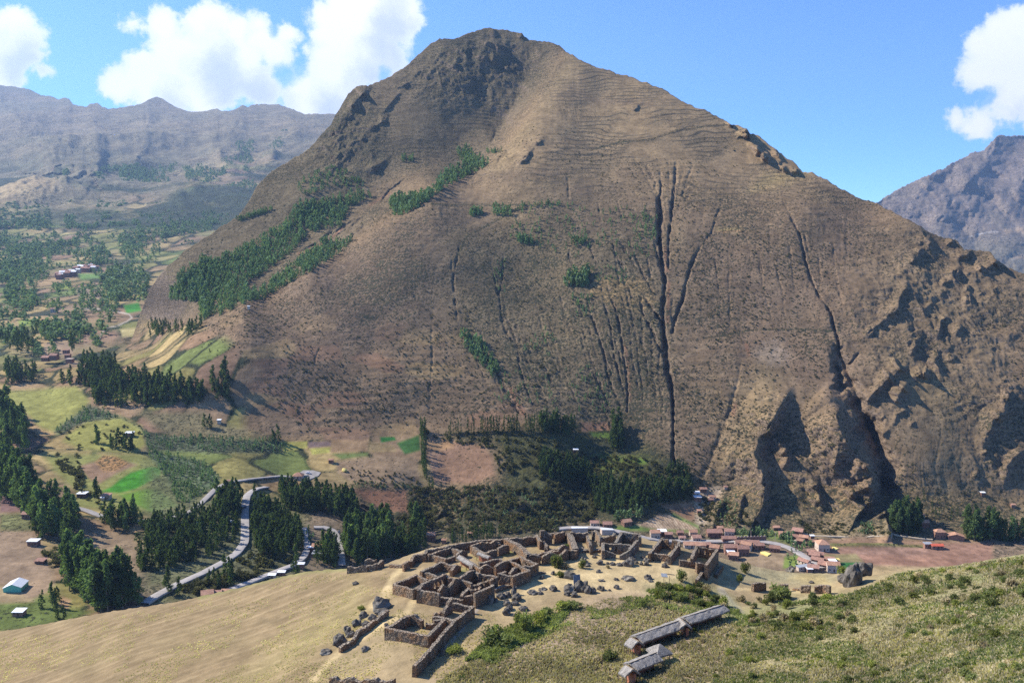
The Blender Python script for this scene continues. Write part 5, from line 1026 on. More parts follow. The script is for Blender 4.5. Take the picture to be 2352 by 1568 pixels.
for j, (poly, n, h) in enumerate(((Q4([(0, 1180), (0, 830), (160, 720), (420, 600), (600, 490), (740, 310), (900, 310), (1150, 240), (1280, 270), (1100, 350), (1050, 500), (900, 510), (750, 590), (680, 680), (480, 830), (350, 900), (340, 1060), (100, 1170)]), 1500, 8.5),
    (Q4([(460, 960), (700, 760), (900, 600), (1080, 605), (1130, 590), (1000, 710), (750, 860), (450, 1030), (340, 1050), (350, 960)]), 420, 8.5), (L1([(1250, 380), (1500, 200), (1560, 560), (1500, 580), (1450, 460), (1250, 440)]), 260, 9),
    (Q4([(1390, 320), (1440, 290), (1700, 250), (1800, 90), (2050, 20), (2140, 30), (1950, 130), (1800, 210), (1620, 350), (1440, 430), (1400, 390)]), 300, 11), (T2([(800, 890), (860, 870), (960, 950), (900, 990), (830, 960)]), 70, 10), (T2([(980, 890), (1070, 890), (1040, 905), (980, 905)]), 20, 7), (T2([(480, 930), (560, 930), (550, 950), (480, 955)]), 18, 7),
    (Q4([(0, 730), (100, 740), (0, 850)]), 40, 8), (Q4([(260, 440), (520, 360), (550, 365), (300, 450)]), 80, 6), (Q4([(830, 100), (1000, 60), (1260, 190), (1250, 220), (950, 220), (720, 280), (700, 200)]), 130, 8), (L1([(1260, 290), (1400, 200), (1550, 150), (1560, 170), (1350, 320), (1270, 330)]), 60, 8),
    (Q3([(330, 70), (440, 70), (430, 120), (340, 130)]), 24, 8), (Q3([(510, 60), (640, 60), (640, 120), (510, 120)]), 34, 8), (Q3([(640, 40), (900, 20), (1100, 30), (1100, 60), (900, 60), (660, 80)]), 40, 6), (Q3([(600, 60), (1650, 60), (1700, 420), (1100, 420), (640, 300)]), 170, 5), (Q3([(680, 280), (800, 300), (800, 330), (700, 320)]), 26, 8),
    (Q3([(1500, 120), (1720, 120), (1700, 300), (1540, 290)]), 60, 5), (Q3([(1080, 290), (1200, 290), (1190, 330), (1080, 330)]), 26, 7), (Q3([(1030, 550), (1210, 540), (1210, 640), (1030, 640)]), 60, 10), (Q3([(1080, 700), (1240, 700), (1240, 880), (1120, 860)]), 30, 5), (Q3([(240, 940), (430, 1050), (560, 1260), (500, 1310), (300, 1090)]), 100, 8),
    (Q3([(860, 950), (1000, 950), (950, 1160), (700, 1120)]), 30, 5), (Q3([(500, 450), (600, 430), (600, 700), (530, 700)]), 26, 4), (Q3([(1000, 1200), (1400, 1250), (1400, 1560), (1100, 1560)]), 60, 4), (Q3([(580, 1250), (900, 1300), (1000, 1560), (500, 1500)]), 50, 4.5), (Q3([(1220, 490), (1480, 490), (1500, 620), (1250, 600)]), 50, 4),
    (L1([(650, 1215), (800, 1265), (1000, 1360), (1100, 1420), (1600, 1450), (2100, 1480), (2100, 1560), (1500, 1560), (1080, 1540), (1050, 1400), (900, 1300), (640, 1330), (420, 1430), (400, 1400)]), 260, 4), (L2([(1060, -30), (1500, 60), (1620, 180), (1560, 260), (1400, 360), (1300, 350), (1180, 120)]), 240, 4.5),
    (M4([(600, 1000), (820, 940), (900, 960), (700, 1030)]), 26, 7), (M5([(190, 600), (640, 600), (640, 650), (200, 660)]), 36, 5), (M5([(700, 660), (880, 640), (860, 760), (700, 730)]), 20, 6), (M5([(990, 760), (1080, 760), (1080, 790), (980, 790)]), 8, 5), (M5([(1620, 520), (1800, 520), (1800, 640), (1620, 640)]), 30, 4), (M5([(0, 250), (200, 200), (200, 560), (0, 560)]), 40, 4),
    (M1([(600, 680), (1150, 720), (1150, 745), (600, 750)]), 40, 2.5), (M1([(200, 1070), (280, 1080), (280, 1200), (220, 1200)]), 8, 4), (M1([(760, 1000), (1080, 1040), (1080, 1200), (940, 1140)]), 30, 4.5), (M1([(1430, 760), (2350, 760), (2350, 1100), (1900, 1120), (1500, 1100)]), 170, 3.6), (M6([(400, 880), (500, 900), (440, 1090), (340, 1080)]), 12, 5))):
    p_, h_ = far_pts(poly, n, h, depthA); plant.add(fp[j % 4], p_, h_)
scr = Soup(); sp_ = []
for k in range(3):
    mb = crown(240 + k, 3.2, 2.3, 5, 60, .8, .05, 'broad'); sp_.append((np.array(mb.v), np.array(mb.f)))
for j, (poly, n, h) in enumerate(((M1([(1150, 740), (2350, 740), (2350, 1110), (1430, 1130), (1090, 1000), (1060, 800)]), 520, 3.6), (M1([(700, 980), (1100, 980), (1100, 1200), (930, 1230)]), 90, 3.6), (M4([(0, 450), (330, 450), (420, 700), (480, 980), (330, 1050), (0, 1080)]), 360, 3.6),
    (M4([(300, 450), (900, 500), (1280, 640), (1240, 760), (700, 700), (340, 650)]), 200, 3.4), (M1([(1230, 270), (2350, 300), (2350, 700), (1850, 640), (1780, 420), (1240, 330)]), 170, 3.4), (M4([(1330, 800), (1700, 900), (1800, 1060), (1360, 1060), (1320, 950)]), 130, 2.6), (M5([(900, 480), (2000, 560), (2000, 660), (1000, 640)]), 120, 2.4),
    (L2([(1900, 860), (2200, 780), (1900, 720), (1700, 800)]), 30, 4), (L2([(1300, 990), (1900, 850), (1950, 890), (1450, 1040)]), 70, 3.4), (L2([(300, 700), (480, 700), (470, 840), (360, 860)]), 24, 3), (L1([(420, 1430), (640, 1330), (1040, 1370), (1000, 1560), (520, 1560)]), 26, 3), (L2([(560, 0), (640, 260), (760, 420), (560, 300)]), 30, 3.4), (L2([(450, 0), (640, 240), (600, 260), (380, 40)]), 24, 4), (M1([(560, 560), (1160, 620), (1160, 740), (600, 740)]), 70, 2))):
    p_, h_ = far_pts(poly, n, h, depthA); scr.add(sp_[j % 3], p_, h_)
mtn = Soup(); mp = []
for k in range(4):
    mb = crown(260 + k, 1.6, 1.1, 3, 9, .95, .05, 'broad'); mp.append((np.array(mb.v), np.array(mb.f)))
rs = np.random.RandomState(77); bx = rs.uniform(360, 2420, 90000); by = rs.uniform(90, 1190, 90000); bi = inpoly(bx, by, [(p[0], p[1] + 8) for p in SIL_A if 340 < p[0] < 2460] + [(2430, 1190), (1640, 1190), (1590, 1080), (1200, 960), (700, 1000), (560, 860), (430, 780), (350, 760)]); bx, by = bx[bi], by[bi]
bD = depthA(bx, by); ba, bb = ab(bx, by); dens = fbm(ba * bD, bD, 90, 3, 171) + .6 * fbm(ba * bD, bb * bD, 22, 2, 172) + .25 * np.clip((by - 300) / 500, -1, 1)
keep = dens > rs.uniform(.0, .9, len(bx)); bx, by, bD, ba, bb = (q_[keep][:9500] for q_ in (bx, by, bD, ba, bb)); bpt = np.stack([ba * bD, bD, bb * bD - .2], 1); bh = rs.uniform(.6, 1.6, len(bx))
for k in range(4): mtn.add(mp[k], bpt[k::4], bh[k::4], 1.3)
mtn.build('mountain_shrubs', M_MTN, 'low dark shrubs dotting the big mountainside')
scr.build('ravine_scrub', M_RAV, 'dark scrub covering the ravine side and field edges')
# woods of the far valley
for j, (poly, n, h, cl) in enumerate((([(-60, 560), (130, 540), (110, 640), (-60, 650)], 110, 17, 0), ([(-60, 640), (60, 600), (90, 700), (-60, 730)], 60, 16, 30), ([(230, 640), (290, 600), (345, 640), (330, 700), (250, 690)], 60, 15, 0), ([(190, 590), (240, 560), (260, 600), (200, 620)], 30, 15, 0),
    ([(330, 500), (430, 470), (520, 500), (480, 540), (350, 550)], 130, 17, 0), ([(270, 540), (330, 520), (330, 590), (280, 600)], 40, 16, 0), ([(-40, 480), (110, 470), (120, 530), (-40, 530)], 130, 20, 0), ([(120, 400), (330, 380), (360, 470), (180, 500), (130, 450)], 260, 22, 60), ([(330, 390), (560, 360), (600, 420), (540, 490), (330, 480)], 300, 20, 70),
    ([(60, 560), (420, 500), (540, 510), (300, 640), (240, 780), (-60, 800), (-60, 650)], 330, 12, 26), ([(-100, 520), (560, 470), (520, 520), (-100, 640)], 260, 15, 40), ([(150, 500), (330, 490), (320, 520), (150, 530)], 80, 15, 30), ([(100, 740), (250, 700), (230, 800), (60, 820)], 50, 9, 20), ([(540, 330), (660, 300), (640, 370), (560, 400)], 90, 18, 40))):
    p_, h_ = far_pts(poly, int(n * 2.7), h, depthB, cl); plant.add(fp[j % 4], p_, h_, 1.7)
mid.build('valley_woods', M_EUC, 'dark eucalyptus woods of the valley floor').name = 'valley_woods'
plant.build('hillside_plantation', M_WOOD, 'green plantation and distant woods on the mountainside')
# ------------------------------------------------------------------ roads
M_ROAD = flat_mat('pale_gravel_road', (.31, .285, .265), .9, .12, .25, .2, .02)
M_TRACK = flat_mat('dirt_track', (.38, .31, .22), .95, .15, .3)
def road(name, conv, pts, width, mat, lift=1.1):
    width *= .68
    P = conv(pts); Q = []
    for i in range(len(P) - 1):
        n = max(2, int(math.hypot(P[i + 1][0] - P[i][0], P[i + 1][1] - P[i][1]) / 2.5))
        Q += [(P[i][0] + (P[i + 1][0] - P[i][0]) * k / n, P[i][1] + (P[i + 1][1] - P[i][1]) * k / n) for k in range(n)]
    Q.append(P[-1][:2]); A = np.array(Q)
    for _ in range(6): A[1:-1] = (A[:-2] + 2 * A[1:-1] + A[2:]) / 4
    D = depthA(A[:, 0], A[:, 1]); a, b = ab(A[:, 0], A[:, 1]); W = np.stack([a * D, D, b * D + lift], 1)
    for _ in range(30): W[1:-1, 2] = (W[:-2, 2] + 2 * W[1:-1, 2] + W[2:, 2]) / 4
    T = np.gradient(W[:, :2], axis=0); T /= np.linalg.norm(T, axis=1)[:, None] + 1e-9; N = np.stack([-T[:, 1], T[:, 0]], 1) * width / 2
    mb = MB(); n = len(W); off = ((1, 0), (.94, .06), (-.94, .06), (-1, 0), (-1, -1.2), (1, -1.2))
    for i in range(n):
        for s, dz in off: mb.v.append((W[i, 0] + N[i, 0] * s, W[i, 1] + N[i, 1] * s, W[i, 2] + dz))
    for i in range(n - 1):
        for k in range(6): j = (k + 1) % 6; mb.f.append((i * 6 + k, i * 6 + 6 + k, i * 6 + 6 + j, i * 6 + j))
    o = mb.build(name, mat, None, True); o['kind'] = 'structure'; return o
road('valley_road', L2, [(560, 405), (640, 425), (740, 465), (840, 490), (1000, 500), (1150, 495), (1280, 475), (1390, 440), (1460, 390), (1530, 320), (1590, 260), (1680, 215), (1850, 190), (2060, 170), (2180, 180), (2260, 160)], 6.5, M_ROAD)
road('hairpin_road', L2, [(1960, 250), (1880, 262), (1815, 310), (1800, 400), (1802, 560), (1800, 660), (1740, 740), (1650, 800), (1500, 880), (1300, 970), (1150, 1050), (1060, 1110)], 8, M_ROAD)
road('hairpin_road', M1, [(200, 1080), (215, 1180), (235, 1250), (200, 1330), (120, 1390), (0, 1435), (-140, 1490), (-260, 1540), (-420, 1600)], 6.5, M_ROAD)
road('hairpin_road', M1, [(285, 1075), (380, 1075), (450, 1105), (490, 1180), (505, 1260), (515, 1330), (520, 1400)], 7, M_ROAD)
road('town_road', M4, [(120, 1090), (250, 1078), (480, 1076), (640, 1105), (800, 1140), (900, 1168), (1100, 1190), (1500, 1192), (1700, 1188), (1850, 1190), (2000, 1215), (2100, 1250), (2200, 1305), (2300, 1365), (2380, 1420)], 8, M_ROAD)
road('side_street', M5, [(860, 765), (900, 720), (960, 670), (1010, 640)], 5, M_TRACK)
road('dirt_track', M5, [(1040, 660), (1230, 660), (1400, 668), (1700, 672), (1880, 660), (1990, 645), (2150, 660), (2352, 690), (2500, 700)], 3, M_TRACK, .6)
def pad(conv, pts, mat, name='parking_area'):
    mb = MB(); P = [ptA(x, y) + Vector((0, 0, .6)) for x, y in conv(pts)]; zc = sum(p.z for p in P) / len(P); mb.v = [(p.x, p.y, p.z) for p in P] + [(p.x, p.y, p.z - 2) for p in P]; n = len(P)
    mb.f = [tuple(range(n))] + [(i, (i + 1) % n, n + (i + 1) % n, n + i) for i in range(n)]; o = mb.build(name, mat); o['kind'] = 'structure'
pad(L2, [(2200, 185), (2190, 150), (2230, 125), (2300, 125), (2360, 140), (2340, 165), (2280, 190)], M_ROAD)

# ------------------------------------------------------------------ houses
M_TILE = flat_mat('terracotta_tiles', (.42, .235, .15), .85, .22, 1.2, .5, .08, (.33, .18, .12)); M_TILE2 = flat_mat('brown_tiles', (.33, .185, .135), .9, .25, 1.2, .5, .08)
M_WHITE = flat_mat('white_metal_sheet', (.74, .76, .78), .5, .08, 1, .1, .01, None, .5); M_GREYR = flat_mat('grey_metal_sheet', (.30, .31, .33), .6, .12, 1, .1, .01); M_RED = flat_mat('red_metal_sheet', (.60, .13, .07), .6, .15, 1); M_YEL = flat_mat('yellow_maize', (.75, .60, .20), .9, .2, 3)
M_BRICK = flat_mat('mud_brick', (.25, .14, .10), .9, .2, 2.5, .3, .02); M_PLAST = flat_mat('pale_plaster', (.50, .40, .32), .9, .15, 2); M_DARK = flat_mat('dark_opening', (.03, .028, .026), .6, .1, 2); M_GREEN = flat_mat('green_sheeting', (.12, .42, .33), .6, .1, 1); M_TIM = flat_mat('brown_door_wood', (.12, .07, .04), .8, .2, 3)
HR = random.Random(3)
def house(conv, x, y, w, label, d=None, rz=0.0, h=None, roof=None, wall=None, flat=False, hip=False, name='village_house', cat='house', group='village houses', Y=None):
    p = conv([(x, y)])[0]; P = ptA(*p) if Y is None else Vector((ab(*p)[0] * Y, Y, ab(*p)[1] * Y)); d = d or w * HR.uniform(.7, .95); h = h or HR.uniform(2.5, 3.2) + (w > 6) * HR.choice((0, 0, 1.8)); roof = roof or HR.choice((M_TILE, M_TILE, M_TILE2)); wall = wall or HR.choice((M_BRICK, M_BRICK, M_BRICK, M_PLAST))
    e = empty(name, P, R(rz), label, cat, group); W, D_ = w / 2, d / 2; ov = .45; rh = 0 if flat else min(w, d) * .26
    mb = MB(); lo = -1.5
    if flat or hip: mb.box((0, 0, lo), (w, d, h - lo))
    else:
        v = [(-W, -D_, lo), (W, -D_, lo), (W, D_, lo), (-W, D_, lo), (-W, -D_, h), (W, -D_, h), (W, D_, h), (-W, D_, h), (-W, 0, h + rh), (W, 0, h + rh)]
        mb.v = v; mb.f = [(0, 1, 5, 4), (2, 3, 7, 6), (1, 2, 6, 9, 5), (3, 0, 4, 8, 7)]
    mb.build('wall', wall, e)
    rb = MB(); th = .16
    if flat: sl_ = HR.uniform(.15, .5); a = [(-W - ov, -D_ - ov, h + .05), (W + ov, -D_ - ov, h + .05), (W + ov, D_ + ov, h + .05 + sl_), (-W - ov, D_ + ov, h + .05 + sl_)]; rb.v = a + [(q[0], q[1], q[2] + th) for q in a]; rb.f = [(3, 2, 1, 0), (4, 5, 6, 7), (0, 1, 5, 4), (1, 2, 6, 5), (2, 3, 7, 6), (3, 0, 4, 7)]
    elif hip:
        k = max(0, W - D_) + .2; a = [(-W - ov, -D_ - ov, h), (W + ov, -D_ - ov, h), (W + ov, D_ + ov, h), (-W - ov, D_ + ov, h), (-k, 0, h + rh + .6), (k, 0, h + rh + .6)]; rb.v = a; rb.f = [(0, 1, 5, 4), (1, 2, 5), (2, 3, 4, 5), (3, 0, 4), (3, 2, 1, 0)]
    else:
        s = rh / D_
        for sgn in (-1, 1):
            y1 = sgn * (D_ + ov); z1 = h - ov * s + .03; z2 = h + rh + .03; q = [(-W - ov, y1, z1), (W + ov, y1, z1), (W + ov, 0, z2), (-W - ov, 0, z2)]; n = len(rb.v)
            rb.v += q + [(c[0], c[1], c[2] + th) for c in q]; rb.f += [(n + 4, n + 5, n + 6, n + 7), (n, n + 1, n + 5, n + 4), (n + 1, n + 2, n + 6, n + 5), (n + 3, n, n + 4, n + 7), (n + 3, n + 2, n + 1, n)]
    ro = rb.build('roof', roof, e)
    if w >= 4 and h < 8:
        db = MB(); db.box((W * .1, -D_ - .03, 0), (.95, .1, 2.0)); db.build('door', M_TIM, e)
        for sx in ((-.6, .65) if w > 5 else (-.6,)):
            wb = MB(); wb.box((W * sx, -D_ - .02, 1.1), (.9, .08, .8)); wb.build('window', M_DARK, e)
        if w > 6 and not flat:
            for sy in (-.35, .35): wb = MB(); wb.box((-W - .02, D_ * sy, 1.2), (.08, .8, .8)); wb.build('window', M_DARK, e)
    return e
T = 'terracotta-roofed brick house '
for x, y, w, lab, kw in ((455, 1052, 6, T + 'left of the dotted field, by a pole', {}), (565, 1058, 6.5, 'low ' + T + 'second left of the dotted field', dict(h=2.4, roof=M_TILE2)), (725, 1045, 6.5, 'orange-gabled house at the left tip of the dotted field', dict(roof=M_TILE, rz=20)),
        (965, 1150, 7, T + 'at the left end of the roadside row below the dotted field', dict(roof=M_TILE)), (1025, 1125, 6, 'house with a patched white metal roof in the roadside row', dict(roof=M_WHITE, flat=True)), (1078, 1150, 5.5, T + 'right of the white patched roof', {}),
        (1175, 1130, 4.6, 'small brown-roofed house, upper of a pair below the dotted field', dict(roof=M_TILE2)), (1192, 1175, 4.6, 'small brick house, lower of a pair below the dotted field', dict(roof=M_TILE2)), (1286, 1135, 5.5, 'house with a bright orange roof, upper of the next pair', dict(roof=M_TILE, h=3.4)), (1312, 1178, 6.2, 'brick house beside a pole, lower of the next pair', dict(roof=M_TILE2)),
        (1462, 1135, 11, 'long brown-roofed house under the first dark spur', dict(d=7, roof=M_TILE2, h=3.4)), (1510, 1092, 4, 'small house peeping behind the long brown-roofed house', {}), (1588, 1130, 7, 'tiled house right of the long brown-roofed house', dict(h=3.6, rz=-8)), (1585, 1185, 10, 'long low orange-roofed building on the road, left of the arched wall', dict(d=5, h=3)),
        (1265, 1232, 10, 'broad orange-tiled house just behind the right ruin group', dict(d=6, h=2.6, roof=M_TILE, rz=-3)), (1345, 1236, 7, 'tiled house behind the outermost ruin, second of three', dict(roof=M_TILE, h=2.6)), (1400, 1234, 5, 'pinkish house behind the outermost ruin, third of three', dict(roof=M_TILE2)),
        (1468, 1260, 6.5, 'house with an orange lean-to roof above the outermost ruin', dict(roof=M_TILE, rz=-25)), (1600, 1280, 9, 'dark-tiled house at the left of the threshing field', dict(roof=M_TILE2, d=6)), (1625, 1330, 6.5, 'house with a red roof and white annex by the threshing field', dict(roof=M_TILE, h=3.6, rz=-15)), (1600, 1300, 5, 'white flat-roofed annex by the threshing field', dict(roof=M_WHITE, flat=True, h=3)),
        (1700, 1290, 8, 'brown-roofed house above the hedge of the threshing field', dict(roof=M_TILE2)), (1735, 1250, 7, 'light orange gabled house in the middle of the village block', dict(roof=M_TILE, rz=-30)), (1690, 1215, 9, 'long brown-roofed house along the main road', dict(roof=M_TILE2, d=5)), (1790, 1215, 8, 'low roof along the main road, right of the long one', dict(roof=M_TILE2, d=5, h=2.4)), (1835, 1240, 7, 'dull-roofed house before the lone gabled house', dict(roof=M_TILE2)),
        (1972, 1268, 7, 'lone gabled brick house at the top right of the threshing field', dict(roof=M_TILE2, rz=-20, h=3.2)), (1982, 1092, 4.5, 'small hut with an orange roof under the shadowed cliff', dict(roof=M_TILE)), (2165, 1125, 7.5, 'large tiled house at the bend of the side street', dict(roof=M_TILE2, rz=-30, h=3.4)), (2140, 1165, 6, 'tiled house on the side street, below the large one', dict(rz=-30)), (2040, 1150, 6, 'tiled house among the garden trees', dict(roof=M_TILE, rz=-10)),
        (1368, 765, 5.5, 'top brick hut in the pale landslide', dict(roof=M_TILE2)), (1445, 832, 5, 'right-hand brick hut in the pale landslide', dict(roof=M_TILE)), (1432, 858, 4, 'lowest brick hut in the pale landslide', dict(roof=M_TILE2)), (1322, 840, 5.5, 'hut with a blue-white sheet roof in the landslide', dict(roof=M_WHITE, flat=True)), (1318, 800, 4, 'white-roofed shack at the top of the landslide', dict(roof=M_WHITE, flat=True)), (1558, 752, 2.6, 'tiny shed alone on the spur above the landslide', dict(roof=M_TILE2)), (1335, 950, 3, 'tiny hut below the landslide', dict(roof=M_TILE)),
        (300, 440, 4, 'white-roofed shack in the wooded bowl', dict(roof=M_WHITE, flat=True))):
    house(M4, x, y, w, lab, **kw)
for x, y, w, lab, kw in ((985, 705, 6, 'tiled house on the side street, nearest the track', dict(rz=-25)), (945, 748, 5, 'low tiled house inside the street corner', dict(rz=-25)), (1097, 752, 4.6, 'small ochre house by the hedge', dict(roof=M_TILE)), (1082, 690, 2.6, 'tiny white-roofed shed beside the track', dict(roof=M_WHITE, flat=True)), (1200, 815, 8, 'two-storey villa with a bright orange hip roof', dict(d=8, hip=True, roof=M_TILE, h=5.2)),
        (1075, 880, 5.5, 'roofed yard house at the head of the roadside terrace', dict(roof=M_TILE2, rz=-25)), (1110, 908, 7, 'brick house second down the roadside terrace', dict(roof=M_TILE2, rz=-25)), (1165, 905, 6, 'brick house behind the roadside terrace', dict(roof=M_TILE2, rz=-25)), (1150, 965, 8, 'long dull-roofed house in the middle of the roadside terrace', dict(roof=M_TILE2, rz=-35, d=5)), (1230, 1020, 7.5, 'brick house fourth down the roadside terrace', dict(roof=M_TILE2, rz=-35)),
        (1325, 1058, 8, 'bright orange gabled house at the bottom of the roadside terrace', dict(roof=M_TILE, rz=-10)), (1285, 965, 6, 'pale-walled house beside the yellow awning', dict(roof=M_TILE, rz=-10)), (1322, 995, 4.5, 'shed with blue-white sheeting beside the pale house', dict(roof=M_WHITE, flat=True)), (1372, 968, 3, 'small shed under a yellow awning', dict(roof=M_YEL, flat=True, h=2.2)),
        (988, 985, 8, 'tiled house across the road, near its bend', dict(roof=M_TILE2, rz=-55, d=4.5)), (990, 1050, 11, 'long shed with a dark grey sheet roof', dict(roof=M_GREYR, flat=True, d=3, rz=18)), (1095, 1058, 7, 'brown-roofed shed by the near kerb', dict(roof=M_TILE2, rz=-20)), (1050, 1075, 3.4, 'small white-roofed annex by the near kerb', dict(roof=M_WHITE, flat=True, h=2.4))):
    house(M5, x, y, w, lab, **kw)
for x, y, w, lab, kw in ((1487, 655, 4, 'topmost orange house beside the dark clump of trees', dict(roof=M_TILE)), (1512, 715, 6, 'orange house just below the topmost one', dict(roof=M_TILE)), (1640, 812, 7.5, 'orange hip-roofed house above the track', dict(hip=True, roof=M_TILE)), (1775, 828, 6, 'long orange-roofed house at the right above the track', dict(d=11, rz=75, roof=M_TILE)),
        (1540, 900, 5, 'grey-green sheet-roofed shed on the ploughed field', dict(roof=M_GREYR, flat=True, d=3)), (1618, 908, 8.5, 'long shed with a bright red roof on the ploughed field', dict(roof=M_RED, d=3.5, h=2.6)), (2256, 568, 3.2, 'tiny hut high on the right slope', dict(roof=M_TILE)), (2275, 740, 4.5, 'small house among the trees at the right edge', dict(roof=M_TILE)), (2003, 468, 3, 'tiny white-roofed hut on the right slope', dict(roof=M_WHITE, flat=True))):
    house(M6, x, y, w, lab, **kw)
for x, y, w, lab, kw in ((430, 525, 4, 'small hut among the yellow plots', dict(roof=M_TILE)), (155, 655, 8, 'orange-roofed house beside the parking loop', dict(roof=M_TILE, d=7, hip=True)), (1272, 1165, 6, 'tile-roofed house in the shadowed ravine', dict(roof=M_TILE, h=4)), (1378, 1198, 3, 'small orange hut right of the ravine house', dict(roof=M_TILE)), (1596, 1143, 3, 'tiny orange roof among the trees behind the outer wall', dict(roof=M_TILE)), (958, 1185, 4, 'brick hut in deep tree shade', dict(roof=M_TILE2)), (1060, 1235, 5, 'brown-roofed hut just above the ruin skyline', dict(roof=M_TILE2)), (965, 1222, 4, 'pale flat-roofed hut in tree shade', dict(roof=M_GREYR, flat=True)),
        (318, 1265, 6.5, 'orange-roofed house between the hairpin arms', dict(roof=M_TILE, h=4)), (368, 1250, 3.5, 'small tiled annex right of the hairpin house', dict(roof=M_TILE)), (325, 1312, 7, 'grey sheet roof in front of the hairpin house', dict(roof=M_GREYR, flat=True)), (262, 1268, 2.6, 'small white shed left of the hairpin house', dict(roof=M_WHITE, flat=True)), (425, 1310, 2.4, 'tiny white shed behind the hairpin trees', dict(roof=M_WHITE, flat=True)), (345, 1103, 15, 'long', {})):
    if lab != 'long': house(M1, x, y, w, lab, **kw)
for x, y, w, lab, kw in ((608, 315, 6, 'low farmhouse with a half-white roof by the green field', dict(roof=M_WHITE, flat=True, d=5)), (785, 330, 5.5, 'adobe house casting a shadow beside the green field', dict(roof=M_TILE2, flat=True, h=3)), (755, 340, 2.4, 'small white-walled shed beside the adobe house', dict(roof=M_WHITE, flat=True, h=2)), (250, 670, 6, 'white-roofed shed below the dark trees', dict(roof=M_WHITE, flat=True, d=4)), (205, 465, 5.5, 'old tile-roofed barn at the left', dict(roof=M_TILE2)),
        (300, 800, 5, 'low mud-brick shed with a broken roof', dict(roof=M_TILE2, flat=True, h=1.6)), (145, 1180, 5, 'small round-ended hut with a white roof, lower left', dict(roof=M_WHITE, flat=True, h=2)), (1525, 1048, 6, 'tile-roofed house below the lower road', dict(roof=M_TILE, rz=20, h=2.4)), (1600, 1040, 4.5, 'low open-sided shed between two tiled houses', dict(roof=M_TILE2, h=2)), (1665, 1035, 4.5, 'small tile-roofed house at the right of three', dict(roof=M_TILE, h=2.6)), (2000, 912, 4, 'white sheet canopy on the lower road, left one', dict(roof=M_WHITE, flat=True, h=2, d=2)), (2070, 890, 4, 'white sheet canopy on the lower road, right one', dict(roof=M_WHITE, flat=True, h=2, d=2)),
        (2215, 830, 3.4, 'pale-green canopy near the hairpin', dict(roof=M_WHITE, flat=True, h=2, d=2)), (1463, 525, 3, 'white roof glinting among the wood', dict(roof=M_WHITE, flat=True, h=2)), (1700, 518, 2.2, 'tiny blue-white roof at the edge of the wood', dict(roof=M_WHITE, flat=True, h=2)), (1690, 225, 3.5, 'small hut beside the top of the road', dict(roof=M_TILE2))):
    house(L2, x, y, w, lab, **kw)
for x, y, w, lab, kw in ((487, 825, 6, 'mud-walled roofless barn on a brown plot', dict(roof=M_BRICK, flat=True)), (340, 880, 8, 'long brick shed, left of a row beside brown plots', dict(roof=M_TILE2)), (400, 872, 8, 'long brick shed, second of a row beside brown plots', dict(roof=M_TILE2)), (500, 862, 6, 'brick shed at the right of the row', dict(roof=M_TILE2)), (515, 892, 7, 'lowest brick shed with a pale roof', dict(roof=M_PLAST, flat=True)), (400, 525, 9, 'brown house cluster building below the far village', dict(roof=M_TILE2)), (430, 600, 8, 'brown house below the cluster', dict(roof=M_TILE2)), (955, 1440, 6.5, 'white-roofed shed on the yellow-green field', dict(roof=M_WHITE, flat=True, d=4)), (1612, 1345, 3, 'tiny white shed above the small green plot', dict(roof=M_WHITE, flat=True)), (1828, 506, 2.5, 'tiny white hut alone on the mountain foot', dict(roof=M_WHITE, flat=True))):
    house(L1, x, y, w, lab, Y=None if y > 700 else float(depthB(0.0, L1([(x, y)])[0][1])[0]) - 6 if x < 1300 else None, **kw)
for k in range(26):
    x = 720 - k * 11.5 - HR.uniform(0, 8); y = 205 + (720 - x) * .22 + HR.uniform(-22, 22); p = L1([(x, y)])[0]
    house(L1, x, y, HR.uniform(9, 13), 'tiny house, ' + ordinal(k + 1) + ' from the right in the far hillside village', name='far_house', roof=HR.choice((M_TILE2, M_TILE2, M_WHITE, M_BRICK)), group='tiny houses of the far village', Y=float(depthB(0.0, p[1])[0]) - 10, h=9)
# greenhouse with a white roof and green ends
def greenhouse():
    P = ptA(*L2([(118, 990)])[0]); e = empty('greenhouse', P, R(8), 'white-roofed greenhouse with pale green walls on a bare plot', 'greenhouse'); w, d, h, r = 9., 9.5, 2.4, 1.9
    mb = MB(); W, D_ = w / 2, d / 2; mb.v = [(-W, -D_, -1), (W, -D_, -1), (W, D_, -1), (-W, D_, -1), (-W, -D_, h), (W, -D_, h), (W, D_, h), (-W, D_, h), (0, -D_, h + r), (0, D_, h + r)]
    mb.f = [(0, 1, 5, 8, 4), (1, 2, 6, 5), (2, 3, 7, 9, 6), (3, 0, 4, 7)]; mb.build('wall', M_GREEN, e)
    for s in (-1, 1):
        rb = MB(); q = [(s * (W + .3), -D_ - .3, h - .12), (s * (W + .3), D_ + .3, h - .12), (0, D_ + .3, h + r), (0, -D_ - .3, h + r)]; rb.v = [(a, b, c + .03) for a, b, c in q] + [(a, b, c + .13) for a, b, c in q]; rb.f = [(0, 1, 2, 3), (4, 5, 6, 7), (0, 1, 5, 4), (1, 2, 6, 5), (3, 0, 4, 7)]; rb.build('roof', M_WHITE, e)
greenhouse()
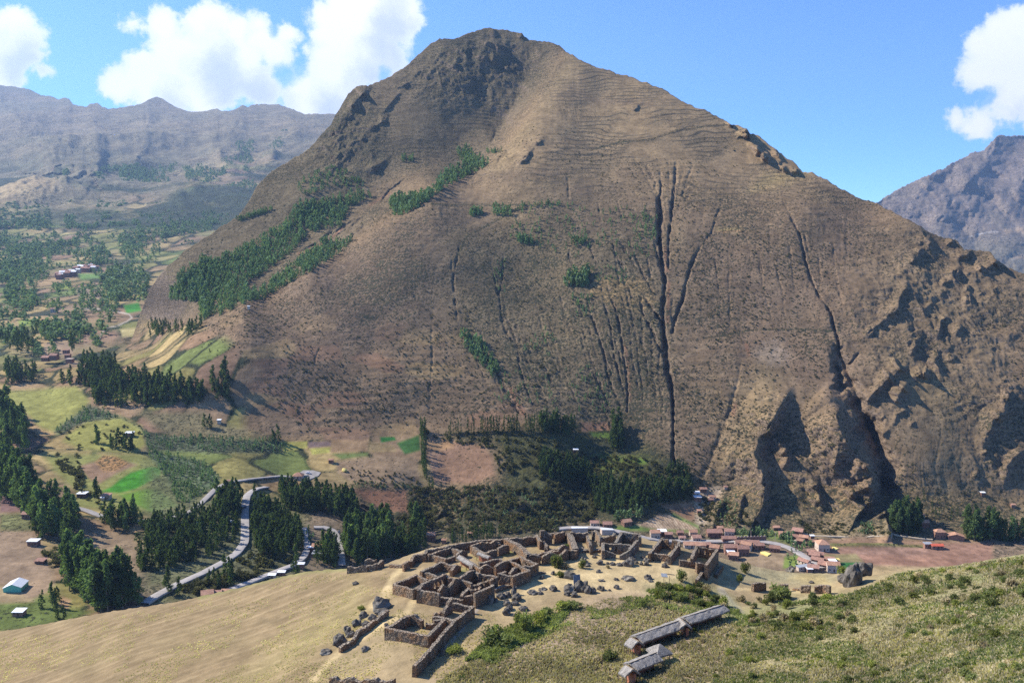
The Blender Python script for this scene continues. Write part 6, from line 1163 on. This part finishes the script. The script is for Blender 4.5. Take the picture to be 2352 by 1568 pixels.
# the arched garden wall along the main road
def arched_wall():
    P0 = ptA(*M4([(1650, 1178)])[0]); P1 = ptA(*M4([(1900, 1182)])[0]); e = empty('garden_wall', P0, 0, 'long brick garden wall with pale caps along the road', 'wall'); d = P1 - P0; L = d.length; a = math.atan2(d.y, d.x); e.rotation_euler = (0, 0, a)
    mb = MB(); mb.box((L / 2, 0, -1.5), (L, .4, 4.1)); mb.build('wall', M_BRICK, e)
    for k in range(9): cb = MB(); cb.box((L * (k + .5) / 9, 0, 2.6), (L / 9 * .55, .5, .8), 0, .55); cb.build('coping', M_PLAST, e)
arched_wall()
for conv, pts, lab in ((N3, [(700, 175), (860, 178), (860, 190), (700, 195)], 'large white roof beyond the long roofless house'), (N3, [(980, 188), (1100, 192), (1120, 212), (1000, 215)], 'white sheet roof beyond the rubble corner')):
    P = conv(pts); W_ = [ptA(*p) for p in P]; zc = max(w.z for w in W_) + 2.6; mb = MB()
    e = empty('roadside_shed', W_[0], 0, lab, 'shed', 'white-roofed roadside sheds'); o = W_[0]
    v = [(w.x - o.x, w.y - o.y) for w in W_]; mb.v = [(a, b, -1) for a, b in v] + [(a, b, zc - o.z) for a, b in v]; mb.f = [(i, (i + 1) % 4, 4 + (i + 1) % 4, 4 + i) for i in range(4)]; mb.build('wall', M_PLAST, e)
    rb = MB(); rb.v = [(a, b, zc - o.z + .02) for a, b in v] + [(a, b, zc - o.z + .22) for a, b in v]; rb.f = [(4, 5, 6, 7), (3, 2, 1, 0)] + [(i, (i + 1) % 4, 4 + (i + 1) % 4, 4 + i) for i in range(4)]; rb.build('roof', M_WHITE, e)
# maize spread out to dry, haystack, poles, cars
for conv, pts, lab in ((M5, [(475, 850), (530, 845), (600, 872), (560, 895), (520, 880), (480, 868)], 'yellow maize spread to dry on the threshing field'), (M5, [(1315, 795), (1340, 788), (1395, 812), (1350, 822)], 'white and yellow maize drying beside the villa')):
    mb = MB(); W_ = [ptA(*p) + Vector((0, 0, .7)) for p in conv(pts)]; o = W_[0]; n = len(W_); mb.v = [tuple(w - o) for w in W_] + [tuple(w - o - Vector((0, 0, .9))) for w in W_]; mb.f = [tuple(range(n))] + [(i, (i + 1) % n, n + (i + 1) % n, n + i) for i in range(n)]
    tag(mb.build('drying_maize', M_YEL, None, False, o), lab, 'crop')
def lump(r, rx, ry, rz, sub=2, rough=.22):
    import bmesh
    bm = bmesh.new(); bmesh.ops.create_icosphere(bm, subdivisions=sub, radius=1); s = r.uniform(0, 99)
    nr = [rdir(r) for _ in range(9)]; cut = [r.uniform(.62, .95) for _ in range(9)]
    for v in bm.verts:
        p = v.co.copy()
        for n_, c in zip(nr, cut):
            dd = p.dot(n_)
            if dd > c: p -= n_ * (dd - c) * .85
        p *= 1 + rough * math.sin(p.x * 5 + s) * math.sin(p.y * 4.3 + s * 2) * math.sin(p.z * 4.7 + s)
        v.co = Vector((p.x * rx, p.y * ry, p.z * rz))
    me = bpy.data.meshes.new('lump'); bm.to_mesh(me); bm.free(); return me
P = ptA(*M1([(540, 596)])[0]); me = lump(random.Random(2), 2.4, 2.4, 2.2, 3, .08); me.materials.append(M_YEL); o = bpy.data.objects.new('haystack', me); COL.objects.link(o); o.location = P + Vector((0, 0, .8)); tag(o, 'small yellow haystack on the sloping brown field', 'haystack')
def pole(conv, x, y, h, lab):
    P = ptA(*conv([(x, y)])[0]); e = empty('utility_pole', P, 0, lab, 'pole', 'utility poles along the roads'); a = MB(); a.tube((0, 0, -1), (0, 0, h), .17, .11, 8); a.build('post', M_PLAST, e); b = MB(); b.box((0, 0, h - .8), (1.6, .14, .14)); b.build('crossarm', M_POST, e)
for conv, x, y, h, lab in ((M4, 1770, 1178, 8, 'pale pole in front of the arched garden wall'), (M4, 1975, 1196, 8, 'pale pole at the main road right of the garden wall'), (M4, 1215, 1190, 6, 'pole beside the small brick houses'), (M4, 1350, 1195, 7, 'pole beside the lower brick house'), (M4, 500, 1072, 8, 'pole in front of the first brick house'), (L2, 1398, 425, 11, 'tall pole beside the bend of the valley road')): pole(conv, x, y, h, lab)
M_CARW = flat_mat('white_car_paint', (.75, .76, .78), .3, .03, 1, 0, .01, None, .5); M_CARD = flat_mat('dark_car_paint', (.08, .09, .12), .3, .03, 1, 0, .01, None, .5); M_GLASS = flat_mat('car_glass', (.03, .04, .05), .15, .03, 1, 0, .01, None, .6); M_TYRE = flat_mat('tyre_rubber', (.02, .02, .02), .8, .1, 2)
def car(conv, x, y, rz, mat, lab, k=1.0):
    P = ptA(*conv([(x, y)])[0]) + Vector((0, 0, .75)); e = empty('parked_car', P, R(rz), lab, 'car', 'cars on the valley roads')
    b = MB(); b.box((0, 0, .3), (1.75, 4.2 * k, .55), 0, .96); b.box((0, -.1, .85), (1.6, 2.3 * k, .55), 0, .78); b.build('body', mat, e)
    g = MB(); g.box((0, -.1, .92), (1.62, 2.33 * k, .34), 0, .84, False); g.build('window', M_GLASS, e)
    for sx in (-.8, .8):
        for sy in (-1.3, 1.3): w = MB(); w.tube((sx - .1, sy * k, .32), (sx + .1, sy * k, .32), .32, .32, 12); w.build('wheel', M_TYRE, e)
car(M1, 512, 1195, 4, M_CARW, 'white car parked on the right arm of the hairpin road'); car(M1, 497, 1120, 8, M_CARD, 'dark car parked at the top of the right hairpin arm'); car(L2, 1800, 405, 0, M_CARD, 'dark van driving on the straight road between woods', 1.25); car(L2, 2265, 150, 80, M_CARW, 'white car on the parking loop')

# ------------------------------------------------------------------ boulders on the terrace
BR = random.Random(21)
BM = []
for k in range(8):
    me = lump(BR, 1, 1, 1, 3, .3); me.materials.append(M_ROCK); BM.append(me)
def boulder(conv, x, y, w, hgt, lab, grp, k=None, rz=None, sc_=1.0):
    """x, y: centre of the base in the notes; w, hgt in picture units of the notes"""
    w *= 1.15; hgt *= 1.2; s = conv([(x, y)])[0]; s2 = conv([(x + w, y)])[0]; p = ptN(*s); m = (s2[0] - s[0]) * p.y / FOC * 1.02; hz = m * hgt / w * 1.05
    me = BM[BR.randrange(8)]; o = bpy.data.objects.new('boulder', me); COL.objects.link(o); o.scale = (m * .5, m * .42, hz * .62); o.location = p + Vector((0, m * .25, hz * .18)); o.rotation_euler = (BR.uniform(-.2, .2), BR.uniform(-.2, .2), BR.uniform(0, 3) if w < 1.6 * hgt else BR.uniform(-.3, .3))
    tag(o, lab, 'boulder', grp); return o
big = [(800, 1420, 240, 150, 'big flat-topped grey boulder left of the standing panel'), (1040, 1400, 260, 240, 'largest grey boulder, right behind the standing panel'), (1180, 1430, 170, 150, 'dark boulder leaning against the largest one'), (1290, 1430, 110, 110, 'pointed dark boulder right of the largest one'), (770, 1480, 120, 90, 'pale split boulder below the big flat-topped one'), (910, 1510, 150, 110, 'long grey boulder below the big flat-topped one'),
       (820, 1150, 270, 120, 'broad dark boulder beside the yellow bush'), (1970, 900, 230, 150, 'tallest boulder of the cluster in front of the two-room house'), (1800, 895, 130, 60, 'grey boulder at the left of that cluster'), (2060, 790, 130, 90, 'boulder behind the tallest of the cluster'), (1660, 880, 130, 60, 'low boulder left of the cluster'), (1410, 870, 140, 90, 'striped boulder in the middle of the terrace'), (1090, 840, 130, 120, 'jagged rock behind the small round shrub'), (1150, 900, 120, 60, 'flat rock right of the small round shrub'),
       (1970, 1190, 230, 90, 'wide dome-shaped boulder below the pale path'), (1730, 1190, 90, 60, 'small pointed boulder below the pale path'), (1430, 1200, 130, 40, 'thin flat slab lying on the pale path'), (500, 1390, 150, 110, 'dark pyramid boulder on the front slope'), (280, 1150, 100, 60, 'solitary dark boulder in front of the central block'), (490, 1070, 90, 70, 'dark boulder left of the yellow bush'), (80, 1460, 180, 80, 'long pale boulder on the front slope'), (290, 1380, 150, 60, 'flat dark boulder behind the long pale one'),
       (240, 1460, 120, 70, 'brown boulder between two dark ones'), (980, 740, 100, 60, 'boulder at the foot of the right gabled wall'), (1300, 740, 90, 50, 'low pale rock in the middle of the terrace'), (1560, 860, 60, 40, 'small round rock beside the middle boulders'), (1380, 1030, 100, 60, 'small stone block like a seat'), (2250, 750, 80, 50, 'boulder close to the shadow of the two-room house'), (2130, 850, 80, 50, 'small boulder right of the cluster'), (1430, 1380, 150, 90, 'rugged boulder half sunk right of the largest one'), (1740, 1350, 110, 80, 'rugged boulder at the edge of the scrub'), (1600, 1390, 60, 40, 'small stone at the edge of the scrub')]
for x, y, w, h, lab in big: boulder(R3, x, y, w, h, lab, 'boulders on the pale terrace')
for x, y, w, h, lab in ((440, 890, 120, 90, 'grey boulder at the right of a pair before the pointed house'), (340, 880, 80, 70, 'small boulder at the left of a pair before the pointed house'), (450, 820, 130, 90, 'rear boulder of the trio before the pointed house'), (820, 930, 130, 80, 'lone grey boulder in front of the right ruins'), (870, 850, 130, 40, 'thin slab behind the lone boulder'), (470, 1170, 140, 100, 'round dark boulder near the sign'), (530, 1220, 120, 40, 'flat stones below the round dark boulder')): boulder(R4, x, y, w, h, lab, 'boulders on the pale terrace')
NZ = Z(950, 1300, 500)
for x, y, w, h, lab in ((1295, 985, 80, 100, 'pale upright rock at the corner of the tall outer wall'), (1360, 965, 60, 50, 'dark rock beside the pale upright one'), (1420, 925, 100, 70, 'grey rock, left in the front row'), (1500, 905, 90, 60, 'grey rock, second in the front row'), (1575, 880, 60, 120, 'narrow upright stone by the path'), (1490, 1000, 100, 60, 'dark rock under the front row'), (1610, 950, 130, 80, 'dark domed rock in the middle of the scattered rocks'), (1590, 1000, 90, 50, 'grey rock leaning on the domed one'), (1520, 1060, 90, 60, 'grey rock, upper of the lowest pile'), (1490, 1115, 100, 80, 'grey rock, left of the lowest pile'), (1590, 1135, 50, 40, 'small rock at the bottom of the lowest pile'),
                        (1685, 1065, 100, 50, 'mossy dark rock alone on the slope'), (1540, 770, 60, 50, 'small dark rock at the shadow tip'), (1590, 750, 30, 60, 'small grey standing stone by the wall')): boulder(NZ, x, y, w, h, lab, 'rocks scattered below the ruins')
for x, y, w, h, lab in ((785, 395, 230, 150, 'large dark round boulder heap at the top of the rock row'), (800, 440, 160, 60, 'dark rock under the round boulder heap'), (555, 490, 110, 80, 'dark rock, second from the top of the rock row'), (680, 520, 110, 70, 'dark rock near the wall, third in the row'), (470, 600, 120, 100, 'pale-veined rock in the middle of the row'), (590, 600, 110, 60, 'flat dark rock beside the retaining wall'), (350, 690, 120, 90, 'grey rock in the lower row, left'), (400, 740, 130, 70, 'grey rock in the lower row, right'), (250, 850, 190, 130, 'large dark boulder at the bottom of the rock row'),
                        (590, 930, 100, 70, 'lone grey rock on the grass left of the nearest house'), (460, 60, 80, 40, 'dark stone on the field above the rock row'), (860, 595, 60, 30, 'small stone at the corner of the nearest house'), (1600, 970, 70, 90, 'pale rock pile beside the end of the long wall'), (60, 970, 150, 50, 'low stones at the left below the rock row')): boulder(R5, x, y, w, h, lab, 'rock row left of the nearest house')
# the rock outcrop on the right slope and a smaller one
for x, y, w, h, lab in ((1590, 1240, 230, 250, 'great grey rock outcrop on the right slope, pale face to the left'), (1700, 1120, 190, 170, 'overhanging dark top rock of the great outcrop'), (1480, 1200, 140, 90, 'pale lower rock left of the great outcrop'), (835, 1075, 90, 65, 'small pyramid-shaped grey rock by the village road'), (1080, 1215, 60, 30, 'small dark rock above the lower path walls')): boulder(N5, x, y, w, h, lab, 'rock outcrops of the right slope')

# ------------------------------------------------------------------ thatched shelters
def thatch_roof(conv, ridge, zr, half, drop, label, posts=True, name='thatched_shelter', hip0=0.0, wallside=True, nseg=14):
    """ridge: two points of the ridge as seen; zr ridge height above ground; half: half width; drop: ridge to eaves"""
    A, B = [on_ground(p, zr) for p in conv(ridge)]; d = B - A; L = Vector((d.x, d.y)).length; a = math.atan2(d.y, d.x); sl = d.z
    e = empty(name, A, a, label, 'shelter', 'thatched shelters'); r = random.Random(int(L * 100)); mb = MB(); n = nseg; th = .28
    prof = [(-1, 0), (-.72, .34), (-.4, .68), (-.12, .95), (0, 1), (.12, .95), (.4, .68), (.72, .34), (1, 0)]
    rows = []
    for i in range(n + 1):
        x = L * i / n; k = 1.0; row = []
        hipk = min(1, (x + .35) / (half * hip0)) if hip0 else 1.0
        for s, f in prof: row.append((x + r.uniform(-.03, .03), s * half * (1 + r.uniform(-.05, .05)), sl * i / n + zr - drop * (1 - f) * 1.0 - drop * (1 - hipk) * .8 * f + r.uniform(-.05, .05)))
        rows.append(row)
    m = len(prof); mb.v = [p for row in rows for p in row] + [(p[0], p[1] * .97, p[2] - th) for row in rows for p in row]; N = (n + 1) * m
    for i in range(n):
        for j in range(m - 1): q = i * m + j; mb.f.append((q, q + m, q + m + 1, q + 1)); mb.f.append((N + q, N + q + 1, N + q + m + 1, N + q + m))
        for j in (0, m - 1): q = i * m + j; mb.f.append((q, q + m, N + q + m, N + q))
    for i in (0, n):
        for j in range(m - 1): q = i * m + j; mb.f.append((q, q + 1, N + q + 1, N + q))
    mb.build('thatch_roof', M_THATCH, e)
    rb = MB(); rb.tube((-.2, 0, zr + .03), (L + .2, 0, zr + sl + .03), .07); rb.build('ridge_pole', M_POST, e)
    if posts:
        k = max(2, int(L / 2.0))
        for i in range(k + 1):
            for s in (-1, 1): p = MB(); x = L * i / k; p.tube((x, s * half * .86, -1), (x, s * half * .86, zr - drop * .86 + sl * i / k), .06, .05); p.build('post', M_POST, e)
    if wallside: 
        w = MB(); y0, y1 = half * .1, half * .1 + .4
        for i in range(6): x0, x1 = L * (.03 + .94 * i / 6), L * (.03 + .94 * (i + 1) / 6); b0 = len(w.v); z0, z1 = zr - drop * .6 - .3 + sl * x0 / L, zr - drop * .6 - .3 + sl * x1 / L; w.v += [(x0, y0, -.8), (x1, y0, -.8), (x1, y1, -.8), (x0, y1, -.8), (x0, y0, z0), (x1, y0, z1), (x1, y1, z1), (x0, y1, z0)]; w.f += [(b0, b0 + 1, b0 + 5, b0 + 4), (b0 + 2, b0 + 3, b0 + 7, b0 + 6), (b0 + 4, b0 + 5, b0 + 6, b0 + 7)] + ([(b0 + 3, b0, b0 + 4, b0 + 7)] if i == 0 else []) + ([(b0 + 1, b0 + 2, b0 + 6, b0 + 5)] if i == 5 else [])
        w.build('adobe_wall', M_ADOBE, e)
    return e
thatch_roof(N6, [(1475, 545), (2050, 360)], 2.4, 1.45, .55, 'longest thatched shelter, upper right of the two long ones', hip0=0)
thatch_roof(N6, [(1400, 540), (1500, 640)], 2.4, 1.15, .8, 'short thatched porch crossing the left end of the longest shelter', wallside=True)
thatch_roof(N6, [(770, 810), (1385, 598)], 2.4, 1.45, .55, 'middle thatched shelter with a long grey roof')
thatch_roof(N6, [(680, 830), (800, 890)], 2.5, 1.2, .9, 'thatched porch at the left end of the middle shelter')
thatch_roof(N6, [(680, 1215), (1060, 1065)], 2.4, 1.4, .55, 'lowest thatched shelter with a worn, gap-toothed roof')
thatch_roof(N6, [(610, 1240), (720, 1300)], 2.4, 1.2, .9, 'thatched porch at the left end of the lowest shelter')
thatch_roof(R1, [(1480, 600), (1770, 780)], 1.9, .75, .35, 'long narrow thatched wall-cover inside the ruins', nseg=10)
thatch_roof(R1, [(1850, 535), (2075, 620)], 1.9, .55, .3, 'short narrow thatched wall-cover inside the ruins', nseg=8)
def gazebo():
    P = on_ground(N6([(1110, 930)])[0], 3.0); e = empty('thatched_gazebo', P, R(25), 'small square thatched gazebo with a pointed roof', 'gazebo'); mb = MB(); w = 1.5; n = 6; r = random.Random(4)
    for k in range(4):
        a0 = math.pi / 4 + k * math.pi / 2; c = [(w * 1.414 * math.cos(a0), w * 1.414 * math.sin(a0)), (w * 1.414 * math.cos(a0 + math.pi / 2), w * 1.414 * math.sin(a0 + math.pi / 2))]
        for i in range(n):
            for s in (0, 1):
                f0, f1 = i / n, (i + 1) / n; g0, g1 = s / 2, (s + 1) / 2; q = lambda f, g: ((c[0][0] * (1 - g) + c[1][0] * g) * f, (c[0][1] * (1 - g) + c[1][1] * g) * f, 3.0 - 1.15 * f ** 1.15)
                mb.quad(q(f0, g0), q(f1, g0), q(f1, g1), q(f0, g1)); mb.quad(*[(a, b, z - .22) for a, b, z in (q(f0, g0), q(f0, g1), q(f1, g1), q(f1, g0))])
    mb.build('thatch_roof', M_THATCH, e)
    for sx in (-1, 1):
        for sy in (-1, 1): p = MB(); p.tube((sx * 1.1, sy * 1.1, -1), (sx * 1.1, sy * 1.1, 2.1), .07); p.build('post', M_POST, e)
gazebo()
# information board and the standing panel
M_BOARD = flat_mat('grey_board', (.24, .26, .29), .5, .1, 2, .1, .01, None, .3)
def board():
    P = on_ground(R4([(865, 1260)])[0], 0); e = empty('information_board', P, R(-18), 'grey slanted roof board on two posts near the scrub', 'sign'); k = 1.0
    for x in (-.85, .25): p = MB(); p.tube((x, 0, -.4), (x, 0, 1.9), .05); p.build('post', M_POST, e)
    for s, dy in ((-1, -.05), (1, .05)):
        b = MB(); x0, x1 = (-1.45, -.25) if s < 0 else (-.75, 1.05); y1 = s * .75; v = [(x0, dy, 2.15), (x1, dy, 2.15), (x1 + .25, y1, 1.75), (x0 + .25, y1, 1.75)]; b.v = v + [(q[0], q[1], q[2] + .06) for q in v]; b.f = [(0, 1, 2, 3), (4, 5, 6, 7), (0, 1, 5, 4), (1, 2, 6, 5), (2, 3, 7, 6), (3, 0, 4, 7)]; b.build('panel', M_BOARD, e)
board()
P = on_ground(R3([(965, 1330)])[0], 0); mb = MB(); mb.box((0, 0, -.3), (1.35, .12, 2.9)); o = mb.build('standing_panel', M_BOARD, None, False, P); o.rotation_euler = (R(-12), 0, R(12)); tag(o, 'grey upright panel standing in front of the largest boulder', 'panel')

# ------------------------------------------------------------------ bushes, tufts
BP = []
for k in range(5):
    mb = MB(); r = random.Random(300 + k)
    for i in range(9): a = r.uniform(0, 6.28); q = r.uniform(0, .62); leafquads(mb, r, Vector((math.cos(a) * q, math.sin(a) * q, r.uniform(.25, .62))), (.42, .42, .34), 60, .12)
    st = MB()
    for i in range(5): a = r.uniform(0, 6.28); st.tube((0, 0, -.15), (math.cos(a) * .5, math.sin(a) * .5, .6), .04, .015, 4)
    BP.append({'g': mb.mesh('foliage', M_BUSH), 'y': mb.mesh('foliage', M_BUSHY), 'd': mb.mesh('foliage', M_DRY), 's': st.mesh('stem', M_POST)})
def bush(pt, m, lab, grp=None, col='g', hk=.85, name='bush'):
    m *= 1.2; p = ptN(*pt); e = empty(name, p, BR.uniform(0, 6.28), lab, 'bush', grp); e.scale = (m * .5, m * .5, m * hk * .9); b = BP[BR.randrange(5)]
    for nm, me in (('foliage', b[col]), ('stem', b['s'])): o = bpy.data.objects.new(nm, me); COL.objects.link(o); o.parent = e
for conv, x, y, m, lab, c, hk in ((R3, 560, 920, 2.8, 'grey-green bush beside a fallen dead branch', 'g', 1), (R3, 720, 930, 2.6, 'grey dead branch heap beside the bush', 'd', .4), (R3, 1060, 930, 1.6, 'small round shrub in front of the jagged rock', 'g', 1.2), (R3, 640, 1110, 2.2, 'yellow-green bush beside the broad dark boulder', 'y', .5), (R3, 1570, 940, 1.0, 'dry brown shrub near the middle boulders', 'd', .7), (R4, 1120, 1190, 2.4, 'dark leafy shrub rising above the scrub edge', 'g', 1),
        (NZ, 1320, 1440, 5.0, 'large dark green bush below the scattered rocks', 'g', .6), (NZ, 1480, 1480, 3.6, 'green bush right of the large dark one', 'g', .6), (NZ, 1720, 1300, 3.6, 'tall green bush above the rough grass', 'g', .9), (NZ, 1880, 1200, 3.4, 'yellowish green bush in a line up the slope', 'y', .6), (NZ, 1640, 1210, 3.0, 'grey-green bush in the bush line', 'g', .7), (NZ, 1960, 1110, 3.0, 'upper bush of the line toward the boulders', 'g', .5), (NZ, 2150, 1060, 3.6, 'bush below the largest boulder', 'y', .5), (NZ, 2270, 1040, 3.6, 'spreading bush at the top of the line', 'g', .4), (NZ, 860, 1560, 3.2, 'yellow bush at the end of the long wall', 'y', .4),
        (N6, 880, 400, 1.8, 'single green bush in the rough grass', 'g', 1), (N6, 1630, 760, 1.0, 'small bright bush, left of two by the long shelter', 'y', .9), (N6, 1730, 780, .8, 'small bright bush, right of two by the long shelter', 'y', .8), (N6, 2200, 840, .9, 'small bush right of the shelters, right one', 'y', .8), (N6, 2110, 830, .8, 'small bush right of the shelters, left one', 'g', .7), (N6, 1740, 910, 1.1, 'rust-brown shrub on the grass beside the shelters', 'd', .6), (N6, 370, 1180, 3.2, 'olive bush left of the lowest shelter', 'g', .45), (N6, 230, 1190, 2.2, 'dry bush left of the olive one', 'd', .4),
        (R5, 1300, 1180, 1.2, 'tan shrub at the foot of the long wall', 'd', .9), (R5, 540, 380, 1.6, 'pale green shrub left of the round boulder heap', 'y', .5), (R5, 900, 350, 1.0, 'green shrub right of the round boulder heap', 'g', .5), (N5, 300, 1090, 2.2, 'dark thin shrub, upper of two above the path walls', 'g', 1.1), (N5, 225, 1190, 1.6, 'dark thin shrub, lower of two above the path walls', 'g', 1), (N5, 690, 1380, 4.5, 'rusty green shrub on the scrubby slope below the path walls', 'g', .6), (N5, 1430, 1100, 2.4, 'shrub left of the great outcrop', 'y', .7), (R1, 2150, 440, 2.4, 'vine-green bush inside the jagged-walled house', 'g', .5), (R2, 1700, 560, 1.6, 'green bush growing on the broken gable', 'g', .7), (R2, 1820, 300, .9, 'tuft of green on the long wall', 'y', .6)):
    bush(conv([(x, y)])[0], m, lab, None, c, hk)
SP = [((1490, 1350), (1600, 1340), (1680, 1385), (1690, 1400), (1610, 1400), (1500, 1375)), ((1700, 1395), (1800, 1378), (1960, 1365), (2010, 1335), (2352, 1285), (2500, 1260), (2500, 1568), (1960, 1568), (1800, 1470), (1720, 1440))]
def scrub_list(poly, n, mlo, mhi, place, cols):
    cnt = {}
    for x, y in sorted(scatter([(a, b) for a, b in poly], n)):
        c = BR.choice(cols); nm = {'g': 'green', 'y': 'yellow-green', 'd': 'dry brown'}[c]; cnt[c] = cnt.get(c, 0) + 1
        bush((x, y), BR.uniform(mlo, mhi), nm + ' scrub bush, ' + ordinal(cnt[c]) + ' from the left ' + place, nm + ' scrub bushes ' + place, c, BR.uniform(.5, .8))
scrub_list(SP[0], 60, 1.2, 2.6, 'in the thicket above the long shelter', 'gggyd'); scrub_list([(1700, 1380), (1960, 1365), (1990, 1400), (1850, 1450), (1720, 1430)], 45, 1.0, 2.4, 'below the lower path walls', 'ggyd')
scrub_list([(1990, 1340), (2352, 1285), (2500, 1270), (2500, 1400), (1990, 1400)], 75, .9, 2.2, 'on the upper part of the right slope', 'gggyd'); scrub_list([(1700, 1440), (2352, 1400), (2500, 1400), (2500, 1568), (1640, 1568), (1660, 1520)], 105, .7, 1.7, 'on the lower part of the right slope', 'ggyyd')
def tufts(name, label, poly, n, size, mat, seed, thr=-9, blades=5):
    P = np.array(poly, float); rs = np.random.RandomState(seed); x = rs.uniform(P[:, 0].min(), P[:, 0].max(), n * 3); y = rs.uniform(P[:, 1].min(), P[:, 1].max(), n * 3); i = inpoly(x, y, poly)[:n * 2]; x, y = x[i], y[i]
    Zt = _fN(x, y); a, b = ab(x, y); D = Zt / b; X = a * D
    if thr > -9: m = fbm(X, D, 6, 3, seed) > thr; X, D, Zt = X[m], D[m], Zt[m]
    X, D, Zt = X[:n], D[:n], Zt[:n]; n = len(X); vs = []; fs = []
    for k in range(blades):
        an = rs.uniform(0, 6.28, n); s = size * rs.uniform(.5, 1.4, n); c, sn = np.cos(an), np.sin(an); lx, ly = rs.uniform(-.5, .5, n) * s, rs.uniform(-.5, .5, n) * s; ox, oy = rs.uniform(-.5, .5, n) * size, rs.uniform(-.5, .5, n) * size; w = s * .28
        q = [(X + ox - c * w, D + oy - sn * w, Zt - .05), (X + ox + c * w, D + oy + sn * w, Zt - .05), (X + ox + lx + c * w * .6, D + oy + ly + sn * w * .6, Zt + s * .8), (X + ox + lx - c * w * .6, D + oy + ly - sn * w * .6, Zt + s)]
        vs.append(np.stack([np.stack(t_, -1) for t_ in q], 1).reshape(-1, 3)); fs.append(np.arange(n * 4).reshape(-1, 4))
    s_ = Soup(); s_.parts = list(zip(vs, fs)); return s_.build(name, mat, label)
SLOPE = [(1640, 1568), (1720, 1450), (1990, 1350), (2060, 1318), (2352, 1278), (2560, 1250), (2560, 1640), (1640, 1640)]
tufts('dry_grass', 'dry straw-coloured grass covering the rough slope', [(1000, 1568), (1130, 1490), (1260, 1420), (1400, 1375), (1560, 1375), (1700, 1420), (1760, 1480), (1660, 1640), (960, 1640)], 15000, .32, M_TUFT, 5)
tufts('slope_grass', 'straw-coloured grass on the scrubby right slope', SLOPE, 26000, .34, M_TUFT, 6)
tufts('ground_scrub', 'low green ground scrub on the right slope', SLOPE, 16000, .36, M_BUSH, 7, .05)
tufts('yellow_scrub', 'yellow-green ground scrub on the right slope', SLOPE, 7000, .32, M_BUSHY, 8, .12)
tufts('thicket_scrub', 'low green scrub round the thicket and bush line', [(1120, 1500), (1200, 1450), (1300, 1400), (1450, 1360), (1600, 1340), (1690, 1400), (1960, 1362), (1950, 1410), (1700, 1440), (1500, 1390), (1300, 1440), (1130, 1530)], 9000, .34, M_BUSH, 9, -.05)
tufts('bush_line_scrub', 'leafy green scrub along the line of bushes below the boulders', [(1020, 1560), (1110, 1480), (1190, 1430), (1290, 1385), (1330, 1380), (1280, 1440), (1180, 1490), (1060, 1560)], 5000, .5, M_BUSH, 12, -.1)
tufts('field_grass', 'short dry grass on the open field and terrace', [(-50, 1475), (340, 1400), (700, 1325), (880, 1310), (1000, 1400), (1240, 1420), (1100, 1568), (-50, 1640)], 9000, .16, M_TUFT, 10, .0)
# ------------------------------------------------------------------ haze: one closed box of thin air round everything
def haze():
    me = bpy.data.meshes.new('haze'); x0, x1, y0, y1, z0, z1 = -9000, 9000, -300, 11500, -1300, 2300
    v = [(x, y, z) for x in (x0, x1) for y in (y0, y1) for z in (z0, z1)]
    me.from_pydata(v, [], [(0, 1, 3, 2), (4, 6, 7, 5), (0, 4, 5, 1), (2, 3, 7, 6), (0, 2, 6, 4), (1, 5, 7, 3)]); me.update()
    o = bpy.data.objects.new('haze', me); sc.collection.objects.link(o); o['kind'] = 'stuff'; o['label'] = 'thin blue haze over the valley and the far ranges'
    m = bpy.data.materials.new('haze'); m.use_nodes = True; t = NT(m.node_tree)
    p = t.node('ShaderNodeVolumePrincipled'); p.inputs['Color'].default_value = (.42, .62, 1.0, 1); p.inputs['Density'].default_value = HAZE_D; p.inputs['Anisotropy'].default_value = .25
    ou = t.node('ShaderNodeOutputMaterial'); t.l.new(p.outputs[0], ou.inputs['Volume']); me.materials.append(m)
HAZE_D = 4.8e-5
haze()
